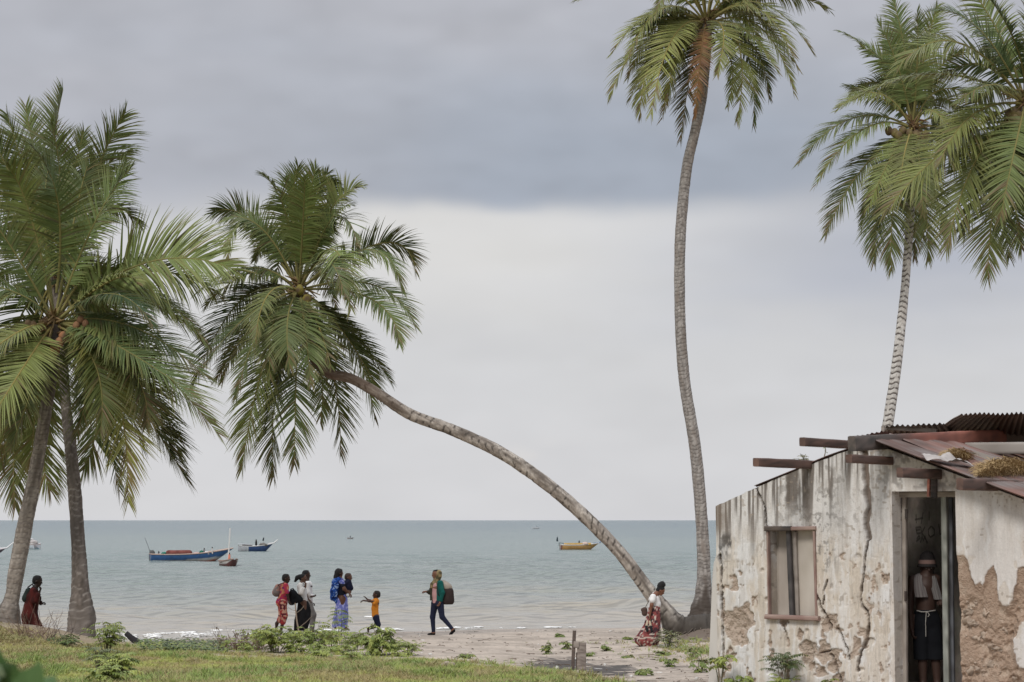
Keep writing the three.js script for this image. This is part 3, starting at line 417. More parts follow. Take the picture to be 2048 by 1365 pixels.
// ───────────────────────── the ruined house ─────────────────────────
const HA = 37 * Math.PI / 180, HE = V(Math.cos(HA), 0, Math.sin(HA)), HN = V(-Math.sin(HA), 0, Math.cos(HA)), H0 = at(1733, 1041, 27);
const WP = (u, y, t = 0) => H0.clone().addScaledVector(HE, u).addScaledVector(HN, t).setY(y);
function wallPt(px, py, t = 0) { const r = ray(px, py), o = V(0, EYE, 0), p0 = H0.clone().addScaledVector(HN, t); return o.addScaledVector(r, p0.clone().sub(V(0, EYE, 0)).dot(HN) / r.dot(HN)); }
const uOf = (p) => p.clone().sub(H0).dot(HE);
const wu = (px, t = 0) => uOf(wallPt(px, 1041, t));
const wuy = (px, py, t = 0) => { const p = wallPt(px, py, t); return [uOf(p), p.y]; };
const house = thing('ruined_house', 'derelict white plastered house with cracked walls and a collapsing rusty roof', 'house', WP(0, 1.0, 0));
const earth = [[0.40, 0.305, 0.235], [0.29, 0.205, 0.15], [0.48, 0.39, 0.31]];
const UL = wu(1432), UR = wu(2048) + 0.9;
const TOP = [[1432, 1013], [1510, 977], [1600, 938], [1720, 892], [1738, 884], [2048, 1000]].map(([x, y]) => wuy(x, y)); { const a = TOP[4], b = TOP[5], k = (b[1] - a[1]) / (b[0] - a[0]); TOP.push([UR + 0.1, b[1] + k * (UR + 0.1 - b[0])]); }
const topAt = (u) => poly(TOP, u) + 0.012 * (noise(u * 14) - 0.5) * (u < 0 ? 1 : 0);
const DOOR = { u0: wu(1785), u1: wu(1912), y1: (wuy(1785, 984)[1] + wuy(1912, 982)[1]) / 2 }, WIN = { u0: wu(1534), u1: wu(1632), y0: wuy(1580, 1239)[1], y1: wuy(1580, 1056)[1] };
const PATCH = [[1466, 1175, 12, 14], [1480, 1150, 6, 8], [1475, 1252, 33, 44], [1452, 1235, 12, 30], [1496, 1228, 14, 34], [1452, 1172, 5, 9], [1618, 1305, 27, 30], [1655, 1245, 20, 28], [1650, 1300, 17, 36], [1668, 1322, 14, 34], [1640, 1345, 22, 24], [1685, 1355, 10, 22], [1712, 1298, 15, 26], [1728, 1272, 9, 18], [1735, 1218, 6, 20], [1755, 1142, 7, 13], [1750, 1170, 8, 20], [1745, 1190, 5, 6], [1686, 1114, 6, 11], [1700, 1258, 5, 9], [1672, 1258, 12, 11], [1705, 1128, 4, 12], [1518, 1205, 5, 14], [1517, 1270, 3, 7], [1660, 1110, 5, 10], [1757, 1230, 5, 28], [1765, 1340, 8, 20]];
const CRACK = [[[[1728, 905], [1731, 950], [1734, 985], [1737, 1010], [1733, 1050], [1738, 1075]], 11], [[[1738, 1075], [1731, 1105], [1727, 1150], [1721, 1190], [1725, 1215], [1733, 1225], [1737, 1248]], 3.2], [[[1737, 1248], [1733, 1280], [1722, 1305], [1715, 1340]], 5], [[[1513, 976], [1524, 1000], [1531, 1025], [1535, 1056]], 2.6], [[[1564, 1240], [1570, 1262], [1573, 1275]], 1.8], [[[1632, 1188], [1641, 1215], [1650, 1232], [1662, 1262]], 3.5], [[[1672, 1258], [1684, 1275], [1694, 1300], [1700, 1320]], 2.5], [[[1441, 1110], [1443, 1180], [1445, 1260], [1450, 1340]], 3], [[[1655, 1160], [1648, 1185], [1644, 1210]], 2], [[[1660, 1310], [1672, 1335], [1682, 1365]], 4], [[[1640, 1306], [1660, 1303]], 2.5]];
const TONGUE = [[1905, 1114], [1915, 1112], [1926, 1108], [1934, 1122], [1942, 1150], [1950, 1170], [1958, 1163], [1964, 1172], [1971, 1150], [1978, 1134], [1986, 1128], [1992, 1148], [1995, 1195], [2004, 1210], [2016, 1214], [2026, 1200], [2031, 1165], [2034, 1140], [2046, 1136], [2056, 1150], [2075, 1120], [2140, 1150]];
function distLine(px, py, pts) { let b = 1e9; for (let i = 0; i < pts.length - 1; i++) { const [ax, ay] = pts[i], [bx, by] = pts[i + 1], dx = bx - ax, dy = by - ay, t = clamp(((px - ax) * dx + (py - ay) * dy) / (dx * dx + dy * dy)); b = Math.min(b, Math.hypot(px - ax - dx * t, py - ay - dy * t)); } return b; }
function wallField(u, y) {                                              // how far the plaster is gone here, how deep, and the colour of what is left
  const [px, py] = proj(WP(u, y)), wx = (fbm(px * 0.06, py * 0.06, 0, 5) - 0.5), wy = (fbm(px * 0.045 + 50, py * 0.045 + 9, 0, 4) - 0.5);
  let e = -9; for (const [cx, cy, rx, ry] of PATCH) { const dx = px - cx, dy = py - cy; if (Math.abs(dx) < rx * 2.6 && Math.abs(dy) < ry * 2.6) e = Math.max(e, (0.76 - Math.hypot((dx + wx * 30) / rx, (dy + wy * 34) / ry)) * Math.min(rx, ry)); }
  if (px < 1780) e = Math.max(e, (fbm(px * 0.085 + 3, py * 0.045 + 7, 0, 4) - 0.735 + 0.07 * ss(1180, 1320, py)) * 70 * ss(1085, 1130, py));
  if (px > 1900) { let d = (py + wy * 16 - poly(TONGUE, px + wx * 10)) * 0.8; const low = Math.hypot((px - 2046) / 16, (py - 1290) / 42); d = Math.min(d, (low - 1 + wx) * 16); e = Math.max(e, d); }
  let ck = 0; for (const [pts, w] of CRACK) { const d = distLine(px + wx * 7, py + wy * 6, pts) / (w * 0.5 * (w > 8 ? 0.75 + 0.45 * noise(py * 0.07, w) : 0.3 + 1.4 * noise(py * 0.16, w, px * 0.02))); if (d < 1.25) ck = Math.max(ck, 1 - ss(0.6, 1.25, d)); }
  const er = ss(-0.5, 2.2, e), core = ss(2, 16, e);
  const lump = fbm(u * 9, y * 9, 0, 4), lump2 = fbm(u * 24 + 7, y * 24, 0, 3);
  const rubble = px > 1900 ? ss(1150, 1240, py) * (0.25 + 1.1 * ss(0.3, 0.7, fbm(u * 3 + 2, y * 3, 0, 3))) : 0.45;
  let dep = -er * (0.022 + core * (0.03 + rubble * 0.05) * (0.4 + lump)) + er * rubble * (lump2 - 0.5) * 0.055 - ck * 0.085 + (fbm(u * 2.2, y * 2.2, 0, 3) - 0.5) * 0.02 * (1 - er);
  const hole = ss(0.80, 0.87, noise(u * 13 + 3, y * 10 + 8)) * ss(0.55, 0.7, noise(u * 2.1 + 8, y * 2.1)) * ss(1060, 1120, py); dep -= hole * 0.03;
  const flake = ss(0.52, 0.56, fbm(u * 3.1 + 20, y * 2.2 + 4, 0, 4)) * ss(1040, 1120, py); dep -= flake * 0.005 * (1 - er);   // outer coat of limewash gone
  // colours
  const top = (proj(WP(u, topAt(u)))[1]), below = py - top, s1 = noise(px * 0.13, 3), s2 = noise(px * 0.33 + 9, py * 0.012), s3 = fbm(px * 0.05, py * 0.02, 0, 4);
  let c = mixc([0.66, 0.645, 0.625], [0.60, 0.54, 0.465], ss(1030, 1130, py) * ss(0.3, 0.6, s3));
  if (px > 1780) c = mixc([0.66, 0.63, 0.60], [0.61, 0.575, 0.54], s3);
  c = mixc(c, [0.52, 0.44, 0.345], flake * 0.4); c = mulc(c, 0.90 + 0.16 * fbm(px * 0.35, py * 0.22, 0, 3));
  const drip = fbm(px * 0.16 + wx * 2, py * 0.011 + 3, 0, 4), drip2 = fbm(px * 0.4 + 9, py * 0.03, 0, 3);
  c = mixc(c, [0.38, 0.33, 0.275], ss(0.54, 0.70, drip) * (px < 1785 ? 0.26 : 0.15)); c = mixc(c, [0.25, 0.225, 0.20], ss(0.60, 0.74, drip2) * (px < 1785 ? 0.3 : 0.1)); c = mixc(c, [0.70, 0.69, 0.675], ss(0.46, 0.34, drip) * 0.5);
  if (px < 1785) {
    const len = 45 + 190 * s1 * s1, st = ss(len, len * 0.25, below) * ss(0.40, 0.62, s2 * 0.6 + s1 * 0.4);
    c = mixc(c, mixc([0.085, 0.078, 0.072], [0.17, 0.145, 0.125], s3), st * 0.95 * ss(1775, 1690, px) ** 0.5);
    const big = Math.max(ss(15, 9, Math.abs(px - 1583 + wx * 10)) * ss(1052, 1000, py + wy * 40), ss(9, 5, Math.abs(px - 1612 + wx * 8)) * ss(1052, 990, py + wy * 40), 0.8 * ss(8, 3, Math.abs(px - 1757)) * ss(1010, 960, py) * 0.0);
    c = mixc(c, [0.085, 0.07, 0.058], big * 0.9);
    c = mixc(c, [0.16, 0.12, 0.09], ss(1472, 1436, px + wx * 26) * ss(1085, 1050, py + wy * 26) * 0.75);
    c = mixc(c, [0.07, 0.065, 0.06], ss(20, 6, Math.abs(px - 1450 + wx * 24)) * ss(1060, 1075, py) * ss(1150, 1085, py + wy * 50) * ss(0.35, 0.55, fbm(px * 0.12, py * 0.06, 0, 3)) * 0.95);
    c = mixc(c, [0.17, 0.155, 0.14], ss(0.56, 0.68, fbm(px * 0.07 + 4, py * 0.05, 0, 4)) * ss(1075, 1020, py) * ss(1520, 1560, px) * 0.5);
    c = mixc(c, [0.10, 0.09, 0.08], ss(26, 4, Math.hypot(px - 1680, (py - 1055) * 1.0) - 70 + wx * 40) * ss(0.55, 0.7, fbm(px * 0.2, py * 0.14, 0, 3)) * 0.6 * ss(1700, 1640, px));
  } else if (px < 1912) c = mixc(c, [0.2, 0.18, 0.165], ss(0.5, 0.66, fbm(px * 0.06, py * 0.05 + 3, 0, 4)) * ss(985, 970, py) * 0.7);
  const spot = ss(0.72, 0.80, noise(px * 0.21 + 4, py * 0.17)) * ss(0.5, 0.7, noise(px * 0.03, py * 0.03 + 5)); c = mixc(c, [0.30, 0.25, 0.2], spot * 0.6);
  let ec = mixc(mixc(earth[0], earth[1], clamp(lump2 * 1.6 - 0.3)), earth[2], ss(0.55, 0.75, lump)); if (px > 1900) ec = mixc(ec, [0.40, 0.28, 0.20], 0.35); else ec = mixc(ec, [0.49, 0.41, 0.335], 0.55);
  c = mixc(c, ec, er); c = mixc(c, mulc(earth[1], 0.55), ck * (1 - er) * 0.9);  // cracks: bare earth, darkened further to paint in the shade inside them
  return { dep, c, er, rubble, e };
}
{
  const us = [], ys = [], step = 0.0125; for (let u = UL; u < UR; u += step) us.push(u); us.push(UR); const B = 0.95; for (let y = B; y < 4.6; y += step) ys.push(y);
  const snap = (arr, v) => { let b = 0; arr.forEach((a, i) => { if (Math.abs(a - v) < Math.abs(arr[b] - v)) b = i; }); arr[b] = v; return b; };
  const dl = snap(us, DOOR.u0), dr = snap(us, DOOR.u1), dt = snap(ys, DOOR.y1), wl = snap(us, WIN.u0), wr = snap(us, WIN.u1), w0 = snap(ys, WIN.y0), w1 = snap(ys, WIN.y1);
  const yMax = Math.max(...TOP.map((p) => p[1])), g = new GB(), id = new Map(), nu = us.length, uvu = (u) => (u - UL) / (UR - UL), uvy = (y) => (y - B) / (yMax - B);
  const vid = (i, j) => { const k = j * nu + i; if (!id.has(k)) { const u = us[i], y = Math.min(ys[j], topAt(u)); const f = wallField(u, y); id.set(k, g.v(WP(u, y, f.dep), [1, 1, 1], uvu(u), uvy(y))); } return id.get(k); };
  const edges = new Map(), add = (a, b) => { const k = b + '_' + a; if (edges.has(k)) edges.delete(k); else edges.set(a + '_' + b, [a, b]); };
  for (let j = 0; j < ys.length - 1; j++) for (let i = 0; i < nu - 1; i++) {
    if (i >= dl && i < dr && j < dt) continue; if (i >= wl && i < wr && j >= w0 && j < w1) continue;
    if (ys[j] >= topAt(us[i]) && ys[j] >= topAt(us[i + 1])) continue;
    const a = vid(i, j), b = vid(i + 1, j), c = vid(i + 1, j + 1), d = vid(i, j + 1); g.quad(a, b, c, d); add(a, b); add(b, c); add(c, d); add(d, a);
  }
  const P = (k) => V(g.p[k * 3], g.p[k * 3 + 1], g.p[k * 3 + 2]), n0 = g.n, TH = 0.3;
  const back = new Map(), bk = (k) => { if (!back.has(k)) { const p = P(k), u = uOf(p); back.set(k, g.v(WP(u, p.y, -TH), [1, 1, 1], g.t[k * 2], g.t[k * 2 + 1])); } return back.get(k); };
  for (const [a, b] of edges.values()) { const p = P(a), q = P(b); const a2 = g.v(p, [1, 1, 1], g.t[a * 2], g.t[a * 2 + 1]), b2 = g.v(q, [1, 1, 1], g.t[b * 2], g.t[b * 2 + 1]), ua = uOf(p), ub = uOf(q); g.quad(b2, a2, g.v(WP(ua, p.y, -TH), [1, 1, 1], g.t[a * 2] + 0.02, g.t[a * 2 + 1]), g.v(WP(ub, q.y, -TH), [1, 1, 1], g.t[b * 2] + 0.02, g.t[b * 2 + 1])); }
  const ni = g.i.length; // the inner face, a coarse copy with the same openings
  const rect = (u0, u1, y0, y1f) => { const m = 24; for (let k = 0; k < m; k++) { const a = mix(u0, u1, k / m), b = mix(u0, u1, (k + 1) / m); const ya = y1f(a), yb = y1f(b); if (ya <= y0 && yb <= y0) continue; g.quad(g.v(WP(a, y0, -TH), [1, 1, 1], 0.62, 0.6), g.v(WP(a, ya, -TH), [1, 1, 1], 0.62, 0.62), g.v(WP(b, yb, -TH), [1, 1, 1], 0.63, 0.62), g.v(WP(b, y0, -TH), [1, 1, 1], 0.63, 0.6)); } };
  rect(UL, WIN.u0, B, topAt); rect(WIN.u0, WIN.u1, B, () => WIN.y0); rect(WIN.u0, WIN.u1, WIN.y1, topAt); rect(WIN.u1, DOOR.u0, B, topAt); rect(DOOR.u0, DOOR.u1, DOOR.y1, topAt); rect(DOOR.u1, UR, B, topAt);
  const W = 2048, Hh = 1024, dat = new Uint8Array(W * Hh * 4), bmp = new Uint8Array(W * Hh * 4), sr = (x) => 255 * (1.055 * clamp(x) ** (1 / 2.4) - 0.055);
  for (let j = 0; j < Hh; j++) for (let i = 0; i < W; i++) {
    const u = UL + (UR - UL) * (i + 0.5) / W, y = B + (yMax - B) * (j + 0.5) / Hh, o = (j * W + i) * 4; if (y > topAt(u) + 0.03) { dat.set([120, 112, 104, 255], o); continue; }
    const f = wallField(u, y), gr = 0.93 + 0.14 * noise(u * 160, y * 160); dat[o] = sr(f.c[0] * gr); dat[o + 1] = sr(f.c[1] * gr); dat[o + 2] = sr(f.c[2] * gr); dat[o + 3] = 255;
    const b = clamp(128 + f.dep * 900 + (noise(u * 120, y * 120) - 0.5) * (12 + 110 * f.er) + (noise(u * 50, y * 50) - 0.5) * (12 + 100 * f.er), 0, 255); bmp[o] = bmp[o + 1] = bmp[o + 2] = b; bmp[o + 3] = 255;
  }
  const tx = (d, c) => { const t = new THREE.DataTexture(d, W, Hh); if (c) t.colorSpace = THREE.SRGBColorSpace; t.magFilter = t.minFilter = THREE.LinearFilter; t.needsUpdate = true; return t; };
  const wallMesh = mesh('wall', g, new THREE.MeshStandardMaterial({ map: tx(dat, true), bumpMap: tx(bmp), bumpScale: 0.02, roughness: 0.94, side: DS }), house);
  // rubble stones showing where the plaster has fallen
  const r = rng(12); let n = 0;
  for (let k = 0; k < 6000 && n < 130; k++) {
    const u = mix(UL, UR - 0.85, r()), y = B + r() * 2.2; if (u > DOOR.u0 - 0.05 && u < DOOR.u1 + 0.06) continue; if (u > WIN.u0 - 0.06 && u < WIN.u1 + 0.06 && y > WIN.y0 - 0.05 && y < WIN.y1 + 0.05) continue;
    const f = wallField(u, y), right = u > DOOR.u1; if (f.e < (right ? 10 : 5) || (right && f.rubble < 0.3 + 0.6 * r())) continue; n++;
    const s = (right ? 0.012 : 0.010) + r() ** 3 * (right ? 0.06 : 0.022), c = mixc(mixc(earth[0], earth[2], r()), [0.30, 0.24, 0.19], r() * 0.6);
    mesh('stone', new GB().ball(WP(u, y, f.dep - s * 0.25), s * (0.8 + r() * 0.5), s * (0.55 + r() * 0.4), s * 0.8, (p) => mulc(c, 0.8 + 0.4 * noise(p.x * 60, p.y * 60, p.z * 60)), 6, 0.8, k), M.matte, wallMesh);
  }
}
const woodc = (a, b, k = 6) => (p, t, y) => mixc(a, b, clamp(fbm(p.x * k + p.z * k * 0.3, p.y * k * 6, p.z * k, 4) * 2.4 - 0.7));
const dkw = woodc([0.055, 0.035, 0.028], [0.15, 0.085, 0.065]), redw = woodc([0.17, 0.07, 0.052], [0.36, 0.135, 0.095]), greyw = woodc([0.20, 0.17, 0.145], [0.36, 0.32, 0.28]), pinkw = woodc([0.22, 0.13, 0.11], [0.33, 0.24, 0.2]);
{
  // window: weathered frame, dark mullion, two closed boards set back
  const w = new THREE.Group(); w.name = 'window'; house.add(w);
  const wm = (n, gb, m = M.wood) => { const g = gb.build(), k = new THREE.Mesh(g, m); k.name = n; k.position.copy(house.position).negate(); k.castShadow = k.receiveShadow = true; w.add(k); return k; };
  const p = (px, py, t) => wallPt(px, py, t), b = (a, c, ww, h, col, up = HN, seg = 14) => new GB().bar(a, c, ww, h, col, seg, up, 0.006);
  wm('frame', b(p(1532, 1058, 0.0), p(1584, 1058, 0.0), 0.07, 0.1, woodc([0.03, 0.026, 0.024], [0.1, 0.075, 0.06]))); wm('frame', b(p(1585, 1058, -0.01), p(1634, 1057, -0.01), 0.055, 0.09, pinkw));
  wm('frame', b(p(1537, 1064, -0.015), p(1540, 1230, -0.015), 0.022, 0.08, pinkw)); wm('frame', b(p(1630, 1063, -0.015), p(1635, 1232, -0.015), 0.03, 0.08, pinkw));
  wm('sill', b(p(1534, 1234, 0.01), p(1641, 1238, 0.01), 0.065, 0.14, pinkw));
  wm('mullion', b(p(1578, 1062, -0.04), p(1585, 1232, -0.04), 0.062, 0.07, woodc([0.032, 0.03, 0.03], [0.085, 0.075, 0.072])));
  const panel = (x0, x1, t, c1, c2) => { const g = new GB(), m = 26; for (let j = 0; j <= m; j++) for (let i = 0; i <= 8; i++) { const q = wallPt(mix(x0, x1, i / 8), mix(1055, 1240, j / m), t), f = fbm(q.x * 6, q.y * 3, q.z * 6, 4); g.v(q.addScaledVector(HN, (noise(i * 0.5 + x0, j * 0.3) - 0.5) * 0.008), mixc(c1, c2, clamp(f * 2 - 0.5))); } for (let j = 0; j < m; j++) for (let i = 0; i < 8; i++) g.quad(j * 9 + i, j * 9 + i + 1, (j + 1) * 9 + i + 1, (j + 1) * 9 + i); for (const s of [[0, 1], [8, -1]]) for (let j = 0; j < m; j++) { const a = j * 9 + s[0], c = a + 9, P = (k) => V(g.p[k * 3], g.p[k * 3 + 1], g.p[k * 3 + 2]).addScaledVector(HN, -0.03), cc = g.c.slice(a * 3, a * 3 + 3); g.quad(a, c, g.v(P(c), cc), g.v(P(a), cc)); } return g; };
  wm('shutter_panel', panel(1556, 1588, -0.25, [0.50, 0.45, 0.40], [0.36, 0.31, 0.265]), M.matte); wm('shutter_panel', panel(1594, 1640, -0.13, [0.54, 0.49, 0.43], [0.43, 0.38, 0.32]), M.matte); wm('shutter_panel', panel(1540, 1562, -0.27, [0.46, 0.42, 0.37], [0.35, 0.31, 0.27]), M.matte);
  wm('frame', b(p(1590, 1064, -0.1), p(1596, 1232, -0.1), 0.05, 0.05, greyw));
}
{
  // doorway: boards of the frame, a pale post, a hanging bracket
  const p = wallPt, B = (n, a, c, w, h, col, up = HN, m = M.wood) => mesh(n, new GB().bar(a, c, w, h, col, 22, up, 0.006), m, house), low = (px, t) => { const q = wallPt(px, 1300, t); return V(q.x, 1.06, q.z); }, hi = (px, t, dy = 0) => { const q = wallPt(px, 1000, t); return V(q.x, DOOR.y1 + dy, q.z); };
  B('door_frame', low(1810, -0.28), hi(1810, -0.28), 0.055, 0.07, greyw); B('door_frame', hi(1796, -0.25, -0.04), hi(1918, -0.25, -0.04), 0.075, 0.06, greyw);
  const post = woodc([0.13, 0.135, 0.118], [0.33, 0.34, 0.30], 9); B('door_post', low(1893, -0.27), hi(1889, -0.27), 0.075, 0.06, post);
  B('door_post', low(1905, -0.42), hi(1902, -0.42), 0.05, 0.05, woodc([0.06, 0.06, 0.065], [0.17, 0.18, 0.2], 9));
  B('bracket', p(1869, 948, 0.06), p(1869, 996, 0.06), 0.075, 0.06, woodc([0.02, 0.018, 0.016], [0.06, 0.045, 0.04])); B('bracket', p(1859, 958, 0.05), p(1858, 994, 0.05), 0.035, 0.05, redw);
  B('hinge', p(1812, 1183, -0.24), p(1812, 1203, -0.24), 0.03, 0.03, () => [0.05, 0.035, 0.03]); B('hinge', p(1813, 1019, -0.24), p(1813, 1038, -0.24), 0.03, 0.03, () => [0.05, 0.04, 0.035]);
  const lu0 = wu(1788), lu1 = wu(1908);
  // room behind: partition with scrawled letters, floor, side and rear walls
  const cv = document.createElement('canvas'); cv.width = 1024; cv.height = 1024; const cx = cv.getContext('2d'), r = rng(3);
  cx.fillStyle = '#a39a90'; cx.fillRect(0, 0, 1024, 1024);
  for (let k = 0; k < 5000; k++) { const s = 4 + r() ** 4 * 120; cx.fillStyle = r() < 0.5 ? `rgba(70,62,55,${0.03 + r() * 0.05})` : `rgba(200,192,182,${0.02 + r() * 0.05})`; cx.beginPath(); cx.ellipse(r() * 1024, r() * 1024, s, s * (0.3 + r()), r() * 3, 0, 7); cx.fill(); }
  const T = -1.75, c0 = wu(1750, T), c1 = wu(1960, T), y0 = 1.0, y1 = 4.35, X = (px) => (wu(px, T) - c0) / (c1 - c0) * 1024, YY = (py) => (1 - (wallPt(1850, py, T).y - y0) / (y1 - y0)) * 1024;
  cx.strokeStyle = 'rgba(40,36,33,0.5)'; cx.lineWidth = 9; cx.lineCap = 'round'; cx.lineJoin = 'round';
  const pen = (...pts) => { cx.beginPath(); pts.forEach(([a, b], i) => i ? cx.lineTo(X(a), YY(b)) : cx.moveTo(X(a), YY(b))); cx.stroke(); };
  pen([1833, 1031], [1833, 1046]); pen([1831, 1040], [1846, 1037]); pen([1847, 1026], [1843, 1047]); pen([1859, 1025], [1859, 1040]);                        // HI
  pen([1841, 1055], [1832, 1056], [1834, 1068], [1841, 1067]); pen([1833, 1061], [1840, 1060]); pen([1842, 1056], [1844, 1070]); pen([1850, 1055], [1844, 1066], [1855, 1086]);
  pen([1862, 1054], [1857, 1060], [1857, 1070], [1861, 1075], [1869, 1070], [1869, 1060], [1864, 1054]); pen([1878, 1050], [1880, 1069], [1888, 1067]);          // EKOL
  pen([1834, 1078], [1838, 1072], [1840, 1077], [1833, 1083]); pen([1841, 1085], [1844, 1074], [1847, 1082], [1850, 1073], [1853, 1086]);                      // 2M
  const tt = new THREE.CanvasTexture(cv); tt.colorSpace = THREE.SRGBColorSpace;
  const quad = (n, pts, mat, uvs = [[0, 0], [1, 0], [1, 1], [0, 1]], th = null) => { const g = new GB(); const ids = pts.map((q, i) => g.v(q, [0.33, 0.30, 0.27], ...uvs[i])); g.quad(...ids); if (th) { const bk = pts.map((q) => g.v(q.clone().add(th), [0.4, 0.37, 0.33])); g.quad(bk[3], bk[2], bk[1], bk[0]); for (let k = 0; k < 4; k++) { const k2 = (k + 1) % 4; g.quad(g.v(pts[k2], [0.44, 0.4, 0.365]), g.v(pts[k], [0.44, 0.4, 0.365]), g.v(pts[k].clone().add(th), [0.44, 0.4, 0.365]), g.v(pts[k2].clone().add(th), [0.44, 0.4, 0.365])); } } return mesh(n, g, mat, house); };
  quad('inner_wall', [WP(c0, y0, T), WP(c1, y0, T), WP(c1, y1, T), WP(c0, y1, T)], new THREE.MeshStandardMaterial({ map: tt, roughness: 0.95, side: DS })).userData.label = 'inner wall scrawled with dark letters';
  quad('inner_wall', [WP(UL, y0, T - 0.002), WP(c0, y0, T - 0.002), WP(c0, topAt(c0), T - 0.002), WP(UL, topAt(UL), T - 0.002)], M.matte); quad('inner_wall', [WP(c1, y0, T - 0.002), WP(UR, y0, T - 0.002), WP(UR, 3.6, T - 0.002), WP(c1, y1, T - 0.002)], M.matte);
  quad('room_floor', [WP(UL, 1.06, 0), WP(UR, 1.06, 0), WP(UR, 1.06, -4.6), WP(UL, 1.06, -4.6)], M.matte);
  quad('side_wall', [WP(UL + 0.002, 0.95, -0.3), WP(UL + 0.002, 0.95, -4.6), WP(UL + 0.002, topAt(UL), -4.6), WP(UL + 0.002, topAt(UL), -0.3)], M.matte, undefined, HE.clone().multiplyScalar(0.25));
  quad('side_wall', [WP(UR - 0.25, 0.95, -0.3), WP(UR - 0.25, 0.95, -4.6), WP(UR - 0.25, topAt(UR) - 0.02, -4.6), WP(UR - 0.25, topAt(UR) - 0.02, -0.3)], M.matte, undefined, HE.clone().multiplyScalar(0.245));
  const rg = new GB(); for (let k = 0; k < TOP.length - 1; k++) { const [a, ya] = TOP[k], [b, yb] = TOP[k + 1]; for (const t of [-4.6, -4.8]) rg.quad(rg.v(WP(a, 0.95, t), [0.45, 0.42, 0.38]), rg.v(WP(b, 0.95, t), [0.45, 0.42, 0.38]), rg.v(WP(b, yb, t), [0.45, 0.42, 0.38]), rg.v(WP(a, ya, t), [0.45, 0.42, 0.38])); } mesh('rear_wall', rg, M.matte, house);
  // buttress leaning against the left corner
  const bg = new GB(), pr = [[1441, 1108], [1434, 1112], [1428, 1126], [1425, 1150], [1423, 1200], [1421, 1260], [1419, 1320], [1416, 1390], [1452, 1390], [1447, 1300], [1443, 1200]];
  const ring = (t) => pr.map(([x, y]) => { const q = wallPt(x, y, t); q.addScaledVector(HN, (noise(x * 0.2, y * 0.05) - 0.5) * 0.05); return bg.v(q, mixc([0.56, 0.53, 0.49], [0.30, 0.27, 0.24], ss(0.5, 0.7, fbm(x * 0.2, y * 0.06, t * 4, 3)))); });
  const r0 = ring(-0.05), r1 = ring(-0.5), fan = THREE.ShapeUtils.triangulateShape(pr.map(([x, y]) => new THREE.Vector2(x, -y)), []); for (const f of fan) { bg.tri(r0[f[0]], r0[f[1]], r0[f[2]]); bg.tri(r1[f[2]], r1[f[1]], r1[f[0]]); }
  const q0 = ring(-0.05), q1 = ring(-0.5); for (let k = 0; k < pr.length; k++) { const k2 = (k + 1) % pr.length; bg.quad(q0[k], q0[k2], q1[k2], q1[k]); } mesh('buttress', bg, M.matte, house);
}
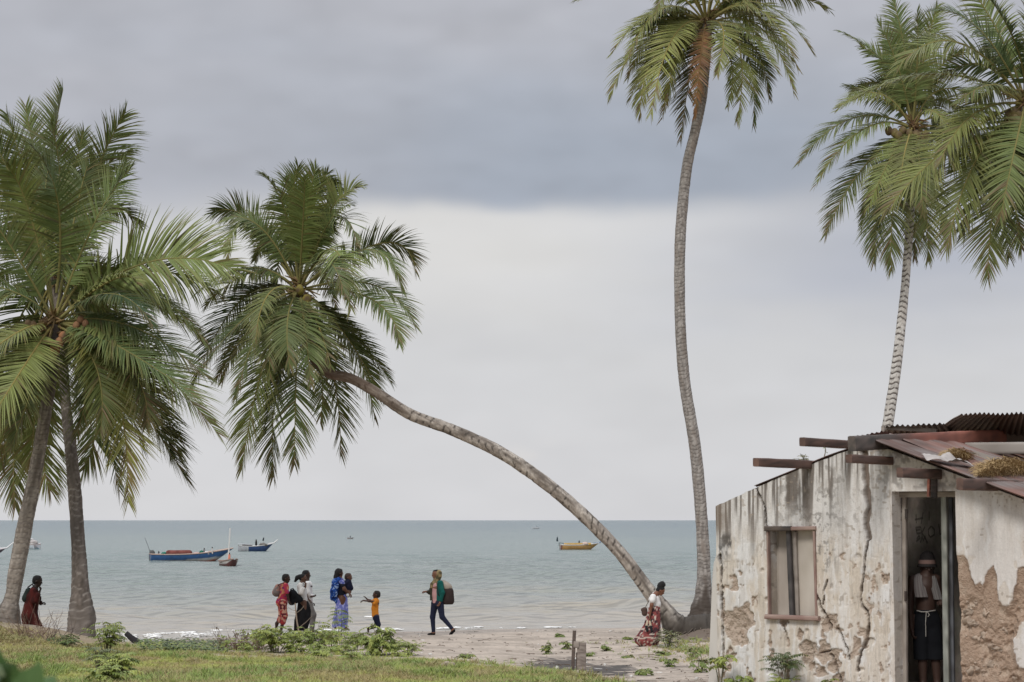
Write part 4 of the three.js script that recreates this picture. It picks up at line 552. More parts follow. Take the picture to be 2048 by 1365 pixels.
{
  // roof timbers and corrugated sheets
  const beam = (n, px, py, t, L, h, col, w = 0.09) => { const a = wallPt(px, py, t); return mesh(n, new GB().bar(a, a.clone().addScaledVector(HN, -L), w, h, col, 40, V(0, 1, 0), 0.008), M.wood, house); };
  beam('purlin', 1605, 884, 1.36, 6.0, 0.115, dkw); beam('purlin', 1512, 925, 1.45, 6.0, 0.118, dkw); beam('purlin', 1698, 918, 1.2, 5.8, 0.112, dkw); beam('purlin', 1800, 946, 1.15, 5.6, 0.13, dkw); beam('purlin', 1920, 969, 1.1, 5.6, 0.15, dkw);
  mesh('loose_beam', new GB().bar(wallPt(1704, 888, 1.05), at(2125, 866, 33), 0.11, 0.2, (p, t) => mixc(redw(p, t), woodc([0.05, 0.045, 0.04], [0.14, 0.11, 0.095])(p), ss(0.3, 0.12, t)), 50, V(0, 1, 0), 0.006), M.wood, house).userData.label = 'red painted beam lying loose over the roof';
  const rust = (k = 0) => (p) => { const f = fbm(p.x * 2.2 + k, p.y * 3, p.z * 2.2, 4), g = fbm(p.x * 7, p.y * 7 + k, p.z * 7, 3); return mixc(mixc([0.095, 0.056, 0.044], [0.19, 0.095, 0.072], ss(0.35, 0.65, f)), [0.19, 0.17, 0.16], ss(0.52, 0.7, g) * 0.7); };
  function sheet(n, A, B, C, D, waves, col, amp = 0.014, rows = 10, ragged = 0, label) {                                                                 // corners A B (wavy edge) C D below it
    const g = new GB(), m = waves * 8, nr = B.clone().sub(A).cross(D.clone().sub(A)).normalize(); const top = [];
    for (const lift of [0, -0.004]) for (let j = 0; j <= rows; j++) for (let i = 0; i <= m; i++) { const s = i / m, t = j / rows; const p = A.clone().lerp(B, s).lerp(D.clone().lerp(C, s), j === rows && ragged ? 1 + (noise(Math.floor(s * waves / 3) * 1.7, ragged) - 0.5) * 0.05 * ragged : t); p.addScaledVector(nr, Math.sin(s * waves * 2 * Math.PI) * amp + lift + (noise(s * 5 + ragged, t * 3) - 0.5) * 0.03); g.v(p, col(p)); }
    const k = (rows + 1) * (m + 1); for (let L = 0; L < 2; L++) for (let j = 0; j < rows; j++) for (let i = 0; i < m; i++) { const a = L * k + j * (m + 1) + i; g.quad(a, a + 1, a + m + 2, a + m + 1); }
    const o = mesh(n, g, M.metal, house); if (label) o.userData.label = label; return o;
  }
  const R = (u, t, up = 0.075) => WP(u, poly(TOP, u) + up, t), ua = TOP[4][0], uz = UR;
  [[0.42, -0.55, 0, 0.03], [-0.5, -1.5, -0.02, 0.045], [-1.42, -2.45, 0.015, 0.04], [-2.4, -3.5, 0, 0.02], [-3.4, -4.75, 0.02, 0.05]].forEach(([t0, t1, d0, lift], i) => { const us = ua + 0.03 + (i === 0 ? 0.12 : 0), L = V(0, lift, 0); sheet('roof_sheet', R(us, t0).add(L), R(us, t1).add(L), R(uz, t1 ).add(L), R(uz, t0).add(L).add(V(0, d0, 0)), Math.round((t0 - t1) / 0.076), rust(i * 3), 0.011, 16, i + 1); });
  const ul = UL + 0.25, uq = TOP[1][0]; [[0.02, -1.2], [-1.1, -2.4], [-2.3, -3.6], [-3.5, -4.75]].forEach(([t0, t1], i) => sheet('roof_sheet', R(ua - 0.12, t0, 0.03), R(ua - 0.12, t1, 0.03), R(i ? UL - 0.1 : uq, t1, 0.03), R(i ? UL - 0.1 : uq, t0, 0.03), 14, rust(20 + i), 0.010, 12, 0));
  sheet('roof_sheet', R(uq + 0.02, -0.1, 0.025), R(uq + 0.02, -1.2, 0.025), R(UL - 0.02, -1.2, 0.02), R(UL - 0.02, -0.32, 0.02), 14, rust(31), 0.01, 6, 0);
  // taller part behind: sheets seen from below, board, post, rear parapet
  const p = wallPt, dk = (q) => mixc([0.15, 0.105, 0.082], [0.27, 0.205, 0.165], clamp(fbm(q.x * 5, q.y * 5, q.z * 1.5, 4) * 1.8 - 0.4));
  sheet('roof_sheet', p(1922, 828, -3.0), p(2125, 824, -3.0), p(2140, 874, -4.7), p(1866, 866, -4.7), 22, dk, 0.018, 8, 0, 'upper corrugated sheet seen from below');
  sheet('roof_sheet', p(1772, 852, -3.1), p(1888, 846, -3.1), p(1905, 866, -4.7), p(1764, 868, -4.7), 11, dk, 0.015, 6, 0); sheet('roof_sheet', p(1704, 875, -1.6), p(1770, 861, -1.6), p(1800, 878, -2.8), p(1730, 884, -2.8), 7, rust(50), 0.012, 4, 0);
  mesh('roof_board', new GB().bar(p(1766, 856, -3.2), p(1874, 862, -3.3), 0.05, 0.062, greyw, 12), M.wood, house); mesh('roof_post', new GB().bar(p(1768, 892, -3.05), p(1767, 853, -3.05), 0.05, 0.05, greyw, 8, HN), M.wood, house);
  const back = new GB(); { const a = [[1762, 864, -4.6], [2130, 862, -4.6], [2130, 912, -4.6], [1762, 912, -4.6]].map(([x, y, t]) => p(x, y, t)); for (const d of [0, -0.15]) { const ids = []; for (let i = 0; i <= 20; i++) for (let j = 0; j <= 6; j++) { const q = a[0].clone().lerp(a[1], i / 20).lerp(a[3].clone().lerp(a[2], i / 20), j / 6).addScaledVector(HN, d); ids.push(back.v(q, dk(q))); } for (let i = 0; i < 20; i++) for (let j = 0; j < 6; j++) back.quad(ids[i * 7 + j], ids[i * 7 + j + 1], ids[(i + 1) * 7 + j + 1], ids[(i + 1) * 7 + j]); } } mesh('rear_boarding', back, M.wood, house);
  const par = new GB().bar(p(1872, 898, -2.9), p(2130, 896, -2.9), 0.12, 0.17, (q) => mixc([0.34, 0.31, 0.28], [0.22, 0.195, 0.17], clamp(fbm(q.x * 3, q.y * 5, q.z, 4) * 2 - 0.6)), 24); mesh('parapet', par, M.matte, house);
  // things lying on the roof
  const onRoof = (px, py) => { const N = HN.clone().cross(WP(uz, poly(TOP, uz)).sub(WP(ua, poly(TOP, ua)))).normalize(), o = R(ua, 0, 0.11), r = ray(px, py), c = V(0, EYE, 0); return c.clone().addScaledVector(r, o.sub(c).dot(N) / r.dot(N)); };
  const cl = new GB(), cw = 34, ch = 14; for (let j = 0; j <= ch; j++) for (let i = 0; i <= cw; i++) { const s = i / cw, t = j / ch, q = onRoof(mix(1848, 1944, s) + (t - 0.5) * 14, mix(921, 937, s) + (t - 0.5) * 12 * (1 - s * 0.5)); q.y += 0.03 + 0.12 * fbm(s * 5 + 3, t * 2.2, 0, 3) * Math.sin(Math.PI * clamp(s, 0.02, 0.98)) ** 0.5 + 0.014 * Math.sin(s * 13 + t * 5); cl.v(q, mulc([0.42, 0.385, 0.36], 0.85 + 0.3 * noise(i * 0.4, j * 0.6))); }
  for (let j = 0; j < ch; j++) for (let i = 0; i < cw; i++) { const a = j * (cw + 1) + i; cl.quad(a, a + 1, a + cw + 2, a + cw + 1); } tag(mesh('cloth', cl, M.cloth), 'crumpled off-white cloth lying on the rusty roof over the doorway', 'cloth');
  const hay = (n, x0, x1, y0, y1, h, cnt, label, seed) => { const g = new GB(), r = rng(seed); for (let k = 0; k < cnt; k++) { const s = r(), q = onRoof(mix(x0, x1, s), mix(y0, y1, r())); const hh = h * Math.sin(Math.PI * clamp(s, 0.05, 0.95)) ** 0.6; q.y += r() * hh; const a = r() * 6.28, d = V(Math.cos(a), (r() - 0.5) * 0.5, Math.sin(a)), L = 0.06 + r() * 0.14, w = V(-d.z, r(), d.x).normalize().multiplyScalar(0.0035), c = mixc([0.42, 0.30, 0.15], [0.22, 0.145, 0.075], r()), m = q.clone().addScaledVector(d, L / 2).add(V(0, 0.03 * r(), 0)), e = q.clone().addScaledVector(d, L).add(V(0, -0.03, 0)); const i0 = g.v(q.clone().add(w), c), i1 = g.v(q.clone().sub(w), c), i2 = g.v(m.clone().add(w), c), i3 = g.v(m.clone().sub(w), c), i4 = g.v(e, c); g.quad(i0, i1, i3, i2); g.tri(i2, i3, i4); } tag(mesh('dry_grass', g, M.cloth), label, 'dry grass'); };
  hay('a', 1955, 2075, 938, 956, 0.16, 4200, 'large tangle of brown dry grass on the roof near the eave', 5); hay('b', 1888, 1938, 912, 922, 0.11, 1500, 'small tuft of yellow dry grass on the roof above the cloth', 6);
}
// ───────────────────────── people ─────────────────────────
// a body is the smooth union of tapered capsules round the joints of its pose, meshed as one surface
function iso(prims, cell, colour, k = 0.03, clips = []) {
  const lo = V(1e9, 1e9, 1e9), hi = V(-1e9, -1e9, -1e9), pad = k + cell * 3;
  for (const q of prims) for (const [p, r] of [[q.a, q.ra], [q.b, q.rb]]) { lo.min(p.clone().subScalar(r * (q.s ?? 1) + pad)); hi.max(p.clone().addScalar(r * (q.s ?? 1) + pad)); }
  const n = [0, 1, 2].map((i) => Math.ceil((hi.getComponent(i) - lo.getComponent(i)) / cell) + 1), [nx, ny, nz] = n, f = new Float32Array(nx * ny * nz).fill(9);
  for (const q of prims) {
    const kk = q.k ?? k, R = Math.max(q.ra, q.rb) + kk + cell * 3, a = q.a, b = q.b, bx = b.x - a.x, by = b.y - a.y, bz = b.z - a.z, L2 = Math.max(bx * bx + by * by + bz * bz, 1e-9), sx = 1 / (q.sx ?? 1), sy = 1 / (q.sy ?? 1), sz = 1 / (q.sz ?? 1);
    const i0 = [0, 1, 2].map((i) => Math.max(0, Math.floor((Math.min(a.getComponent(i), b.getComponent(i)) - R - lo.getComponent(i)) / cell))), i1 = [0, 1, 2].map((i) => Math.min(n[i] - 1, Math.ceil((Math.max(a.getComponent(i), b.getComponent(i)) + R - lo.getComponent(i)) / cell)));
    for (let z = i0[2]; z <= i1[2]; z++) for (let y = i0[1]; y <= i1[1]; y++) for (let x = i0[0]; x <= i1[0]; x++) {
      const px = lo.x + x * cell - a.x, py = lo.y + y * cell - a.y, pz = lo.z + z * cell - a.z, t = Math.min(1, Math.max(0, (px * bx + py * by + pz * bz) / L2));
      const d = Math.hypot((px - bx * t) * sx, (py - by * t) * sy, (pz - bz * t) * sz) - (q.ra + (q.rb - q.ra) * t), o = (z * ny + y) * nx + x, v = f[o];
      const h = Math.max(kk - Math.abs(d - v), 0) / kk; f[o] = Math.min(d, v) - h * h * kk * 0.25;
    }
  }
  for (const c of clips) for (let z = 0; z < nz; z++) for (let y = 0; y < ny; y++) for (let x = 0; x < nx; x++) { const o = (z * ny + y) * nx + x; f[o] = Math.max(f[o], (lo.x + x * cell - c.p.x) * c.n.x + (lo.y + y * cell - c.p.y) * c.n.y + (lo.z + z * cell - c.p.z) * c.n.z); }
  const g = new GB(), id = new Int32Array(nx * ny * nz).fill(-1), O = (x, y, z) => (z * ny + y) * nx + x;
  for (let z = 0; z < nz - 1; z++) for (let y = 0; y < ny - 1; y++) for (let x = 0; x < nx - 1; x++) {
    let m = 0; const c = []; for (let q = 0; q < 8; q++) { const v = f[O(x + (q & 1), y + (q >> 1 & 1), z + (q >> 2))]; c.push(v); if (v < 0) m |= 1 << q; } if (m === 0 || m === 255) continue;
    let sx = 0, sy = 0, sz = 0, k2 = 0; for (const [a, b] of [[0, 1], [2, 3], [4, 5], [6, 7], [0, 2], [1, 3], [4, 6], [5, 7], [0, 4], [1, 5], [2, 6], [3, 7]]) if ((c[a] < 0) !== (c[b] < 0)) { const t = c[a] / (c[a] - c[b]); sx += mix(a & 1, b & 1, t); sy += mix(a >> 1 & 1, b >> 1 & 1, t); sz += mix(a >> 2, b >> 2, t); k2++; }
    const p = V(lo.x + (x + sx / k2) * cell, lo.y + (y + sy / k2) * cell, lo.z + (z + sz / k2) * cell); id[O(x, y, z)] = g.v(p, typeof colour === 'function' ? colour(p) : colour);
  }
  for (let z = 1; z < nz - 1; z++) for (let y = 1; y < ny - 1; y++) for (let x = 1; x < nx - 1; x++) {
    const v = f[O(x, y, z)] < 0; for (const [dx, dy, dz, q] of [[1, 0, 0, [[0, -1, -1], [0, 0, -1], [0, 0, 0], [0, -1, 0]]], [0, 1, 0, [[-1, 0, -1], [-1, 0, 0], [0, 0, 0], [0, 0, -1]]], [0, 0, 1, [[-1, -1, 0], [0, -1, 0], [0, 0, 0], [-1, 0, 0]]]]) {
      if (v === f[O(x + dx, y + dy, z + dz)] < 0) continue; const w = q.map(([a, b, c]) => id[O(x + a, y + b, z + c)]); if (w.some((i) => i < 0)) continue; v ? g.quad(w[0], w[1], w[2], w[3]) : g.quad(w[3], w[2], w[1], w[0]);
    }
  }
  return g;
}
const cap = (a, b, ra, rb = ra, o = {}) => ({ a, b, ra, rb, ...o });
const SKIN = [0.085, 0.042, 0.026], DARKSKIN = [0.045, 0.023, 0.016], HAIR = [0.008, 0.007, 0.007];
// a person: a scale of the photograph at that distance, joints measured in it, with depth towards the camera in metres
class Person {
  constructor(label, D, cropX, cropY, s, foot, o = {}) { this.D = D; this.P = (x, y, dz = 0) => at(cropX + x / s, cropY + y / s, D - dz); const b = this.P(foot[0], foot[1]); this.t = thing('person', label, 'person', b, o.group); this.h = o.h ?? 1; this.skin = o.skin ?? SKIN; this.prims = []; this.hands = []; }
  limb(pts, rs, k) { for (let i = 0; i < pts.length - 1; i++) this.prims.push(cap(pts[i], pts[i + 1], rs[i], rs[i + 1], { k })); return this; }
  // head: skull, jaw, nose, lips, ears; f is where the face looks
  head(c, f, o = {}) {
    const k = (o.k ?? 1) * this.h, up = (o.up ?? V(0, 1, 0)).clone().normalize(), F_ = f.clone().normalize(), S = F_.clone().cross(up).normalize(), U = S.clone().cross(F_).normalize(), q = (a, b, d) => c.clone().addScaledVector(F_, a * k).addScaledVector(U, b * k).addScaledVector(S, d * k);
    this.prims.push(cap(q(-0.022, 0.03, 0), q(0.012, 0.03, 0), 0.088 * k, 0.082 * k, { k: 0.03 }), cap(q(0.03, -0.04, 0), q(0.05, -0.075, 0), 0.058 * k, 0.040 * k, { k: 0.03 }), cap(q(0.094, 0.0, 0), q(0.108, -0.025, 0), 0.010 * k, 0.016 * k, { k: 0.012 }), cap(q(0.088, -0.055, -0.018), q(0.088, -0.055, 0.018), 0.012 * k, 0.012 * k, { k: 0.01 }), cap(q(0.088, 0.022, -0.03), q(0.088, 0.022, 0.03), 0.012 * k, 0.012 * k, { k: 0.012 }), cap(q(-0.005, -0.005, 0.085), q(-0.012, -0.03, 0.085), 0.018 * k, 0.011 * k, { k: 0.008 }), cap(q(-0.005, -0.005, -0.085), q(-0.012, -0.03, -0.085), 0.018 * k, 0.011 * k, { k: 0.008 }));
    this.hd = { c, q, k }; for (const s of [-1, 1]) mesh('eye', new GB().ball(q(0.079, 0.004, 0.032 * s), 0.012 * k, 0.009 * k, 0.012 * k, [0.35, 0.33, 0.3], 4), M.skin, this.t);
    return this;
  }
  hand(w, dir, palm, curl = 0.5, k = 1, spread = 0.018) { this.hands.push([w, dir.clone().normalize(), palm.clone().normalize(), curl, k * this.h, spread]); return this; }
  body() {
    const g = [iso(this.prims, 0.014, this.skin, 0.045)];
    for (const [w, d, pn, curl, k, sp] of this.hands) {
      const s = d.clone().cross(pn).normalize(), n = s.clone().cross(d).normalize(), q = (a, b, c) => w.clone().addScaledVector(d, a * k).addScaledVector(s, b * k).addScaledVector(n, c * k), pr = [cap(q(-0.03, 0, 0), q(0.02, 0, 0), 0.026 * k, 0.026 * k, { k: 0.02 }), cap(q(0.025, -0.022, 0), q(0.085, -0.026, 0), 0.017 * k, 0.015 * k), cap(q(0.025, 0.0, 0), q(0.088, 0.0, 0), 0.019 * k, 0.015 * k), cap(q(0.025, 0.02, 0), q(0.08, 0.026, 0), 0.017 * k, 0.014 * k)];
      [[-0.032, 0.068], [-0.011, 0.08], [0.011, 0.075], [0.032, 0.058]].forEach(([b, L], i) => { let p = q(0.085 - Math.abs(i - 1.3) * 0.005, b, 0), a = curl * 0.6; for (let j = 0; j < 3; j++) { const e = p.clone().addScaledVector(d, Math.cos(a) * L * k * [0.46, 0.30, 0.24][j]).addScaledVector(n, Math.sin(a) * L * k * [0.46, 0.30, 0.24][j]).addScaledVector(s, (b * sp * 10) * L * k * 0.3); pr.push(cap(p, e, (0.0098 - j * 0.0008) * k, (0.0092 - j * 0.0010) * k, { k: 0.006 })); p = e; a += curl * 1.1; } });
      const t0 = q(0.012, -0.03, 0.006), t1 = q(0.05, -0.052, 0.02), t2 = q(0.08, -0.05, 0.035); pr.push(cap(t0, t1, 0.0145 * k, 0.011 * k, { k: 0.012 }), cap(t1, t2, 0.011 * k, 0.009 * k, { k: 0.006 })); g.push(iso(pr, 0.0045, this.skin, 0.012));
    }
    const m = new GB(); for (const q of g) { const b = m.n; m.p.push(...q.p); m.c.push(...q.c); m.t.push(...q.t); for (const i of q.i) m.i.push(i + b); m.n += q.n; } this.bodyMesh = mesh('body', m, M.skin, this.t); return this;
  }
  wear(name, prims, col, k = 0.04, clips = [], cell = 0.014, mat = M.cloth, label) { const m = mesh(name, iso(prims, cell, col, k, clips), mat, this.t); if (label) m.userData.label = label; return this; }
  hairCap(col = HAIR, back = 0.2, drop = 0.0, name = 'hair') { const { q, k } = this.hd; return this.wear(name, [cap(q(-0.03, 0.037, 0), q(0.006, 0.046, 0), 0.092 * k, 0.084 * k), cap(q(-0.055, -0.02 - drop, 0), q(-0.04, 0.02, 0), 0.066 * k, 0.075 * k)], col, 0.03, [{ p: q(0.045, 0.05, 0), n: q(0.09, -0.02, 0).sub(q(0, 0, 0)).normalize() }], 0.011, M.matte); }
}
const noisy = (a, b, sc, th, c = null, sc2 = 30, th2 = 0.62) => (p) => { const f = fbm(p.x * sc, p.y * sc, p.z * sc, 2); let q = f > th ? b : a; if (c && noise(p.x * sc2 + 5, p.y * sc2, p.z * sc2) > th2) q = c; return q; };
const plain = (c, v = 0.12) => (p) => mulc(c, 1 + v * 2 * (fbm(p.x * 11, p.y * 11, p.z * 11, 2) - 0.5));
// a hanging cloth: rings of [x, y, half width in px, depth ratio, dz], folds growing downwards
function drape(P, rows, s, D, col, folds = 9, depth = 0.06, seed = 1, ang = 0) {
  const g = new GB(), n = 72, m = 34, C = new THREE.CatmullRomCurve3(rows.map((r) => P(r[0], r[1], r[4] ?? 0)));
  for (let j = 0; j <= m; j++) { const t = j / m, c = C.getPoint(t), ri = Math.min(rows.length - 2, Math.floor(t * (rows.length - 1))), fr = t * (rows.length - 1) - ri, hw = mix(rows[ri][2], rows[ri + 1][2], fr) / s * D / F, dr = mix(rows[ri][3], rows[ri + 1][3], fr);
    for (let i = 0; i < n; i++) { const a = i / n * 2 * Math.PI, fo = 1 + depth * ss(0, 0.7, t) * (Math.sin(a * folds + seed + 1.5 * Math.sin(a * 2 + t * 2)) + 0.6 * (noise(Math.cos(a) * 3 + seed, Math.sin(a) * 3, t * 2) - 0.5)); const p = c.clone().add(V(Math.cos(a) * hw * fo, (j === m ? (noise(Math.cos(a) * 2, Math.sin(a) * 2, seed) - 0.5) * 0.09 : 0), Math.sin(a) * hw * dr * fo)); g.v(p, col(p, a, t)); } }
  for (let j = 0; j < m; j++) for (let i = 0; i < n; i++) { const i2 = (i + 1) % n; g.quad(j * n + i, j * n + i2, (j + 1) * n + i2, (j + 1) * n + i); } return g;
}
const XP = V(1, 0, 0), XN = V(-1, 0, 0), YN = V(0, -1, 0), ZP = V(0, 0, 1), YP = V(0, 1, 0);
const feetD = (px, py) => -groundHit(px, py).z;
{ // woman walking left with a big rucksack
  const D = feetD(880, 1271.5), s = 8.03, w = new Person('woman with a khaki headscarf, teal jacket and pink top striding left', D, 820, 1120, s, [440, 1212], { skin: [0.20, 0.095, 0.06] }), P = w.P;
  w.limb([P(445, 690), P(440, 560), P(430, 440), P(425, 370)], [0.115, 0.105, 0.115, 0.07]).limb([P(425, 370), P(420, 290)], [0.055, 0.05]).limb([P(470, 385, 0.13), P(395, 390, -0.14)], [0.05, 0.05]);
  w.limb([P(480, 375, 0.16), P(525, 530, 0.2), P(485, 672, 0.2)], [0.05, 0.04, 0.028]).limb([P(385, 385, -0.17), P(318, 530, -0.2), P(272, 515, -0.14)], [0.05, 0.04, 0.028]);
  w.limb([P(400, 700, -0.08), P(362, 920, -0.08), P(378, 1165, -0.08)], [0.095, 0.06, 0.04]).limb([P(480, 700, 0.08), P(515, 920, 0.08), P(682, 1115, 0.08)], [0.095, 0.06, 0.04]).limb([P(380, 1180, -0.08), P(300, 1205, -0.1)], [0.04, 0.026]).limb([P(690, 1130, 0.08), P(650, 1195, 0.06)], [0.04, 0.026]);
  w.head(P(415, 240), V(-1, -0.12, 0.15)).hand(P(485, 680, 0.2), V(-0.3, -1, 0), V(-1, 0, 0), 0.8).hand(P(268, 515, -0.14), V(-1, 0.05, 0.1), V(0, -1, 0), 1.0).body();
  w.wear('trousers', [cap(P(445, 690), P(445, 640), 0.13, 0.12), cap(P(400, 700, -0.08), P(362, 920, -0.08), 0.105, 0.068), cap(P(362, 920, -0.08), P(377, 1160, -0.08), 0.068, 0.05), cap(P(480, 700, 0.08), P(515, 920, 0.08), 0.105, 0.068), cap(P(515, 920, 0.08), P(676, 1110, 0.08), 0.068, 0.048)], plain([0.022, 0.026, 0.05]), 0.04);
  w.wear('top', [cap(P(440, 690), P(432, 560), 0.128, 0.118), cap(P(432, 560), P(425, 420), 0.118, 0.12)], plain([0.52, 0.30, 0.29]), 0.05, [{ p: P(440, 700), n: YN }]);
  w.wear('jacket', [cap(P(485, 640, 0.05), P(480, 400, 0.06), 0.12, 0.115), cap(P(480, 375, 0.16), P(525, 530, 0.2), 0.066, 0.056), cap(P(525, 530, 0.2), P(492, 655, 0.2), 0.056, 0.048)], plain([0.012, 0.10, 0.085], 0.3), 0.035, [{ p: P(425, 500), n: V(-1, 0.1, 0) }]);
  w.wear('jacket', [cap(P(360, 650, -0.06), P(360, 430, -0.08), 0.07, 0.07), cap(P(385, 385, -0.17), P(318, 530, -0.2), 0.064, 0.054), cap(P(318, 530, -0.2), P(285, 518, -0.15), 0.054, 0.044)], plain([0.055, 0.05, 0.035], 0.4), 0.03, [{ p: P(350, 660), n: YN }]);
  w.wear('headscarf', [cap(P(455, 222), P(455, 262), 0.098, 0.09), cap(P(455, 270), P(425, 345), 0.075, 0.085), cap(P(425, 345), P(355, 400, 0.03), 0.09, 0.055), cap(P(360, 400), P(345, 440, 0.04), 0.055, 0.04)], (p) => mixc([0.30, 0.23, 0.12], [0.10, 0.085, 0.05], ss(0.4, 0.6, fbm(p.x * 14, p.y * 14, p.z * 14, 3))), 0.04, [{ p: P(398, 240), n: V(-1, 0.75, 0).normalize() }].slice(0, 0), 0.013);
  w.wear('hair', [cap(P(400, 200), P(430, 200), 0.06, 0.07)], HAIR, 0.02, [], 0.012, M.matte);
  for (const [a, b, z] of [[[380, 1190], [300, 1206], -0.08], [[700, 1140], [648, 1202], 0.08]]) w.wear('shoe', [cap(P(...a, z), P(...b, z - 0.01), 0.048, 0.036)], [0.012, 0.011, 0.012], 0.02, [], 0.011);
  const b = thing('rucksack', 'large brown rucksack with a beige top carried by the woman in teal', 'rucksack', P(600, 720)); mesh('bag', iso([cap(P(590, 660), P(600, 520), 0.15, 0.15, { sz: 1.15 }), cap(P(640, 660), P(630, 520), 0.12, 0.11, { sz: 1.2 })], 0.014, plain([0.045, 0.032, 0.03], 0.3), 0.05, [{ p: P(600, 720), n: YN }]), M.cloth, b);
  mesh('flap', iso([cap(P(540, 380), P(600, 440), 0.085, 0.11, { sz: 1.3 }), cap(P(600, 440), P(640, 450), 0.10, 0.06, { sz: 1.3 })], 0.014, plain([0.36, 0.31, 0.26], 0.25), 0.05), M.cloth, b); mesh('strap', new GB().tube([P(500, 340, 0.12), P(440, 420, 0.14), P(450, 560, 0.17), P(530, 640, 0.16)], 0.016, 0.016, [0.03, 0.025, 0.03], 6), M.cloth, b);
}
{ // woman in a red print suit with a small backpack
  const D = feetD(560, 1267) - 0.5, s = 9.75, w = new Person('woman in a red and pink print suit walking right behind the bushes', D, 540, 1130, s, [230, 1340], { skin: DARKSKIN }), P = w.P, pat = noisy([0.34, 0.045, 0.045], [0.52, 0.28, 0.20], 13, 0.5, [0.10, 0.02, 0.03], 19, 0.64), top = noisy([0.38, 0.04, 0.07], [0.50, 0.22, 0.12], 11, 0.54, [0.20, 0.03, 0.13], 17, 0.66);
  w.limb([P(235, 730), P(250, 600), P(275, 470), P(290, 390)], [0.12, 0.10, 0.115, 0.07]).limb([P(290, 390), P(308, 320)], [0.055, 0.052]).limb([P(300, 410, 0.14), P(270, 410, -0.14)], [0.05, 0.05]);
  w.limb([P(300, 405, 0.17), P(330, 560, 0.2), P(360, 700, 0.18)], [0.05, 0.042, 0.03]).limb([P(280, 405, -0.17), P(320, 520, -0.2), P(380, 560, -0.16)], [0.05, 0.042, 0.03]);
  w.limb([P(240, 750, 0.08), P(270, 1010, 0.08), P(228, 1210, 0.08)], [0.10, 0.062, 0.042]).limb([P(228, 1210, 0.08), P(205, 1325, 0.08)], [0.042, 0.036]).limb([P(225, 750, -0.08), P(235, 1000, -0.08), P(130, 1150, -0.08), P(115, 1260, -0.08)], [0.10, 0.062, 0.045, 0.034]).limb([P(205, 1325, 0.08), P(240, 1340, 0.1)], [0.036, 0.025]);
  w.head(P(315, 272), V(1, -0.1, 0.1), { k: 1.05 }).hand(P(362, 705, 0.18), V(0.3, -1, 0), V(1, 0, 0), 0.7).hand(P(382, 560, -0.16), V(1, 0, 0), V(0, -1, 0), 0.7).body(); w.hairCap([0.012, 0.009, 0.008]);
  w.wear('tunic', [cap(P(235, 740), P(250, 600), 0.15, 0.118), cap(P(250, 600), P(278, 440), 0.118, 0.128), cap(P(278, 440), P(290, 395), 0.12, 0.08), cap(P(300, 405, 0.17), P(328, 545, 0.2), 0.07, 0.062), cap(P(280, 405, -0.17), P(318, 510, -0.2), 0.07, 0.062), cap(P(205, 735), P(235, 735), 0.14, 0.14)], top, 0.05);
  w.wear('trousers', [cap(P(240, 750, 0.08), P(270, 1000, 0.08), 0.125, 0.10), cap(P(270, 1000, 0.08), P(245, 1120, 0.08), 0.10, 0.09), cap(P(225, 750, -0.08), P(235, 1000, -0.08), 0.125, 0.10), cap(P(235, 1000, -0.08), P(180, 1090, -0.08), 0.10, 0.08)], pat, 0.05);
  const b = thing('backpack', 'small pink and grey backpack on the woman in red print', 'backpack', P(120, 600)); mesh('bag', iso([cap(P(125, 540), P(150, 440), 0.13, 0.09, { sz: 1.2 })], 0.014, noisy([0.30, 0.17, 0.14], [0.16, 0.13, 0.12], 9, 0.5), 0.04), M.cloth, b); mesh('strap', new GB().tube([P(150, 400, 0.1), P(250, 360, 0.15), P(315, 420, 0.16)], 0.02, 0.02, [0.12, 0.05, 0.05], 6), M.cloth, b);
}
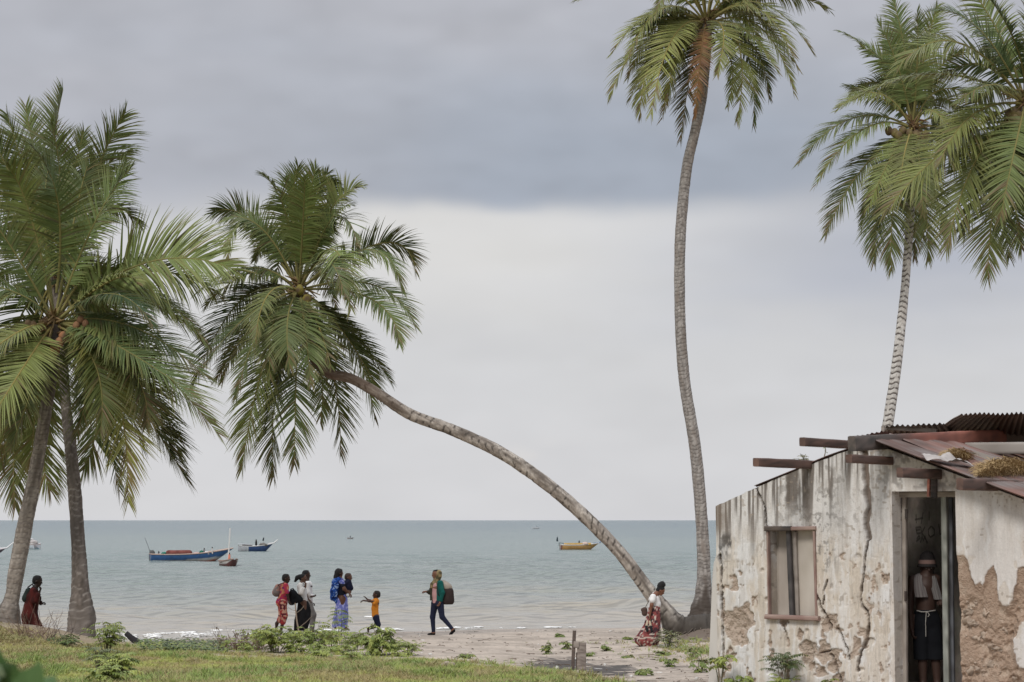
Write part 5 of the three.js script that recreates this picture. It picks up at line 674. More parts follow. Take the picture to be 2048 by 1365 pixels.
{ // man behind, white shirt and grey trousers
  const D = feetD(610, 1266) + 1.2, s = 9.75, w = new Person('man in a white shirt and grey trousers half hidden behind another walker', D, 540, 1130, s, [740, 1340], { skin: DARKSKIN }), P = w.P;
  w.limb([P(740, 760), P(735, 600), P(725, 420), P(720, 330)], [0.125, 0.12, 0.14, 0.08]).limb([P(720, 330), P(712, 250)], [0.06, 0.055]).limb([P(735, 370, 0.16), P(700, 370, -0.16)], [0.055, 0.055]);
  w.limb([P(735, 370, 0.19), P(740, 540, 0.2), P(810, 625, 0.2)], [0.055, 0.045, 0.032]).limb([P(700, 370, -0.19), P(745, 560, -0.2), P(810, 740, -0.2)], [0.055, 0.045, 0.032]);
  w.limb([P(745, 780, 0.09), P(835, 980, 0.09), P(810, 1300, 0.09), P(850, 1325, 0.12)], [0.105, 0.07, 0.045, 0.03]).limb([P(735, 780, -0.09), P(720, 1010, -0.09), P(680, 1300, -0.09), P(715, 1330, -0.09)], [0.105, 0.07, 0.045, 0.03]);
  w.head(P(708, 200), V(1, -0.05, 0), { k: 1.1 }).hand(P(812, 625, 0.2), V(1, 0.05, 0), V(0, 1, 0), 0.8).hand(P(800, 745, -0.2), V(1, -0.3, 0), V(0, -1, 0), 0.8).body(); w.hairCap();
  w.wear('shirt', [cap(P(742, 760), P(735, 600), 0.145, 0.138), cap(P(735, 600), P(724, 400), 0.138, 0.15), cap(P(735, 370, 0.19), P(740, 540, 0.2), 0.075, 0.066), cap(P(740, 540, 0.2), P(780, 590, 0.2), 0.066, 0.05), cap(P(700, 370, -0.19), P(745, 560, -0.2), 0.075, 0.066)], plain([0.66, 0.65, 0.64]), 0.05);
  w.wear('trousers', [cap(P(742, 770), P(742, 800), 0.14, 0.14), cap(P(745, 780, 0.09), P(835, 980, 0.09), 0.125, 0.095), cap(P(835, 980, 0.09), P(812, 1280, 0.09), 0.095, 0.07), cap(P(735, 780, -0.09), P(720, 1010, -0.09), 0.125, 0.095), cap(P(720, 1010, -0.09), P(682, 1280, -0.09), 0.095, 0.07)], plain([0.16, 0.15, 0.14], 0.3), 0.05);
  tag(mesh('plastic_bag', iso([cap(P(790, 600, 0.2), P(830, 595, 0.2), 0.035, 0.03)], 0.01, [0.68, 0.66, 0.66], 0.02), M.cloth), 'small white packet held out by the man in the white shirt', 'packet');
}
{ // woman with a ponytail, white shirt, long black skirt
  const D = feetD(600, 1264) - 0.2, s = 9.75, w = new Person('woman with a ponytail in white shirt and long black skirt', D, 540, 1130, s, [560, 1330], { skin: [0.11, 0.055, 0.035] }), P = w.P;
  w.limb([P(640, 720), P(630, 600), P(610, 450), P(615, 370)], [0.11, 0.10, 0.115, 0.07]).limb([P(615, 370), P(628, 310)], [0.05, 0.048]).limb([P(600, 400, 0.15), P(640, 400, -0.13)], [0.05, 0.05]);
  w.limb([P(595, 405, 0.17), P(610, 560, 0.24), P(688, 430, 0.26)], [0.05, 0.042, 0.03]).limb([P(640, 405, -0.16), P(690, 560, -0.16), P(740, 670, -0.12)], [0.05, 0.042, 0.03]);
  w.limb([P(650, 740, 0.07), P(700, 1000, 0.07), P(660, 1250, 0.07), P(700, 1300, 0.07)], [0.095, 0.06, 0.04, 0.028]).limb([P(630, 740, -0.07), P(600, 1020, -0.07), P(530, 1270, -0.07), P(565, 1320, -0.07)], [0.095, 0.06, 0.04, 0.028]);
  w.head(P(642, 268), V(1, -0.1, 0.25), { up: V(-0.25, 1, 0) }).hand(P(690, 425, 0.26), V(0.2, 1, 0), V(-1, 0, 0), 1.2).hand(P(742, 675, -0.12), V(1, -0.6, 0), V(0, -1, 0), 0.7).body(); w.hairCap();
  w.wear('ponytail', [cap(P(575, 230), P(530, 255), 0.06, 0.062), cap(P(530, 255), P(480, 325), 0.06, 0.025), cap(P(520, 280), P(500, 330), 0.035, 0.015)], HAIR, 0.03, [], 0.011, M.matte);
  w.wear('shirt', [cap(P(645, 690), P(628, 580), 0.13, 0.12), cap(P(628, 580), P(610, 430), 0.12, 0.13), cap(P(612, 420), P(618, 365), 0.11, 0.065), cap(P(595, 405, 0.17), P(608, 545, 0.24), 0.078, 0.07), cap(P(608, 545, 0.24), P(660, 470, 0.26), 0.07, 0.048), cap(P(640, 405, -0.16), P(690, 560, -0.16), 0.07, 0.06)], (p) => mulc([0.62, 0.60, 0.57], 1 + 0.35 * (fbm(p.x * 22, p.y * 9, p.z * 22, 3) - 0.5)), 0.04);
  mesh('skirt', drape(P, [[635, 660, 70, 0.8], [650, 760, 110, 0.8], [655, 900, 130, 0.85], [630, 1080, 145, 0.9], [595, 1290, 120, 0.9]], s, D, plain([0.014, 0.014, 0.015], 0.5), 7, 0.09, 3), M.cloth, w.t);
  const b = thing('shoulder_bag', 'bulky black bag slung on the ponytailed woman in white', 'bag', P(430, 780, 0.2)); mesh('bag', iso([cap(P(420, 720, 0.2), P(440, 560, 0.22), 0.10, 0.10), cap(P(440, 560, 0.22), P(590, 680, 0.24), 0.095, 0.08), cap(P(420, 720, 0.2), P(520, 700, 0.22), 0.09, 0.08)], 0.014, plain([0.010, 0.011, 0.013], 0.5), 0.05), M.cloth, b); mesh('strap', new GB().tube([P(560, 660, 0.27), P(620, 520, 0.28), P(680, 400, 0.27), P(640, 370, 0.2)], 0.013, 0.013, [0.03, 0.02, 0.02], 6), M.cloth, b); mesh('handle', new GB().tube([P(390, 560, 0.2), P(405, 480, 0.2), P(445, 465, 0.2), P(480, 520, 0.22)], 0.018, 0.018, [0.015, 0.014, 0.015], 7), M.cloth, b);
}
{ // woman in blue carrying a child
  const D = feetD(692, 1262), s = 9.75, w = new Person('woman in a blue shawl and pale blue print skirt carrying a child', D, 640, 1130, s, [500, 1285], { skin: [0.12, 0.055, 0.034] }), P = w.P;
  w.limb([P(420, 640), P(410, 500), P(395, 370), P(385, 290)], [0.125, 0.11, 0.125, 0.075]).limb([P(385, 290), P(375, 225)], [0.055, 0.052]).limb([P(420, 330, 0.15), P(360, 320, -0.15)], [0.055, 0.055]);
  w.limb([P(425, 345, 0.18), P(470, 475, 0.24), P(570, 560, 0.2)], [0.058, 0.048, 0.032]).limb([P(370, 330, -0.18), P(470, 440, -0.24), P(560, 480, -0.12)], [0.055, 0.045, 0.032]);
  w.limb([P(435, 680, 0.06), P(445, 950, 0.06), P(478, 1225, 0.06), P(560, 1272, 0.1)], [0.11, 0.07, 0.045, 0.028]).limb([P(410, 680, -0.08), P(370, 950, -0.08), P(280, 1190, -0.08), P(300, 1240, -0.08)], [0.11, 0.07, 0.045, 0.03]);
  w.head(P(372, 165), V(1, -0.05, -0.5), { k: 1.08 }).hand(P(568, 562, 0.2), V(0.7, -0.7, 0), V(-1, -0.3, 0), 0.9).hand(P(560, 480, -0.12), V(1, 0.2, 0.2), V(0, 1, 0), 0.6).body();
  w.wear('hair', [cap(P(362, 145), P(385, 145), 0.112, 0.10), cap(P(345, 170), P(320, 250), 0.095, 0.085), cap(P(320, 240), P(325, 275), 0.08, 0.05)], (p) => mulc(HAIR, 1 + fbm(p.x * 30, p.y * 30, p.z * 30, 2)), 0.04, [{ p: P(415, 190), n: V(1, -0.25, 0).normalize() }], 0.012, M.matte);
  w.wear('top', [cap(P(415, 560), P(410, 480), 0.135, 0.128), cap(P(410, 480), P(395, 350), 0.128, 0.138), cap(P(425, 345, 0.18), P(445, 410, 0.21), 0.075, 0.072)], (p) => p.y > P(400, 370).y ? noisy([0.10, 0.12, 0.34], [0.34, 0.34, 0.55], 20, 0.55)(p) : [0.016, 0.018, 0.028], 0.045);
  mesh('skirt', drape(P, [[430, 565, 80, 0.85], [430, 680, 108, 0.9], [420, 850, 122, 0.9], [405, 1030, 140, 0.9], [380, 1210, 145, 0.9]], s, D, (p, a, t) => mixc([0.17, 0.19, 0.52], [0.46, 0.48, 0.72], ss(0.52, 0.62, fbm(p.x * 26, p.y * 20, p.z * 26, 2))), 8, 0.07, 5), M.cloth, w.t);
  w.wear('shawl', [cap(P(355, 300), P(300, 340), 0.10, 0.10, { sz: 1.5 }), cap(P(300, 340), P(255, 520), 0.10, 0.085, { sz: 1.8 }), cap(P(255, 520), P(235, 660), 0.085, 0.06, { sz: 2 }), cap(P(290, 560), P(330, 740), 0.07, 0.05, { sz: 1.5 }), cap(P(370, 290, 0.1), P(330, 420, 0.16), 0.06, 0.06), cap(P(330, 420, 0.14), P(300, 600, 0.12), 0.07, 0.06), cap(P(240, 640), P(330, 720), 0.05, 0.05, { sz: 1.5 })], noisy([0.018, 0.065, 0.27], [0.30, 0.42, 0.66], 24, 0.63, [0.012, 0.03, 0.12], 17, 0.62), 0.05);
  const cup = thing('cup', 'white cup with a dark rim held low by the woman in blue', 'cup', P(540, 595, 0.22)); mesh('base', new GB().ball(P(540, 595, 0.22), 0.055, 0.055, 0.03, [0.6, 0.6, 0.58], 8), M.paint, cup); const ringp = []; for (let k = 0; k <= 16; k++) ringp.push(P(540 + 38 * Math.cos(k / 16 * 6.283), 595 + 38 * Math.sin(k / 16 * 6.283), 0.235)); mesh('rim', new GB().tube(ringp, 0.009, 0.009, [0.02, 0.02, 0.02], 6, false), M.paint, cup);
  // the child on her arm
  const c = new Person('small child in a navy shirt carried on a woman\'s arm', D, 640, 1130, s, [560, 560], { skin: [0.12, 0.06, 0.04], h: 0.88 }), Q = c.P;
  c.limb([Q(545, 520), Q(545, 400), Q(545, 340)], [0.10, 0.10, 0.06]).limb([Q(545, 340), Q(555, 300)], [0.045, 0.042]).limb([Q(520, 345, 0.1), Q(470, 380, 0.16), Q(440, 360, 0.12)], [0.035, 0.03, 0.022]).limb([Q(570, 350, -0.1), Q(610, 430, -0.1), Q(600, 500, -0.08)], [0.035, 0.03, 0.022]).limb([Q(530, 530, 0.06), Q(470, 600, -0.12), Q(480, 720, -0.2)], [0.06, 0.045, 0.03]).limb([Q(560, 530, -0.08), Q(500, 620, -0.22), Q(500, 730, -0.26)], [0.06, 0.045, 0.03]);
  c.head(Q(555, 250), V(1, -0.12, 0.1), { k: 1.1 }).hand(Q(440, 360, 0.12), XN, YN, 0.7, 0.6).hand(Q(600, 502, -0.08), YN, XN, 0.7, 0.6).body(); c.hairCap([0.05, 0.03, 0.022]);
  c.wear('shirt', [cap(Q(520, 440), Q(545, 340), 0.12, 0.10, { sz: 1.1 }), cap(Q(560, 430), Q(600, 460), 0.12, 0.075), cap(Q(520, 345, 0.1), Q(480, 372, 0.15), 0.06, 0.052), cap(Q(570, 350, -0.1), Q(605, 420, -0.1), 0.06, 0.05), cap(Q(470, 480), Q(540, 480), 0.09, 0.10)], plain([0.016, 0.018, 0.04], 0.3), 0.05);
}
{ // boy in orange running left
  const D = feetD(747, 1266), s = 9.75, w = new Person('boy in an orange shirt running left with both arms stretched forward', D, 640, 1130, s, [1050, 1330], { skin: [0.07, 0.035, 0.024], h: 0.98 }), P = w.P;
  w.limb([P(1085, 1000), P(1075, 860), P(1085, 740), P(1092, 690)], [0.085, 0.085, 0.095, 0.06]).limb([P(1092, 690), P(1096, 640)], [0.045, 0.045]).limb([P(1080, 730, 0.1), P(1080, 730, -0.1)], [0.04, 0.04]);
  w.limb([P(1075, 725, 0.12), P(960, 712, 0.13), P(840, 702, 0.12)], [0.038, 0.03, 0.022]).limb([P(1060, 720, -0.12), P(960, 700, -0.14), P(905, 665, -0.14)], [0.038, 0.03, 0.022]);
  w.limb([P(1095, 1020, 0.06), P(1140, 1170, 0.06), P(1140, 1290, 0.06)], [0.075, 0.05, 0.032]).limb([P(1085, 1020, -0.06), P(1115, 1190, -0.06), P(950, 1245, -0.06)], [0.075, 0.05, 0.032]).limb([P(1140, 1300, 0.06), P(1095, 1322, 0.06)], [0.034, 0.022]).limb([P(935, 1250, -0.06), P(940, 1320, -0.06)], [0.034, 0.024]);
  w.head(P(1096, 592), V(-1, 0.0, 0.1), { k: 1.02 }).hand(P(838, 702, 0.12), V(-1, -0.35, 0), YN, 0.9, 0.75).hand(P(902, 662, -0.14), V(-0.6, 0.8, 0), V(-1, -0.5, 0), 0.5, 0.75).body(); w.hairCap([0.02, 0.015, 0.012]);
  w.wear('shirt', [cap(P(1078, 1000), P(1068, 860), 0.105, 0.098), cap(P(1068, 860), P(1085, 720), 0.098, 0.105), cap(P(1085, 730, 0.11), P(1060, 760, 0.14), 0.065, 0.055), cap(P(1075, 720, -0.12), P(1010, 718, -0.13), 0.055, 0.05), cap(P(1090, 690), P(1090, 670), 0.07, 0.055)], plain([0.62, 0.22, 0.03], 0.2), 0.035, [{ p: P(1080, 1022), n: YN }]);
  w.wear('shorts', [cap(P(1090, 1020), P(1090, 1040), 0.10, 0.10), cap(P(1095, 1030, 0.06), P(1138, 1165, 0.06), 0.085, 0.068), cap(P(1085, 1030, -0.06), P(1115, 1180, -0.06), 0.085, 0.066), cap(P(1115, 1190, -0.06), P(960, 1242, -0.06), 0.062, 0.045), cap(P(1138, 1165, 0.06), P(1140, 1270, 0.06), 0.062, 0.04)], plain([0.018, 0.02, 0.045]), 0.035);
}
{ // woman in a long patterned skirt by the leaning palm
  const D = 46, s = 8.53, w = new Person('woman in a white top and long red patterned skirt looking down', D, 1250, 1150, s, [460, 1255], { skin: [0.17, 0.075, 0.045], h: 0.93 }), P = w.P;
  w.limb([P(500, 600), P(495, 500), P(500, 400), P(510, 350)], [0.10, 0.09, 0.105, 0.06]).limb([P(505, 360), P(560, 300)], [0.05, 0.048]).limb([P(490, 370, 0.13), P(520, 370, -0.13)], [0.045, 0.045]);
  w.limb([P(480, 380, 0.15), P(455, 520, 0.19), P(425, 700, 0.18)], [0.043, 0.036, 0.025]).limb([P(520, 385, -0.15), P(560, 520, -0.16), P(560, 640, -0.1)], [0.043, 0.036, 0.025]);
  w.limb([P(500, 640, 0.06), P(510, 920, 0.06), P(490, 1190, 0.06), P(520, 1240, 0.08)], [0.09, 0.055, 0.036, 0.026]).limb([P(480, 640, -0.06), P(440, 920, -0.06), P(330, 1150, -0.06), P(350, 1200, -0.06)], [0.09, 0.055, 0.036, 0.026]);
  w.head(P(610, 275), V(0.85, -0.55, 0.12), { up: V(0.5, 0.85, 0), k: 0.96 }).hand(P(422, 705, 0.18), V(-0.1, -1, 0), V(1, 0, 0), 1.2, 0.9).hand(P(560, 645, -0.1), V(-0.3, -1, 0), V(-1, 0, 0), 0.8, 0.9).body(); w.hairCap();
  w.wear('bun', [cap(P(605, 195), P(630, 170), 0.075, 0.075), cap(P(600, 170), P(655, 175), 0.05, 0.055), cap(P(640, 140), P(640, 150), 0.04, 0.04)], (p) => mulc(HAIR, 0.8 + noise(p.x * 60, p.y * 60, p.z * 60)), 0.02, [], 0.012, M.matte);
  w.wear('top', [cap(P(520, 520), P(500, 420), 0.112, 0.118), cap(P(520, 510), P(550, 500), 0.10, 0.085), cap(P(430, 560), P(470, 470), 0.05, 0.085), cap(P(500, 420), P(508, 350), 0.115, 0.07), cap(P(480, 385, 0.15), P(468, 440, 0.18), 0.075, 0.07), cap(P(520, 385, -0.15), P(545, 470, -0.16), 0.065, 0.058)], plain([0.70, 0.685, 0.67], 0.1), 0.045, [{ p: P(500, 572), n: YN }]);
  mesh('skirt', drape(P, [[505, 535, 92, 1.05], [492, 680, 118, 1.0], [465, 850, 140, 0.9], [420, 1000, 185, 0.85], [375, 1120, 225, 0.75], [400, 1225, 150, 0.8]], s, D, (p, a, t) => { const band = Math.abs(t - 0.72 + 0.02 * Math.sin(a * 5)) < 0.022 || (t > 0.7 && Math.abs(Math.sin(a * 2.5)) < 0.07); if (band) return [0.48, 0.40, 0.34]; const f = fbm(p.x * 20, p.y * 20, p.z * 20, 2), q = noise(p.x * 27 + 9, p.y * 27, p.z * 27); return q > 0.66 ? [0.56, 0.48, 0.41] : f > 0.54 ? [0.25, 0.07, 0.066] : f > 0.44 ? [0.17, 0.05, 0.05] : [0.06, 0.03, 0.035]; }, 6, 0.08, 2), M.cloth, w.t);
  const sh = thing('sandals', 'pair of beige and black sandals hanging from the walking woman\'s hand', 'sandals', P(410, 960, 0.24)); for (const [x0, x1] of [[385, 365], [425, 440]]) { mesh('sole', iso([cap(P(x0, 800, 0.25), P(x1, 890, 0.26), 0.022, 0.03, { sz: 0.5 })], 0.007, [0.46, 0.38, 0.28], 0.01), M.matte, sh); mesh('strap', iso([cap(P(x1, 890, 0.26), P(x1 + 15, 960, 0.25), 0.032, 0.028)], 0.008, [0.012, 0.012, 0.014], 0.01), M.matte, sh); }
  const b = thing('camera_bag', 'small brown bag hanging behind the woman in the patterned skirt', 'bag', P(330, 710)); mesh('bag', iso([cap(P(335, 660), P(330, 610), 0.066, 0.062), cap(P(300, 600), P(345, 590), 0.035, 0.045)], 0.01, plain([0.07, 0.04, 0.03], 0.3), 0.03), M.matte, b); mesh('strap', new GB().tube([P(345, 570), P(400, 460, 0.05), P(470, 350, 0.12)], 0.008, 0.008, [0.1, 0.08, 0.06], 5), M.matte, b);
}
{ // person in dark red behind the left palms
  const D = 49.5, s = 9.75, w = new Person('person in a dark red robe with a backpack behind the leaning grey palm', D, 30, 1140, s, [330, 1470], { skin: [0.025, 0.015, 0.012], h: 1.05 }), P = w.P;
  w.limb([P(290, 900), P(300, 740), P(340, 520), P(370, 390)], [0.13, 0.125, 0.14, 0.085]).limb([P(370, 390), P(420, 300)], [0.062, 0.058]).limb([P(350, 420, 0.16), P(370, 420, -0.16)], [0.055, 0.055]);
  w.limb([P(345, 420, 0.19), P(370, 620, 0.22), P(470, 440, 0.18)], [0.055, 0.045, 0.032]).limb([P(375, 420, -0.19), P(430, 620, -0.2), P(490, 660, -0.14)], [0.055, 0.045, 0.032]).limb([P(300, 900, 0.09), P(430, 1110, 0.09), P(400, 1450, 0.09), P(450, 1470, 0.1)], [0.115, 0.075, 0.045, 0.03]).limb([P(280, 900, -0.09), P(260, 1150, -0.09), P(200, 1450, -0.09), P(240, 1470, -0.09)], [0.115, 0.075, 0.045, 0.03]);
  w.head(P(435, 225), V(1, -0.2, 0.05), { k: 1.05 }).hand(P(470, 435, 0.18), V(0.4, 1, 0), XN, 1.1).hand(P(492, 660, -0.14), V(1, 0.2, 0), YN, 1.0).body(); w.hairCap();
  w.wear('robe', [cap(P(280, 900), P(300, 740), 0.20, 0.165), cap(P(300, 740), P(340, 520), 0.165, 0.165), cap(P(340, 520), P(370, 390), 0.165, 0.09), cap(P(345, 420, 0.19), P(370, 610, 0.22), 0.085, 0.08), cap(P(370, 610, 0.22), P(450, 490, 0.19), 0.075, 0.055), cap(P(375, 420, -0.19), P(430, 620, -0.2), 0.08, 0.085), cap(P(300, 900, 0.06), P(420, 1100, 0.09), 0.16, 0.12), cap(P(420, 1100, 0.09), P(410, 1330, 0.09), 0.12, 0.10), cap(P(250, 900), P(240, 1200), 0.15, 0.13)], (p) => mixc([0.075, 0.016, 0.014], [0.04, 0.012, 0.011], ss(0.4, 0.6, fbm(p.x * 9, p.y * 4, p.z * 9, 3))), 0.06);
  const b = thing('backpack', 'dark green backpack worn by the person in the red robe', 'backpack', P(200, 620)); mesh('bag', iso([cap(P(215, 560), P(260, 420, 0.02), 0.11, 0.085, { sz: 1.2 })], 0.014, plain([0.022, 0.03, 0.027], 0.4), 0.04), M.cloth, b); mesh('strap', new GB().tube([P(240, 350, 0.1), P(330, 280, 0.14), P(390, 400, 0.19)], 0.018, 0.018, [0.03, 0.02, 0.02], 6), M.cloth, b);
  for (const [x, y, l] of [[480, 560, 'dark phone held upright by the person in the red robe'], [500, 650, 'dark cup held low by the person in the red robe']]) tag(mesh(y < 600 ? 'phone' : 'cup', iso([cap(P(x, y - 20, -0.08), P(x, y + 20, -0.08), 0.035, 0.035)], 0.01, [0.03, 0.012, 0.012], 0.01), M.matte), l, y < 600 ? 'phone' : 'cup');
}
{ // man in the doorway
  const D = 27.55, s = 4.79, w = new Person('man in a bucket hat and dark shorts standing in the dark doorway', D, 1800, 1080, s, [260, 1420], { skin: [0.055, 0.031, 0.024], h: 1.04 }), P = w.P;
  w.limb([P(250, 720), P(252, 600), P(250, 440), P(255, 345)], [0.135, 0.125, 0.15, 0.08]).limb([P(255, 345), P(262, 290)], [0.06, 0.058]).limb([P(130, 385), P(340, 375)], [0.062, 0.06]);
  w.limb([P(118, 395), P(95, 610), P(115, 850, 0.05)], [0.058, 0.046, 0.032]).limb([P(350, 385), P(385, 560, -0.02), P(395, 585, 0.14)], [0.058, 0.046, 0.034]);
  w.limb([P(210, 760), P(215, 1080), P(225, 1380)], [0.11, 0.075, 0.045]).limb([P(305, 760), P(340, 1080), P(360, 1380)], [0.11, 0.075, 0.045]).limb([P(225, 1395), P(205, 1425, 0.14)], [0.045, 0.032]).limb([P(360, 1395), P(375, 1425, 0.14)], [0.045, 0.032]);
  w.head(P(265, 268), V(0.05, -0.1, 1)).hand(P(117, 858, 0.05), V(0.1, -1, 0.1), XP, 0.6).hand(P(396, 585, 0.15), V(-0.1, -0.2, 1), YN, 1.2).body();
  w.wear('shorts', [cap(P(250, 700), P(255, 760), 0.155, 0.15), cap(P(208, 780), P(206, 1140), 0.122, 0.10), cap(P(308, 780), P(346, 1140), 0.122, 0.105)], plain([0.011, 0.012, 0.015], 0.3), 0.05, [{ p: P(250, 672), n: YP }, { p: P(250, 1150), n: YN }], 0.012);
  w.wear('hat', [cap(P(262, 178), P(262, 220), 0.10, 0.112), cap(P(263, 240), P(263, 256), 0.115, 0.135, { k: 0.03 })], (p) => (p.y < P(262, 195).y && p.y > P(262, 232).y ? [0.20, 0.13, 0.115] : [0.03, 0.026, 0.026]), 0.02, [{ p: P(262, 262), n: YN }], 0.009);
  const strip = (pts, hw, lift, col) => { const g = new GB(), n = 30, m = 12, C = new THREE.CatmullRomCurve3(pts.map((q) => P(...q))); for (let j = 0; j <= n; j++) { const c = C.getPoint(j / n), h = mix(hw[0], hw[1], j / n); for (let i = 0; i <= m; i++) { const x = (i / m - 0.5) * 2, q = c.clone().add(V(x * h, 0, -x * x * 0.025 + lift + 0.006 * Math.sin(x * 9 + j * 0.25))); g.v(q, col(i, j)); } } for (let j = 0; j < n; j++) for (let i = 0; i < m; i++) g.quad(j * (m + 1) + i, j * (m + 1) + i + 1, (j + 1) * (m + 1) + i + 1, (j + 1) * (m + 1) + i); return g; };
  const tw = thing('towel', 'pale striped towel draped round the neck of the man in the doorway', 'towel', P(250, 560, 0.2)); mesh('towel_end', strip([[222, 318, -0.05], [188, 350, 0.08], [192, 440, 0.165], [214, 552, 0.185]], [0.045, 0.088], 0, (i) => (i % 3 === 1 ? [0.13, 0.11, 0.11] : [0.20, 0.185, 0.18])), M.cloth, tw); mesh('towel_end', strip([[300, 318, -0.05], [318, 355, 0.08], [340, 450, 0.165], [376, 575, 0.2]], [0.04, 0.06], 0, (i) => (i % 3 === 1 ? [0.12, 0.11, 0.105] : [0.18, 0.17, 0.165])), M.cloth, tw); mesh('towel_end', strip([[215, 312, -0.03], [240, 315, -0.09], [285, 315, -0.09], [305, 318, -0.02]], [0.06, 0.06], 0, () => [0.24, 0.22, 0.21]), M.cloth, tw);
  w.wear('cord', [cap(P(165, 680, 0.12), P(210, 692, 0.165), 0.006, 0.006), cap(P(210, 692, 0.165), P(258, 692, 0.175), 0.006, 0.006), cap(P(258, 692, 0.175), P(340, 678, 0.13), 0.006, 0.006), cap(P(255, 692, 0.175), P(248, 790, 0.17), 0.0055, 0.0055), cap(P(248, 790, 0.17), P(251, 930, 0.165), 0.005, 0.005), cap(P(262, 692, 0.175), P(285, 720, 0.18), 0.005, 0.005), cap(P(285, 720, 0.18), P(270, 740, 0.18), 0.005, 0.005)], [0.42, 0.40, 0.37], 0.004, [], 0.004);
}
// ───────────────────────── boats ─────────────────────────
function boat(label, o) {                                               // stern at px0, bow at px1 on the water line wy
  const D = EYE * F / (o.wy - 1041), a = at(o.px0, o.wy, D).setY(0), b = at(o.px1, o.wy, D).setY(0), flat = Math.abs(b.x - a.x), L = flat / Math.cos(o.yaw ?? 0.3), C = a.clone().add(b).multiplyScalar(0.5), sg = Math.sign(b.x - a.x), X = V(sg * Math.cos(o.yaw ?? 0.3), 0, o.away ? -Math.sin(o.yaw ?? 0.3) : Math.sin(o.yaw ?? 0.3)), Z = V(-X.z, 0, X.x);
  const t = thing('boat', label, 'boat', C, 'fishing boats moored off the beach'), B = o.beam ?? L * 0.24, h0 = o.h ?? 0.5, rise = o.rise ?? 0.5;
  const W = (x, y, z) => C.clone().addScaledVector(X, x).addScaledVector(Z, z).setY(y);
  const half = (s) => B / 2 * Math.min(1, 0.72 + s * 1.4) * (s > 0.45 ? Math.sqrt(Math.max(0, 1 - ((s - 0.45) / 0.56) ** 2.4)) : 1), sheer = (s) => h0 + rise * s ** 3 + 0.08 * (1 - s) ** 2, keel = (s) => -0.3 + (0.3 + sheer(1) * 0.9) * Math.max(0, (s - 0.72) / 0.28) ** 2.2, xx = (s, y) => (s - 0.5) * L + (o.rake ?? 0.35) * Math.max(0, y) * s ** 3;
  const g = new GB(), n = 40, m = 10, shell = (k, col) => { const base = g.n; for (let i = 0; i <= n; i++) for (let j = -m; j <= m; j++) { const s = i / n, q = Math.abs(j) / m, y = mix(keel(s), sheer(s), q), z = Math.sign(j) * half(s) * k * Math.sin(q * Math.PI / 2) ** 0.55; g.v(W(xx(s, y), y, z), col(q, s, y)); } for (let i = 0; i < n; i++) for (let j = 0; j < 2 * m; j++) { const a0 = base + i * (2 * m + 1) + j; g.quad(a0, a0 + 1, a0 + 2 * m + 2, a0 + 2 * m + 1); } };
  shell(1, (q, s, y) => mulc(o.col(q, s, y), 0.8 + 0.35 * noise(s * 40, q * 6, 3))); shell(0.92, () => o.inner ?? [0.3, 0.22, 0.17]);
  const tr = []; for (let j = -m; j <= m; j++) { const q = Math.abs(j) / m, y = mix(keel(0), sheer(0), q); tr.push(g.v(W(xx(0, y), y, Math.sign(j) * half(0) * Math.sin(q * Math.PI / 2) ** 0.55), o.col(q, 0, y))); } for (let j = 1; j < tr.length - 1; j++) g.tri(tr[0], tr[j], tr[j + 1]);
  mesh('hull', g, M.paint, t);
  const gw = new GB(); for (const sd of [-1, 1]) { const pts = []; for (let i = 0; i <= 24; i++) { const s = i / 24; pts.push(W(xx(s, sheer(s)), sheer(s), sd * half(s))); } gw.tube(pts, 0.045, 0.05, o.gun ?? [0.5, 0.45, 0.4], 6); } mesh('gunwale', gw, M.paint, t);
  const dk = new GB(); for (const s0 of [0.12, 0.32, 0.55, 0.74]) dk.bar(W(xx(s0, 0.4), sheer(s0) - 0.1, -half(s0) * 0.9), W(xx(s0, 0.4), sheer(s0) - 0.1, half(s0) * 0.9), 0.22, 0.05, () => [0.34, 0.26, 0.19], 3); mesh('thwarts', dk, M.wood, t);
  if (o.prow) { mesh('prow', new GB().tube([W(xx(0.9, 0.5), sheer(0.93), 0), W(xx(1, sheer(1)) + 0.1, sheer(1) + 0.02, 0), W(xx(1, sheer(1)) + o.prow, sheer(1) + o.prow * 0.75, 0)], 0.10, 0.05, o.prowCol ?? [0.6, 0.58, 0.56], 7), M.paint, t); }
  return { t, W, L, B, sheer, half, xx, D, P: (px, py, z = 0) => at(px, py, D - z) };
}
const lumpOn = (name, label, cat, c, rx, ry, rz, col, group) => tag(mesh(name, new GB().ball(c, rx, ry, rz, (p) => mulc(col, 0.75 + 0.5 * noise(p.x * 5, p.y * 5, p.z * 5)), 8, 0.3, c.x), M.cloth), label, cat, group);
function crew(label, P, px, top, foot, shirt, legs) { const H = (foot - top), f = (y) => P(px + (y - 0.5) * 0.0, top + H * y); const k = P(px, top).distanceTo(P(px, foot)) / 1.3; tag(mesh('person', iso([cap(f(0.12), f(0.17), 0.115 * k, 0.10 * k), cap(f(0.3), f(0.75), 0.16 * k, 0.19 * k), cap(f(0.3), f(0.62).add(V(0.16 * k, 0, 0.1)), 0.07 * k, 0.05 * k), cap(f(0.8), f(1).add(V(0.12 * k, 0, 0.15)), 0.16 * k, 0.10 * k)], 0.03, (p) => p.y > f(0.24).y ? [0.03, 0.02, 0.016] : p.y > f(0.7).y ? shirt : legs, 0.06 * k), M.cloth), label, 'person'); }
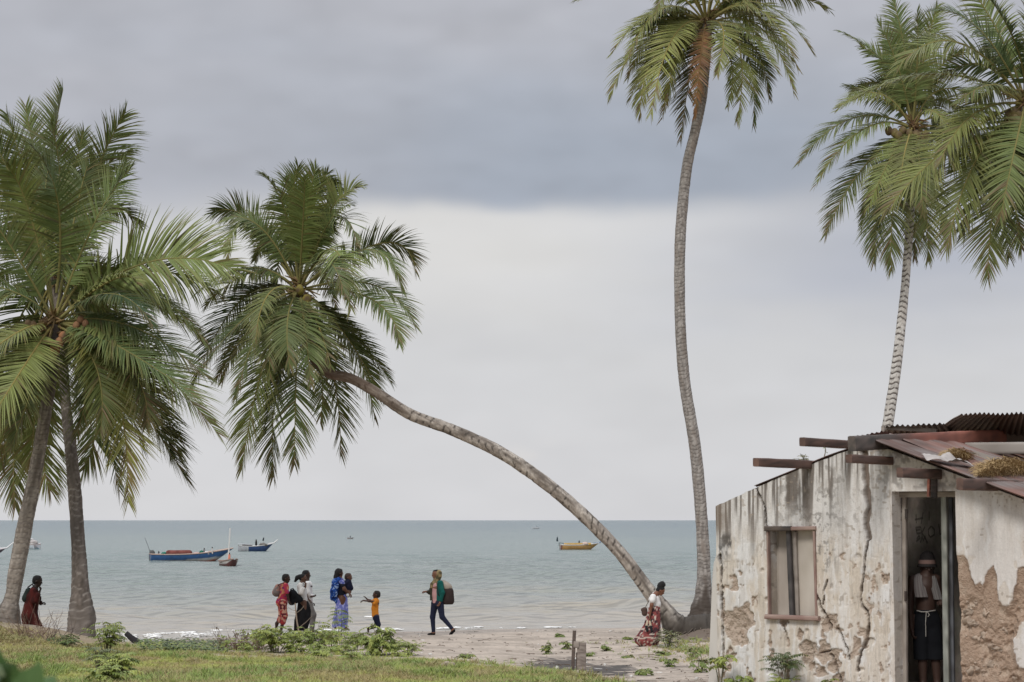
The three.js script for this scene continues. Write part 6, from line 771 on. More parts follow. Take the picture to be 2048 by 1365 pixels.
{
  const b = boat('long wooden boat with a blue hull, raised bow and red cargo', { px0: 304, px1: 446, wy: 1122.5, yaw: 0.35, away: true, beam: 1.6, h: 0.52, rise: 0.55, rake: 0.6, inner: [0.34, 0.22, 0.17], gun: [0.45, 0.33, 0.27], col: (q, s, y) => y < -0.02 + s * s * 0.25 ? (s > 0.6 ? [0.42, 0.14, 0.10] : [0.04, 0.05, 0.05]) : y < 0.06 + s * s * 0.42 ? [0.48, 0.46, 0.44] : q > 0.93 ? [0.05, 0.05, 0.06] : [0.035, 0.10, 0.24] }), P = b.P;
  mesh('pole', new GB().tube([P(301, 1110), P(296, 1094), P(289, 1076)], 0.025, 0.012, [0.03, 0.04, 0.04], 5), M.wood, b.t); mesh('motor', new GB().ball(P(304, 1107), 0.22, 0.26, 0.2, [0.10, 0.10, 0.10], 6, 0.3, 3), M.matte, b.t);
  tag(mesh('tarpaulin', iso([cap(P(340, 1107), P(378, 1107), 0.24, 0.26), cap(P(336, 1106), P(345, 1109), 0.2, 0.22), cap(P(372, 1108), P(384, 1112), 0.24, 0.14)], 0.05, (p) => mulc([0.17, 0.06, 0.05], 0.7 + 0.6 * noise(p.x * 4, p.y * 5, p.z * 4)), 0.1), M.cloth), 'red brown tarpaulin over the cargo amidships of the blue boat', 'tarpaulin');
  lumpOn('crate', 'green crate at the stern of the long blue boat', 'crate', P(327, 1109), 0.22, 0.2, 0.2, [0.03, 0.16, 0.12]); lumpOn('drum', 'blue drum beside the green crate on the long boat', 'drum', P(335, 1112), 0.18, 0.16, 0.18, [0.04, 0.1, 0.4]); lumpOn('sack', 'pale sack in front of the red tarpaulin', 'sack', P(346, 1112, 0.3), 0.22, 0.13, 0.2, [0.55, 0.5, 0.38]); lumpOn('bundle', 'white bundle near the bow of the blue boat', 'bundle', P(413, 1107), 0.3, 0.15, 0.2, [0.52, 0.48, 0.46]); lumpOn('bundle', 'pinkish bundle behind the red tarpaulin on the blue boat', 'bundle', P(392, 1108), 0.26, 0.13, 0.2, [0.45, 0.32, 0.3]); lumpOn('crate', 'green crate forward of the tarpaulin on the blue boat', 'crate', P(403, 1105), 0.19, 0.16, 0.2, [0.04, 0.17, 0.12]);
  crew('person seated towards the bow of the long blue boat', P, 408, 1096, 1110, [0.2, 0.2, 0.21], [0.1, 0.1, 0.1]); crew('person crouching at the stern of the long blue boat', P, 317, 1102, 1114, [0.05, 0.05, 0.06], [0.3, 0.3, 0.3]); crew('person in pale clothes near the bow of the blue boat', P, 424, 1094, 1108, [0.5, 0.48, 0.46], [0.4, 0.36, 0.33]);
}
{
  const b = boat('small dark boat seen end on with a tall white mast', { px0: 441, px1: 472, wy: 1131.5, yaw: 1.15, away: false, beam: 1.05, h: 0.34, rise: 0.2, inner: [0.2, 0.14, 0.12], gun: [0.3, 0.2, 0.16], col: (q, s, y) => q > 0.8 ? [0.4, 0.3, 0.26] : q > 0.62 ? [0.5, 0.47, 0.44] : [0.14, 0.05, 0.045] }), P = b.P;
  mesh('mast', new GB().tube([P(456.5, 1124), P(457.5, 1100), P(460, 1057)], 0.075, 0.045, [0.62, 0.60, 0.57], 7), M.wood, b.t); mesh('outrigger', new GB().tube([P(439, 1126, 0.3), P(456, 1123, 0.3), P(475, 1124, 0.3)], 0.04, 0.04, [0.16, 0.12, 0.1], 5), M.wood, b.t);
  crew('person in orange sitting below the white mast', P, 458, 1105, 1124, [0.62, 0.22, 0.14], [0.5, 0.18, 0.12]); lumpOn('net_heap', 'heap of dark nets in the small masted boat', 'nets', P(464, 1125), 0.26, 0.13, 0.2, [0.10, 0.09, 0.08]); lumpOn('bundle', 'pale bundle in the small masted boat', 'bundle', P(450, 1125), 0.2, 0.1, 0.2, [0.42, 0.38, 0.34]);
}
{
  const b = boat('short blue boat with white gunwale and a canopy frame farther out', { px0: 478, px1: 538, wy: 1102.5, yaw: 0.3, away: true, beam: 1.3, h: 0.5, rise: 0.35, gun: [0.6, 0.58, 0.56], prow: 0.55, rake: 0.4, prowCol: [0.62, 0.6, 0.58], col: (q, s, y) => y < -0.02 ? [0.03, 0.04, 0.06] : s < 0.25 ? [0.42, 0.42, 0.44] : s < 0.3 ? [0.6, 0.6, 0.6] : [0.035, 0.07, 0.18] }), P = b.P;
  mesh('canopy_frame', new GB().tube([P(478, 1098), P(477, 1089)], 0.03, 0.03, [0.5, 0.5, 0.5], 5).tube([P(499, 1098), P(499, 1090)], 0.03, 0.03, [0.5, 0.5, 0.5], 5).bar(P(476, 1089), P(504, 1090), 0.7, 0.06, () => [0.5, 0.5, 0.52], 3), M.wood, b.t); mesh('motor', new GB().ball(P(482, 1096), 0.18, 0.25, 0.2, [0.05, 0.05, 0.06], 6), M.matte, b.t);
  crew('dark figure standing amidships in the short blue boat', P, 512, 1079, 1094, [0.02, 0.02, 0.022], [0.02, 0.02, 0.02]); lumpOn('net_heap', 'heap of grey nets in the short blue boat', 'nets', P(526, 1091), 0.5, 0.28, 0.3, [0.16, 0.15, 0.14]); lumpOn('bundle', 'dark bundle under the canopy of the short blue boat', 'bundle', P(494, 1092), 0.6, 0.16, 0.3, [0.03, 0.03, 0.035]);
  const fl = thing('flag', 'small dark flag on a thin pole over the short blue boat', 'flag', P(527, 1096)); mesh('pole', new GB().tube([P(527, 1096), P(527.5, 1074)], 0.015, 0.012, [0.2, 0.2, 0.2], 5), M.wood, fl); mesh('cloth', iso([cap(P(527, 1077), P(526, 1081), 0.07, 0.09)], 0.02, [0.03, 0.035, 0.04], 0.02), M.cloth, fl);
}
{
  const b = boat('yellow wooden boat with an upswept prow near the bent palm', { px0: 1120, px1: 1190, wy: 1099.5, yaw: 0.2, away: true, beam: 1.5, h: 0.48, rise: 0.28, rake: 0.6, gun: [0.60, 0.57, 0.52], prow: 0.7, prowCol: [0.14, 0.2, 0.3], inner: [0.42, 0.27, 0.07], col: (q, s, y) => y < -0.03 ? [0.06, 0.06, 0.05] : q > 0.9 ? [0.5, 0.5, 0.48] : s < 0.05 ? [0.2, 0.08, 0.06] : [0.46, 0.26, 0.09] }), P = b.P;
  mesh('frame', new GB().tube([P(1118, 1092), P(1118.5, 1086.5), P(1126, 1087), P(1140, 1090)], 0.05, 0.03, [0.05, 0.08, 0.09], 5), M.wood, b.t); mesh('cabin', new GB().bar(P(1128, 1089.5), P(1182, 1089), 0.9, 0.3, (p) => mulc([0.48, 0.29, 0.06], 0.7 + 0.5 * noise(p.x * 3, p.y * 9, p.z)), 12), M.paint, b.t);
  crew('dark clothed person sitting on the yellow boat', P, 1158.5, 1081, 1092, [0.015, 0.02, 0.03], [0.05, 0.05, 0.06]); lumpOn('bundle', 'pink and white bundle amidships on the yellow boat', 'bundle', P(1170, 1088, 0.4), 0.35, 0.18, 0.3, [0.55, 0.42, 0.36]); lumpOn('net_heap', 'blue grey nets over the stern of the yellow boat', 'nets', P(1129, 1093, 0.5), 0.34, 0.22, 0.3, [0.22, 0.22, 0.28]);
  const fl = thing('flag', 'dark flag on a pole above the stern of the yellow boat', 'flag', P(1119, 1094)); mesh('pole', new GB().tube([P(1119, 1094), P(1115, 1073.5)], 0.014, 0.012, [0.12, 0.14, 0.14], 5), M.wood, fl); mesh('cloth', iso([cap(P(1114.6, 1075.5), P(1114.4, 1082), 0.05, 0.10)], 0.02, [0.015, 0.03, 0.04], 0.02), M.cloth, fl);
}
{
  const b = boat('white and blue boat partly hidden behind the grey palm trunk', { px0: 77, px1: 40, wy: 1098.5, yaw: 0.7, away: true, beam: 1.4, h: 0.55, rise: 0.3, gun: [0.6, 0.58, 0.57], col: (q, s, y) => y < 0.03 ? [0.02, 0.14, 0.19] : q > 0.85 ? [0.45, 0.35, 0.33] : [0.55, 0.58, 0.62] }), P = b.P;
  lumpOn('bundle', 'mixed white and grey bundle on the half hidden boat', 'bundle', P(66, 1086), 0.5, 0.3, 0.3, [0.45, 0.42, 0.41]); mesh('stern_board', new GB().bar(P(78.5, 1098), P(79, 1087), 0.25, 0.25, () => [0.66, 0.63, 0.61], 3, V(0, 0, 1)), M.paint, b.t); mesh('canopy', new GB().bar(P(58, 1077), P(66, 1080), 0.4, 0.12, () => [0.62, 0.6, 0.6], 3), M.paint, b.t);
}
boat('dark boat with a white prow cut by the left edge', { px0: -95, px1: -6, wy: 1117, yaw: 0.3, away: true, beam: 1.5, h: 0.5, rise: 0.4, prow: 0.7, rake: 0.6, prowCol: [0.66, 0.64, 0.63], gun: [0.55, 0.5, 0.5], col: (q) => q > 0.8 ? [0.5, 0.45, 0.46] : [0.09, 0.05, 0.065] });
{ const b = boat('tiny distant boat with a dark figure near the middle', { px0: 694, px1: 706, wy: 1078.5, yaw: 0.2, away: true, beam: 0.6, h: 0.2, rise: 0.1, col: () => [0.35, 0.32, 0.31], gun: [0.3, 0.3, 0.3] }); crew('dark figure in the tiny distant boat', b.P, 700.5, 1071.5, 1078, [0.05, 0.05, 0.06], [0.1, 0.1, 0.1]); }
{ const b = boat('faint white boat close to the horizon', { px0: 1064.5, px1: 1078.5, wy: 1058.5, yaw: 0.2, away: true, beam: 1.2, h: 0.45, rise: 0.2, col: () => [0.52, 0.52, 0.53], gun: [0.55, 0.55, 0.55] }); crew('faint figure on the white boat close to the horizon', b.P, 1073, 1052.5, 1058, [0.4, 0.42, 0.43], [0.3, 0.3, 0.3]); }
// ───────────────────────── plants, grass, things on the beach ─────────────────────────
const G1 = [0.16, 0.225, 0.05], G2 = [0.36, 0.40, 0.09], G3 = [0.05, 0.085, 0.028], GY = [0.34, 0.31, 0.08];
function spray(g, p, d, len, pairs, ll, lw, col, r, droop = 0.5) {      // a feathered leaf: paired leaflets along a stalk
  const dd = d.clone().normalize(); let q = p.clone(); const pts = [q.clone()];
  for (let k = 0; k < pairs; k++) { dd.y -= droop / pairs; dd.normalize(); q = q.clone().addScaledVector(dd, len / pairs); pts.push(q); const S = dd.clone().cross(YP).normalize(), U = S.clone().cross(dd); for (const s of [-1, 1]) { const e = S.clone().multiplyScalar(s).addScaledVector(dd, 0.55).addScaledVector(U, (r() - 0.4) * 0.4); g.leaf(q, e, dd, ll * (0.8 + 0.4 * r()) * (1 - 0.35 * k / pairs), lw, mulc(col(), 0.85 + 0.3 * r()), 0.35 + 0.3 * r(), 0.12); } }
  g.leaf(q, dd, S0(dd), ll, lw, col(), 0.4); return pts;
}
const S0 = (d) => d.clone().cross(YP).normalize();
function bush(name, label, cat, px, py, h, w, o = {}) {                 // base in the photograph; height and width in its pixels
  const r = rng(o.seed ?? Math.round(px * 7 + py)), b = o.base ?? groundHit(px, py), D = -b.z, m = D / F, H = h * m, Wd = w * m, t = o.into ? null : thing(name, label, cat, b, o.group), fol = o.into?.fol ?? new GB(), st = o.into?.st ?? new GB(), c1 = o.c1 ?? G1, c2 = o.c2 ?? G2;
  for (let k = 0; k < (o.stems ?? 5); k++) {
    const a = r() * 6.28, lean = (r() ** 0.6) * Wd / 2, hh = H * (0.6 + 0.45 * r()) * (o.stems === 1 ? 1 / 0.85 : 1), top = b.clone().add(V(Math.cos(a) * lean, hh * (1 - 0.3 * lean / (Wd / 2 + 1e-6)), Math.sin(a) * lean * 0.8)), mid = b.clone().lerp(top, 0.5).add(V((r() - 0.5) * 0.08, 0.05 * H, (r() - 0.5) * 0.08)), root = b.clone().add(V(Math.cos(a) * lean * 0.15, -0.05, Math.sin(a) * lean * 0.15));
    const C = new THREE.CatmullRomCurve3([root, mid, top]), pts = C.getPoints(8); st.tube(pts, o.sr ?? 0.009, 0.004, mixc([0.20, 0.16, 0.10], [0.09, 0.10, 0.05], r()), 5);
    const ns = o.sprays ?? 7; for (let q = 0; q < ns; q++) { const u = mix(o.from ?? 0.35, 1, (q + r() * 0.8) / ns), p = C.getPoint(u), az = r() * 6.28, d = V(Math.cos(az), 0.25 + r() * 0.7, Math.sin(az)), tone = r(); const col = () => mixc(mixc(c1, c2, clamp(tone * 0.8 + 0.3 * r())), GY, r() < 0.06 ? 0.7 : 0); const sl = (o.sl ?? 0.24) * (0.7 + 0.5 * r()); const pp = spray(fol, p, d, sl, o.pairs ?? 5, (o.ll ?? 0.08) * (0.8 + 0.4 * r()), (o.lw ?? 0.028), col, r, o.droop ?? 0.8); st.tube(pp, 0.003, 0.0015, [0.13, 0.13, 0.05], 3, false); }
  }
  if (o.into) return; mesh('foliage', fol, M.leaf, t); mesh('stem', st, M.wood, t); return t;
}
function twigs(name, label, cat, px, py, h, w, n, c, o = {}) {          // bare dry brush
  const r = rng(px + n), b = groundHit(px, py), m = -b.z / F, g = new GB(), lf = new GB();
  for (let k = 0; k < n; k++) { const a = r() * 6.28, base = b.clone().add(V((r() - 0.5) * w * m * 0.8, -0.03, (r() - 0.5) * 0.6)), d = V(Math.cos(a) * (0.5 + r()), 0.4 + r() * 1.1, Math.sin(a) * 0.6).normalize(); let p = base, L = h * m * (0.4 + 0.7 * r()), pts = [p]; for (let s = 0; s < 5; s++) { d.x += (r() - 0.5) * 0.5; d.y += (r() - 0.55) * 0.5; d.z += (r() - 0.5) * 0.4; d.normalize(); p = p.clone().addScaledVector(d, L / 5); pts.push(p); if (r() < 0.5) { const e = d.clone().add(V(r() - 0.5, r() - 0.4, r() - 0.5)).normalize(); g.tube([p, p.clone().addScaledVector(e, L * 0.15), p.clone().addScaledVector(e, L * 0.3).add(V(0, 0.02, 0))], 0.003, 0.0015, mulc(c, 0.7 + 0.6 * r()), 4, false); } if (o.leaves && r() < o.leaves) lf.leaf(p, V(r() - 0.5, r() - 0.6, r() - 0.5), V(r() - 0.5, 0.2, r() - 0.5), 0.06 + r() * 0.04, 0.03, mulc(o.lc ?? [0.16, 0.10, 0.055], 0.7 + 0.6 * r()), 0.5); } g.tube(pts, 0.006 * (o.k ?? 1), 0.002, mulc(c, 0.7 + 0.6 * r()), 5); }
  const t = thing(name, label, cat, b); mesh('stem', g, M.wood, t); if (o.leaves) mesh('foliage', lf, M.leaf, t); return t;
}
bush('sapling', 'leafy sapling in front of the dark ringed palm foot', 'bush', 212, 1312, 74, 66, { stems: 9, sprays: 9, ll: 0.08, sr: 0.012, c2: [0.27, 0.30, 0.06] });
bush('bush', 'low bright green bush at the bottom left of the bank', 'bush', 250, 1352, 58, 120, { stems: 12, sprays: 6, ll: 0.085, lw: 0.04, from: 0.25 }); bush('bush', 'pale stemmed weed among grass below the dark ringed palm', 'bush', 192, 1340, 62, 44, { stems: 4, sprays: 4, c1: [0.12, 0.15, 0.07], c2: [0.2, 0.22, 0.1], sr: 0.016 }); bush('bush', 'broad low bush at the lower edge beside the blurred leaves', 'bush', 225, 1372, 44, 130, { stems: 12, sprays: 6, ll: 0.09, lw: 0.045, from: 0.2 });
bush('bush', 'dark leafy clump at the foot of the dark ringed palm', 'bush', 130, 1296, 26, 60, { stems: 8, sprays: 5, ll: 0.06, lw: 0.035, c1: G3, c2: G1, from: 0.2 });
twigs('dry_brush', 'bare brown brush in front of the person in red', 'dry brush', 66, 1276, 66, 90, 46, [0.20, 0.135, 0.10]); twigs('dry_brush', 'dark bare twigs right of the person in red', 'dry brush', 112, 1288, 60, 70, 22, [0.085, 0.06, 0.05], { k: 1.3 });
twigs('dry_brush', 'brown dried brush at the left end of the bushes', 'dry brush', 480, 1302, 52, 90, 60, [0.15, 0.10, 0.075], { leaves: 0.75, lc: [0.17, 0.115, 0.06] });
bush('bush', 'leafy bush in front of the woman in red print', 'bush', 550, 1306, 66, 100, { stems: 12, sprays: 7, ll: 0.085, lw: 0.036 }); bush('bush', 'tangled bush with dark twigs in front of the ponytailed woman', 'bush', 628, 1308, 70, 110, { stems: 13, sprays: 7, ll: 0.085, lw: 0.034 });
twigs('dry_brush', 'dark forked twigs standing in the tangled bush', 'dry brush', 640, 1306, 66, 60, 12, [0.06, 0.04, 0.035], { k: 1.6 });
bush('sapling', 'tall thin sapling with drooping leaves beside the pale blue skirt', 'sapling', 682, 1300, 104, 44, { stems: 2, sprays: 11, from: 0.3, sl: 0.2, ll: 0.085, c2: [0.20, 0.24, 0.055] }); bush('bush', 'small drooping bush left of the running boy', 'bush', 712, 1302, 44, 50, { stems: 5, sprays: 6, ll: 0.09 });
bush('bush', 'feathery bush below the running boy', 'bush', 752, 1312, 70, 84, { stems: 12, sprays: 9, ll: 0.095, lw: 0.034, droop: 1.1 }); bush('bush', 'small weed right of the feathery bush', 'bush', 815, 1312, 30, 60, { stems: 6, sprays: 5, ll: 0.06 }); bush('bush', 'tiny broad leaved weed at the grass edge below the forked bush', 'bush', 706, 1322, 24, 34, { stems: 4, sprays: 4, ll: 0.09, lw: 0.04, from: 0.3 });
bush('bush', 'broad leaved weed in the middle of the grass', 'bush', 645, 1318, 28, 40, { stems: 4, sprays: 4, ll: 0.09, lw: 0.045, from: 0.3 });
bush('bush', 'pale straggly bush on the roots of the bent palm', 'bush', 1338, 1296, 44, 60, { stems: 9, sprays: 6, ll: 0.06, lw: 0.03, c1: [0.14, 0.16, 0.08], c2: [0.27, 0.27, 0.15], from: 0.2 });
{ const r = rng(303), into = { fol: new GB(), st: new GB() }; for (let k = 0; k < 18; k++) { const px = 430 + r() * 400, h = 14 + r() * 26; bush('undergrowth', '', '', px, poly(GRASS_EDGE, px) - 4 + r() * 8, h, 26 + r() * 34, { stems: 4 + Math.floor(r() * 4), sprays: 4, sl: 0.14, pairs: 3, ll: 0.07, lw: 0.036, from: 0.15, seed: 900 + k, into }); }
  tag(mesh('undergrowth', into.fol, M.leaf), 'low leafy undergrowth along the line where grass meets sand', 'undergrowth', null, 'stuff');
  for (const [x, y, h, w, l] of [[520, 1300, 58, 60, 'left hand member of the bush row, next to the dry brush'], [590, 1304, 54, 70, 'bush around the foot of the dead stake'], [662, 1304, 60, 60, 'bush between the dead stake and the tall sapling'], [785, 1310, 40, 50, 'last low bush of the row, under the empty sand behind the boy']]) bush('bush', l, 'bush', x, y, h, w, { stems: 6, sprays: 6, ll: 0.08, lw: 0.034, seed: x }); }
{ // dead sapling stake
  const b = groundHit(604, 1302), D = -b.z, t = thing('dead_sapling', 'bare pale stake with forked side branches before the black skirt', 'dead sapling', b), P = (x, y) => at(x, y, D); mesh('stem', new GB().tube([P(604, 1304), P(600, 1280), P(593, 1240), P(590, 1207)], 0.022, 0.014, [0.25, 0.19, 0.14], 7).tube([P(594, 1226), P(602, 1220), P(608, 1212)], 0.008, 0.005, [0.2, 0.16, 0.12], 5).tube([P(598, 1256), P(612, 1245), P(624, 1233)], 0.008, 0.004, [0.22, 0.17, 0.13], 5).tube([P(590, 1222), P(582, 1220), P(575, 1214)], 0.007, 0.004, [0.25, 0.2, 0.15], 5), M.wood, t);
}
{ // dark leaved creeper along the beach edge
  const r = rng(8), g = new GB(); for (let k = 0; k < 2600; k++) { const px = 275 + r() * 180, py = 1283 + r() * 22 + (px > 400 ? 2 : 0), q = groundHit(px, py); q.y += r() * 0.10; const a = r() * 6.28; g.leaf(q, V(Math.cos(a), 0.4 * r(), Math.sin(a)), V(-Math.sin(a), 0.3 * (r() - 0.5), Math.cos(a)), 0.05 + r() * 0.05, 0.045 + r() * 0.03, mixc(mixc(G3, G1, r()), G2, r() < 0.25 ? 0.8 : 0), 0.3); } tag(mesh('ground_cover', g, M.leaf), 'dark green creeper carpeting the edge of the beach', 'creeper', null, 'stuff');
}
[[1092, 1309, 30, 'small creeper plant left of the broken fence', 26], [1136, 1300, 34, 'creeper plant just left of the broken fence post', 20], [1212, 1303, 26, 'bright creeper plant on sand right of the broken fence', 16], [1122, 1275, 16, 'lone creeper sprig on the sand above the broken fence', 8], [1174, 1314, 18, 'creeper sprig close behind the fence board', 10], [1256, 1316, 26, 'flat creeper sprig below the patterned skirt', 6], [1289, 1352, 20, 'small weed at the grass edge near the ruin', 20], [1340, 1335, 30, 'trailing weed on the sand beside the ruin', 26], [1385, 1318, 44, 'taller trailing weed close to the ruin corner', 34], [1400, 1345, 40, 'weed with thin stems at the ruin corner', 44], [1255, 1280, 12, 'tiny sprig left of the patterned skirt', 8], [930, 1318, 40, 'low weed at the edge of grass and sand', 12], [1330, 1312, 46, 'leafy weed on the sand before the bent palm roots', 12]].forEach(([x, y, w, l, h], i) => bush('beach_weed', l, 'weed', x, y, h, w, { stems: 5, sprays: 4, sl: 0.09, pairs: 2, ll: 0.075, lw: 0.05, from: 0.2, seed: i + 60, c2: [0.19, 0.22, 0.05], group: 'weeds on the beach sand' }));
// plants against the ruin
const front = (px, py, t = 0.25) => wallPt(px, py, t);
bush('bush', 'fern-like sapling against the wall under the window', 'bush', 1567, 1360, 90, 56, { base: front(1567, 1372, 0.25), stems: 4, sprays: 8, from: 0.45, sl: 0.26, pairs: 8, ll: 0.07, lw: 0.02, c1: [0.06, 0.09, 0.035], c2: [0.12, 0.16, 0.05] }); bush('bush', 'dense small bush at the wall foot below the window', 'bush', 1568, 1370, 40, 46, { base: front(1565, 1385, 0.35), stems: 6, sprays: 6, sl: 0.16, pairs: 7, ll: 0.055, lw: 0.02 });
bush('bush', 'weed with broad leaves at the left corner of the ruin', 'bush', 1440, 1345, 84, 60, { base: front(1440, 1362, 0.3), stems: 4, sprays: 5, from: 0.5, ll: 0.09, lw: 0.045, sl: 0.14, pairs: 3 }); bush('bush', 'low weed at the wall foot left of the window', 'bush', 1480, 1350, 40, 74, { base: front(1482, 1385, 0.3), stems: 6, sprays: 4, ll: 0.08, lw: 0.05, sl: 0.12, pairs: 3 }); bush('bush', 'little weed at the wall foot between window and door', 'bush', 1655, 1370, 26, 40, { base: front(1655, 1382, 0.25), stems: 4, sprays: 4, ll: 0.06, lw: 0.035, sl: 0.1, pairs: 3 });
bush('bush', 'weed tuft growing on the wall top by the lower beam', 'bush', 1610, 935, 30, 36, { base: wallPt(1608, 934, -0.05), stems: 6, sprays: 3, sl: 0.08, pairs: 3, ll: 0.035, lw: 0.012, c1: [0.2, 0.17, 0.06], c2: [0.24, 0.22, 0.07], from: 0.3 }); bush('bush', 'thin weed stalk rising from the wall top', 'bush', 1646, 915, 34, 8, { base: wallPt(1646, 917, -0.05), stems: 1, sprays: 6, sl: 0.04, pairs: 2, ll: 0.025, lw: 0.01, from: 0.3 });
{ // out of focus leaves close to the lens
  const r = rng(17), b = at(30, 1420, 4.6), t = thing('near_bush', 'blurred dark green leaves close to the lens in the bottom left corner', 'bush', b), D = 4.6; mesh('stem', new GB().tube([at(-30, 1480, D), at(10, 1380, D), at(30, 1330, D)], 0.004, 0.002, [0.08, 0.09, 0.04], 5).tube([at(60, 1480, D), at(75, 1390, D), at(80, 1340, D)], 0.004, 0.002, [0.08, 0.09, 0.04], 5), M.wood, t);
  const LF = [[0, 1400, 30, 1300, 0.07], [30, 1410, 70, 1325, 0.07], [70, 1420, 110, 1350, 0.06], [-20, 1400, -10, 1290, 0.07], [50, 1420, 30, 1330, 0.06], [95, 1420, 90, 1345, 0.05], [12, 1370, -5, 1296, 0.03], [5, 1375, 40, 1335, 0.035], [60, 1380, 75, 1320, 0.04], [80, 1375, 108, 1345, 0.035], [20, 1400, 60, 1350, 0.04], [-20, 1350, 10, 1310, 0.03], [100, 1400, 130, 1362, 0.03], [40, 1390, 15, 1345, 0.04], [-15, 1390, -20, 1330, 0.04], [75, 1400, 50, 1352, 0.035]];
  for (const [x0, y0, x1, y1, w] of LF) { const g = new GB(), a = at(x0, y0, D + (r() - 0.5) * 0.3), e = at(x1, y1, D + (r() - 0.5) * 0.3), d = e.clone().sub(a); g.leaf(a, d, V(d.y, -d.x, 0.4 * d.length()), d.length(), w * 1.3, mixc([0.035, 0.085, 0.025], [0.09, 0.17, 0.045], r()), 0.15); mesh('leaf', g, M.leaf, t); }
}
{ // broken fence: stake, board with a notch, cross piece
  const b = groundHit(1155, 1341), D = -b.z, t = thing('broken_fence', 'remnant of a wooden fence: dark stake and grey board', 'fence', b), P = (x, y, z = 0) => at(x, y, D - z), gw = woodc([0.17, 0.135, 0.115], [0.33, 0.28, 0.245], 10), dw = woodc([0.06, 0.045, 0.04], [0.15, 0.11, 0.09], 10);
  mesh('stake', new GB().bar(P(1145, 1350), P(1149, 1262), 0.06, 0.055, dw, 22, V(0, 0, 1), 0.012), M.wood, t); mesh('board', new GB().bar(P(1163, 1350), P(1163.5, 1286), 0.155, 0.045, gw, 22, V(0, 0, 1), 0.01), M.wood, t); mesh('rail', new GB().bar(P(1147, 1290, 0.02), P(1158, 1291, 0.02), 0.05, 0.11, gw, 6, V(0, 1, 0), 0.01), M.wood, t); mesh('stick', new GB().bar(P(1153, 1345, -0.02), P(1153.5, 1306, -0.02), 0.022, 0.022, dw, 10, V(0, 0, 1), 0.006), M.wood, t);
}
{ const b = groundHit(268, 1288), D = -b.z; tag(mesh('log', new GB().tube([at(276, 1287, D), at(262, 1277, D), at(251, 1267, D)], 0.075, 0.055, (t) => [0.018, 0.016, 0.018], 9), M.matte), 'short charred log sticking up at the water edge', 'log'); }
{ const q = groundHit(895, 1336); tag(mesh('stone', new GB().ball(q.add(V(0, 0.03, 0)), 0.11, 0.06, 0.08, (p) => mulc([0.40, 0.33, 0.27], 0.8 + 0.4 * noise(p.x * 20, p.y * 20, p.z * 20)), 7, 0.4, 2), M.matte), 'pale flat stone lying in the grass', 'stone'); const q2 = groundHit(1124, 1366); tag(mesh('stone', new GB().ball(q2.add(V(0, 0.01, 0)), 0.06, 0.06, 0.06, [0.05, 0.04, 0.04], 6, 0.4, 9), M.matte), 'small dark stone at the lower edge of the grass', 'stone'); const q3 = groundHit(423, 1366); tag(mesh('stone', new GB().ball(q3.add(V(0, 0.01, 0)), 0.07, 0.055, 0.06, [0.26, 0.13, 0.09], 6, 0.4, 5), M.matte), 'reddish stone at the lower edge of the grass', 'stone'); }
{ // twigs, husks and white scraps on the sand
  const r = rng(64), g = new GB(); for (let k = 0; k < 520; k++) { const px = 660 + r() * 780, py = 1262 + r() * 105; if (py > poly(GRASS_EDGE, px) - 2) continue; const q = groundHit(px, py); q.y += 0.008; const a = r() * 3.14, L = 0.03 + r() ** 3 * 0.35 * (px > 1130 ? 1 : 0.5), d = V(Math.cos(a), 0.05 * (r() - 0.3), Math.sin(a)); if (r() < 0.07) g.ball(q, 0.02 + r() * 0.035, 0.014 + r() * 0.02, 0.02, [0.62, 0.6, 0.57], 3, 0.5, k); else g.tube([q, q.clone().addScaledVector(d, L / 2).add(V(0, r() * 0.02, 0)), q.clone().addScaledVector(d, L)], 0.004 + r() * 0.006, 0.003, mulc([0.10, 0.07, 0.05], 0.5 + 1.2 * r()), 4); }
  const rt = rng(7); for (let k = 0; k < 60; k++) { const a = rt() * 6.28, b = onGround(4.7, 50), L = 0.3 + rt() * 0.8, e = onGround(4.7 + Math.cos(a) * L, 50 + Math.sin(a) * L * 0.7); g.tube([b.clone().lerp(e, 0.3).add(V(0, 0.2, 0)), b.clone().lerp(e, 0.7).add(V(0, 0.06, 0)), e], 0.03, 0.012, mulc([0.09, 0.07, 0.055], 0.6 + 0.8 * rt()), 5); }
  tag(mesh('debris', g, M.matte), 'twigs, husks, roots and white scraps scattered on the sand', 'debris', null, 'stuff');
}
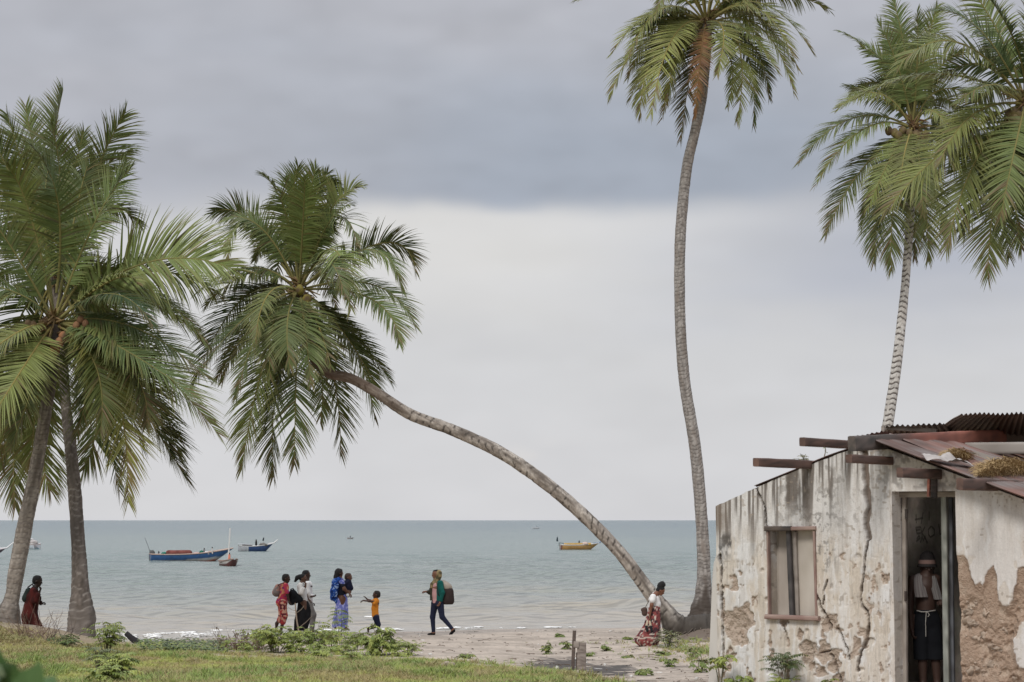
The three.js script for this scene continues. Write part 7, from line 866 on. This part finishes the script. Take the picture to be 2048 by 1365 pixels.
{ // grass
  const tuft = new GB(), r = rng(99); for (let k = 0; k < 8; k++) { const a = r() * 6.28, p = V(Math.cos(a) * 0.03 * r(), -0.01, Math.sin(a) * 0.03 * r()), d = V(Math.cos(a) * 0.55, 0.8, Math.sin(a) * 0.55).normalize(), s = V(-Math.sin(a), 0, Math.cos(a)).multiplyScalar(0.0045), h = 0.6 + 0.5 * r(), m = p.clone().addScaledVector(d, 0.055 * h), e = m.clone().addScaledVector(d.clone().add(V(Math.cos(a) * 0.5, -0.35, Math.sin(a) * 0.5)).normalize(), 0.06 * h); const a0 = tuft.v(p.clone().add(s)), b0 = tuft.v(p.clone().sub(s)), a1 = tuft.v(m.clone().addScaledVector(s, 0.8)), b1 = tuft.v(m.clone().addScaledVector(s, -0.8)), c = tuft.v(e); tuft.quad(a0, b0, b1, a1); tuft.tri(a1, b1, c); }
  const list = []; for (let k = 0; k < 230000 && list.length < 62000; k++) { const D = 24.5 + r() ** 1.2 * 24, x = (r() - 0.5) * D * 0.60 - 0.5; if (x > 7 || x < -0.29 * D - 0.3) continue; const y = groundY(x, D), gr = grassiness(x, y, D); const root = Math.exp(-(((x - 4.7) / 1.5) ** 2) - ((D - 49) / 1.3) ** 2) + Math.exp(-(((x - 4.2) / 0.9) ** 2) - ((D - 44) / 3) ** 2) * 0.35; const pr = Math.max(ss(0, 1.4, gr) * (0.35 + 0.65 * ss(0.3, 0.6, fbm(x * 1.7, D * 1.7, 3, 3))), root * 0.55); if (r() < pr) list.push([x, y, D, root > 0.2 ? 1.1 : 1]); }
  const im = new THREE.InstancedMesh(tuft.build(), M.grass, list.length), m4 = new THREE.Matrix4(), q = new THREE.Quaternion(), e = new THREE.Euler(), col = new THREE.Color();
  list.forEach(([x, y, D, k], i) => { const f = fbm(x * 0.8, D * 0.8, 7, 3), dry = fbm(x * 2.3 + 9, D * 2.3, 0, 3), px = proj(V(x, y, -D)), s = k * (0.5 + 0.75 * r()) * (0.8 + 0.6 * ss(0.4, 0.7, f)); e.set((r() - 0.5) * 0.5, r() * 6.28, (r() - 0.5) * 0.5); m4.compose(V(x, y, -D), q.setFromEuler(e), V(s, s * (0.7 + 0.6 * r()), s)); im.setMatrixAt(i, m4); const brown = clamp(ss(0.46, 0.62, dry) * 0.9 + ss(300, 60, px[0]) * ss(1330, 1270, px[1]) * 0.8); let c = mixc(mixc([0.42, 0.45, 0.12], [0.25, 0.34, 0.085], ss(0.4, 0.68, f)), [0.40, 0.31, 0.16], clamp(brown * 0.8 + (r() < 0.15 ? 0.5 : 0))); c = mulc(c, 0.8 + 0.4 * r()); im.setColorAt(i, col.setRGB(...c)); });
  im.castShadow = im.receiveShadow = true; im.name = numbered('grass'); scene.add(im); tag(im, 'short yellow green grass covering the bank in the foreground', 'grass', null, 'stuff');
}
renderer.render(scene, camera);
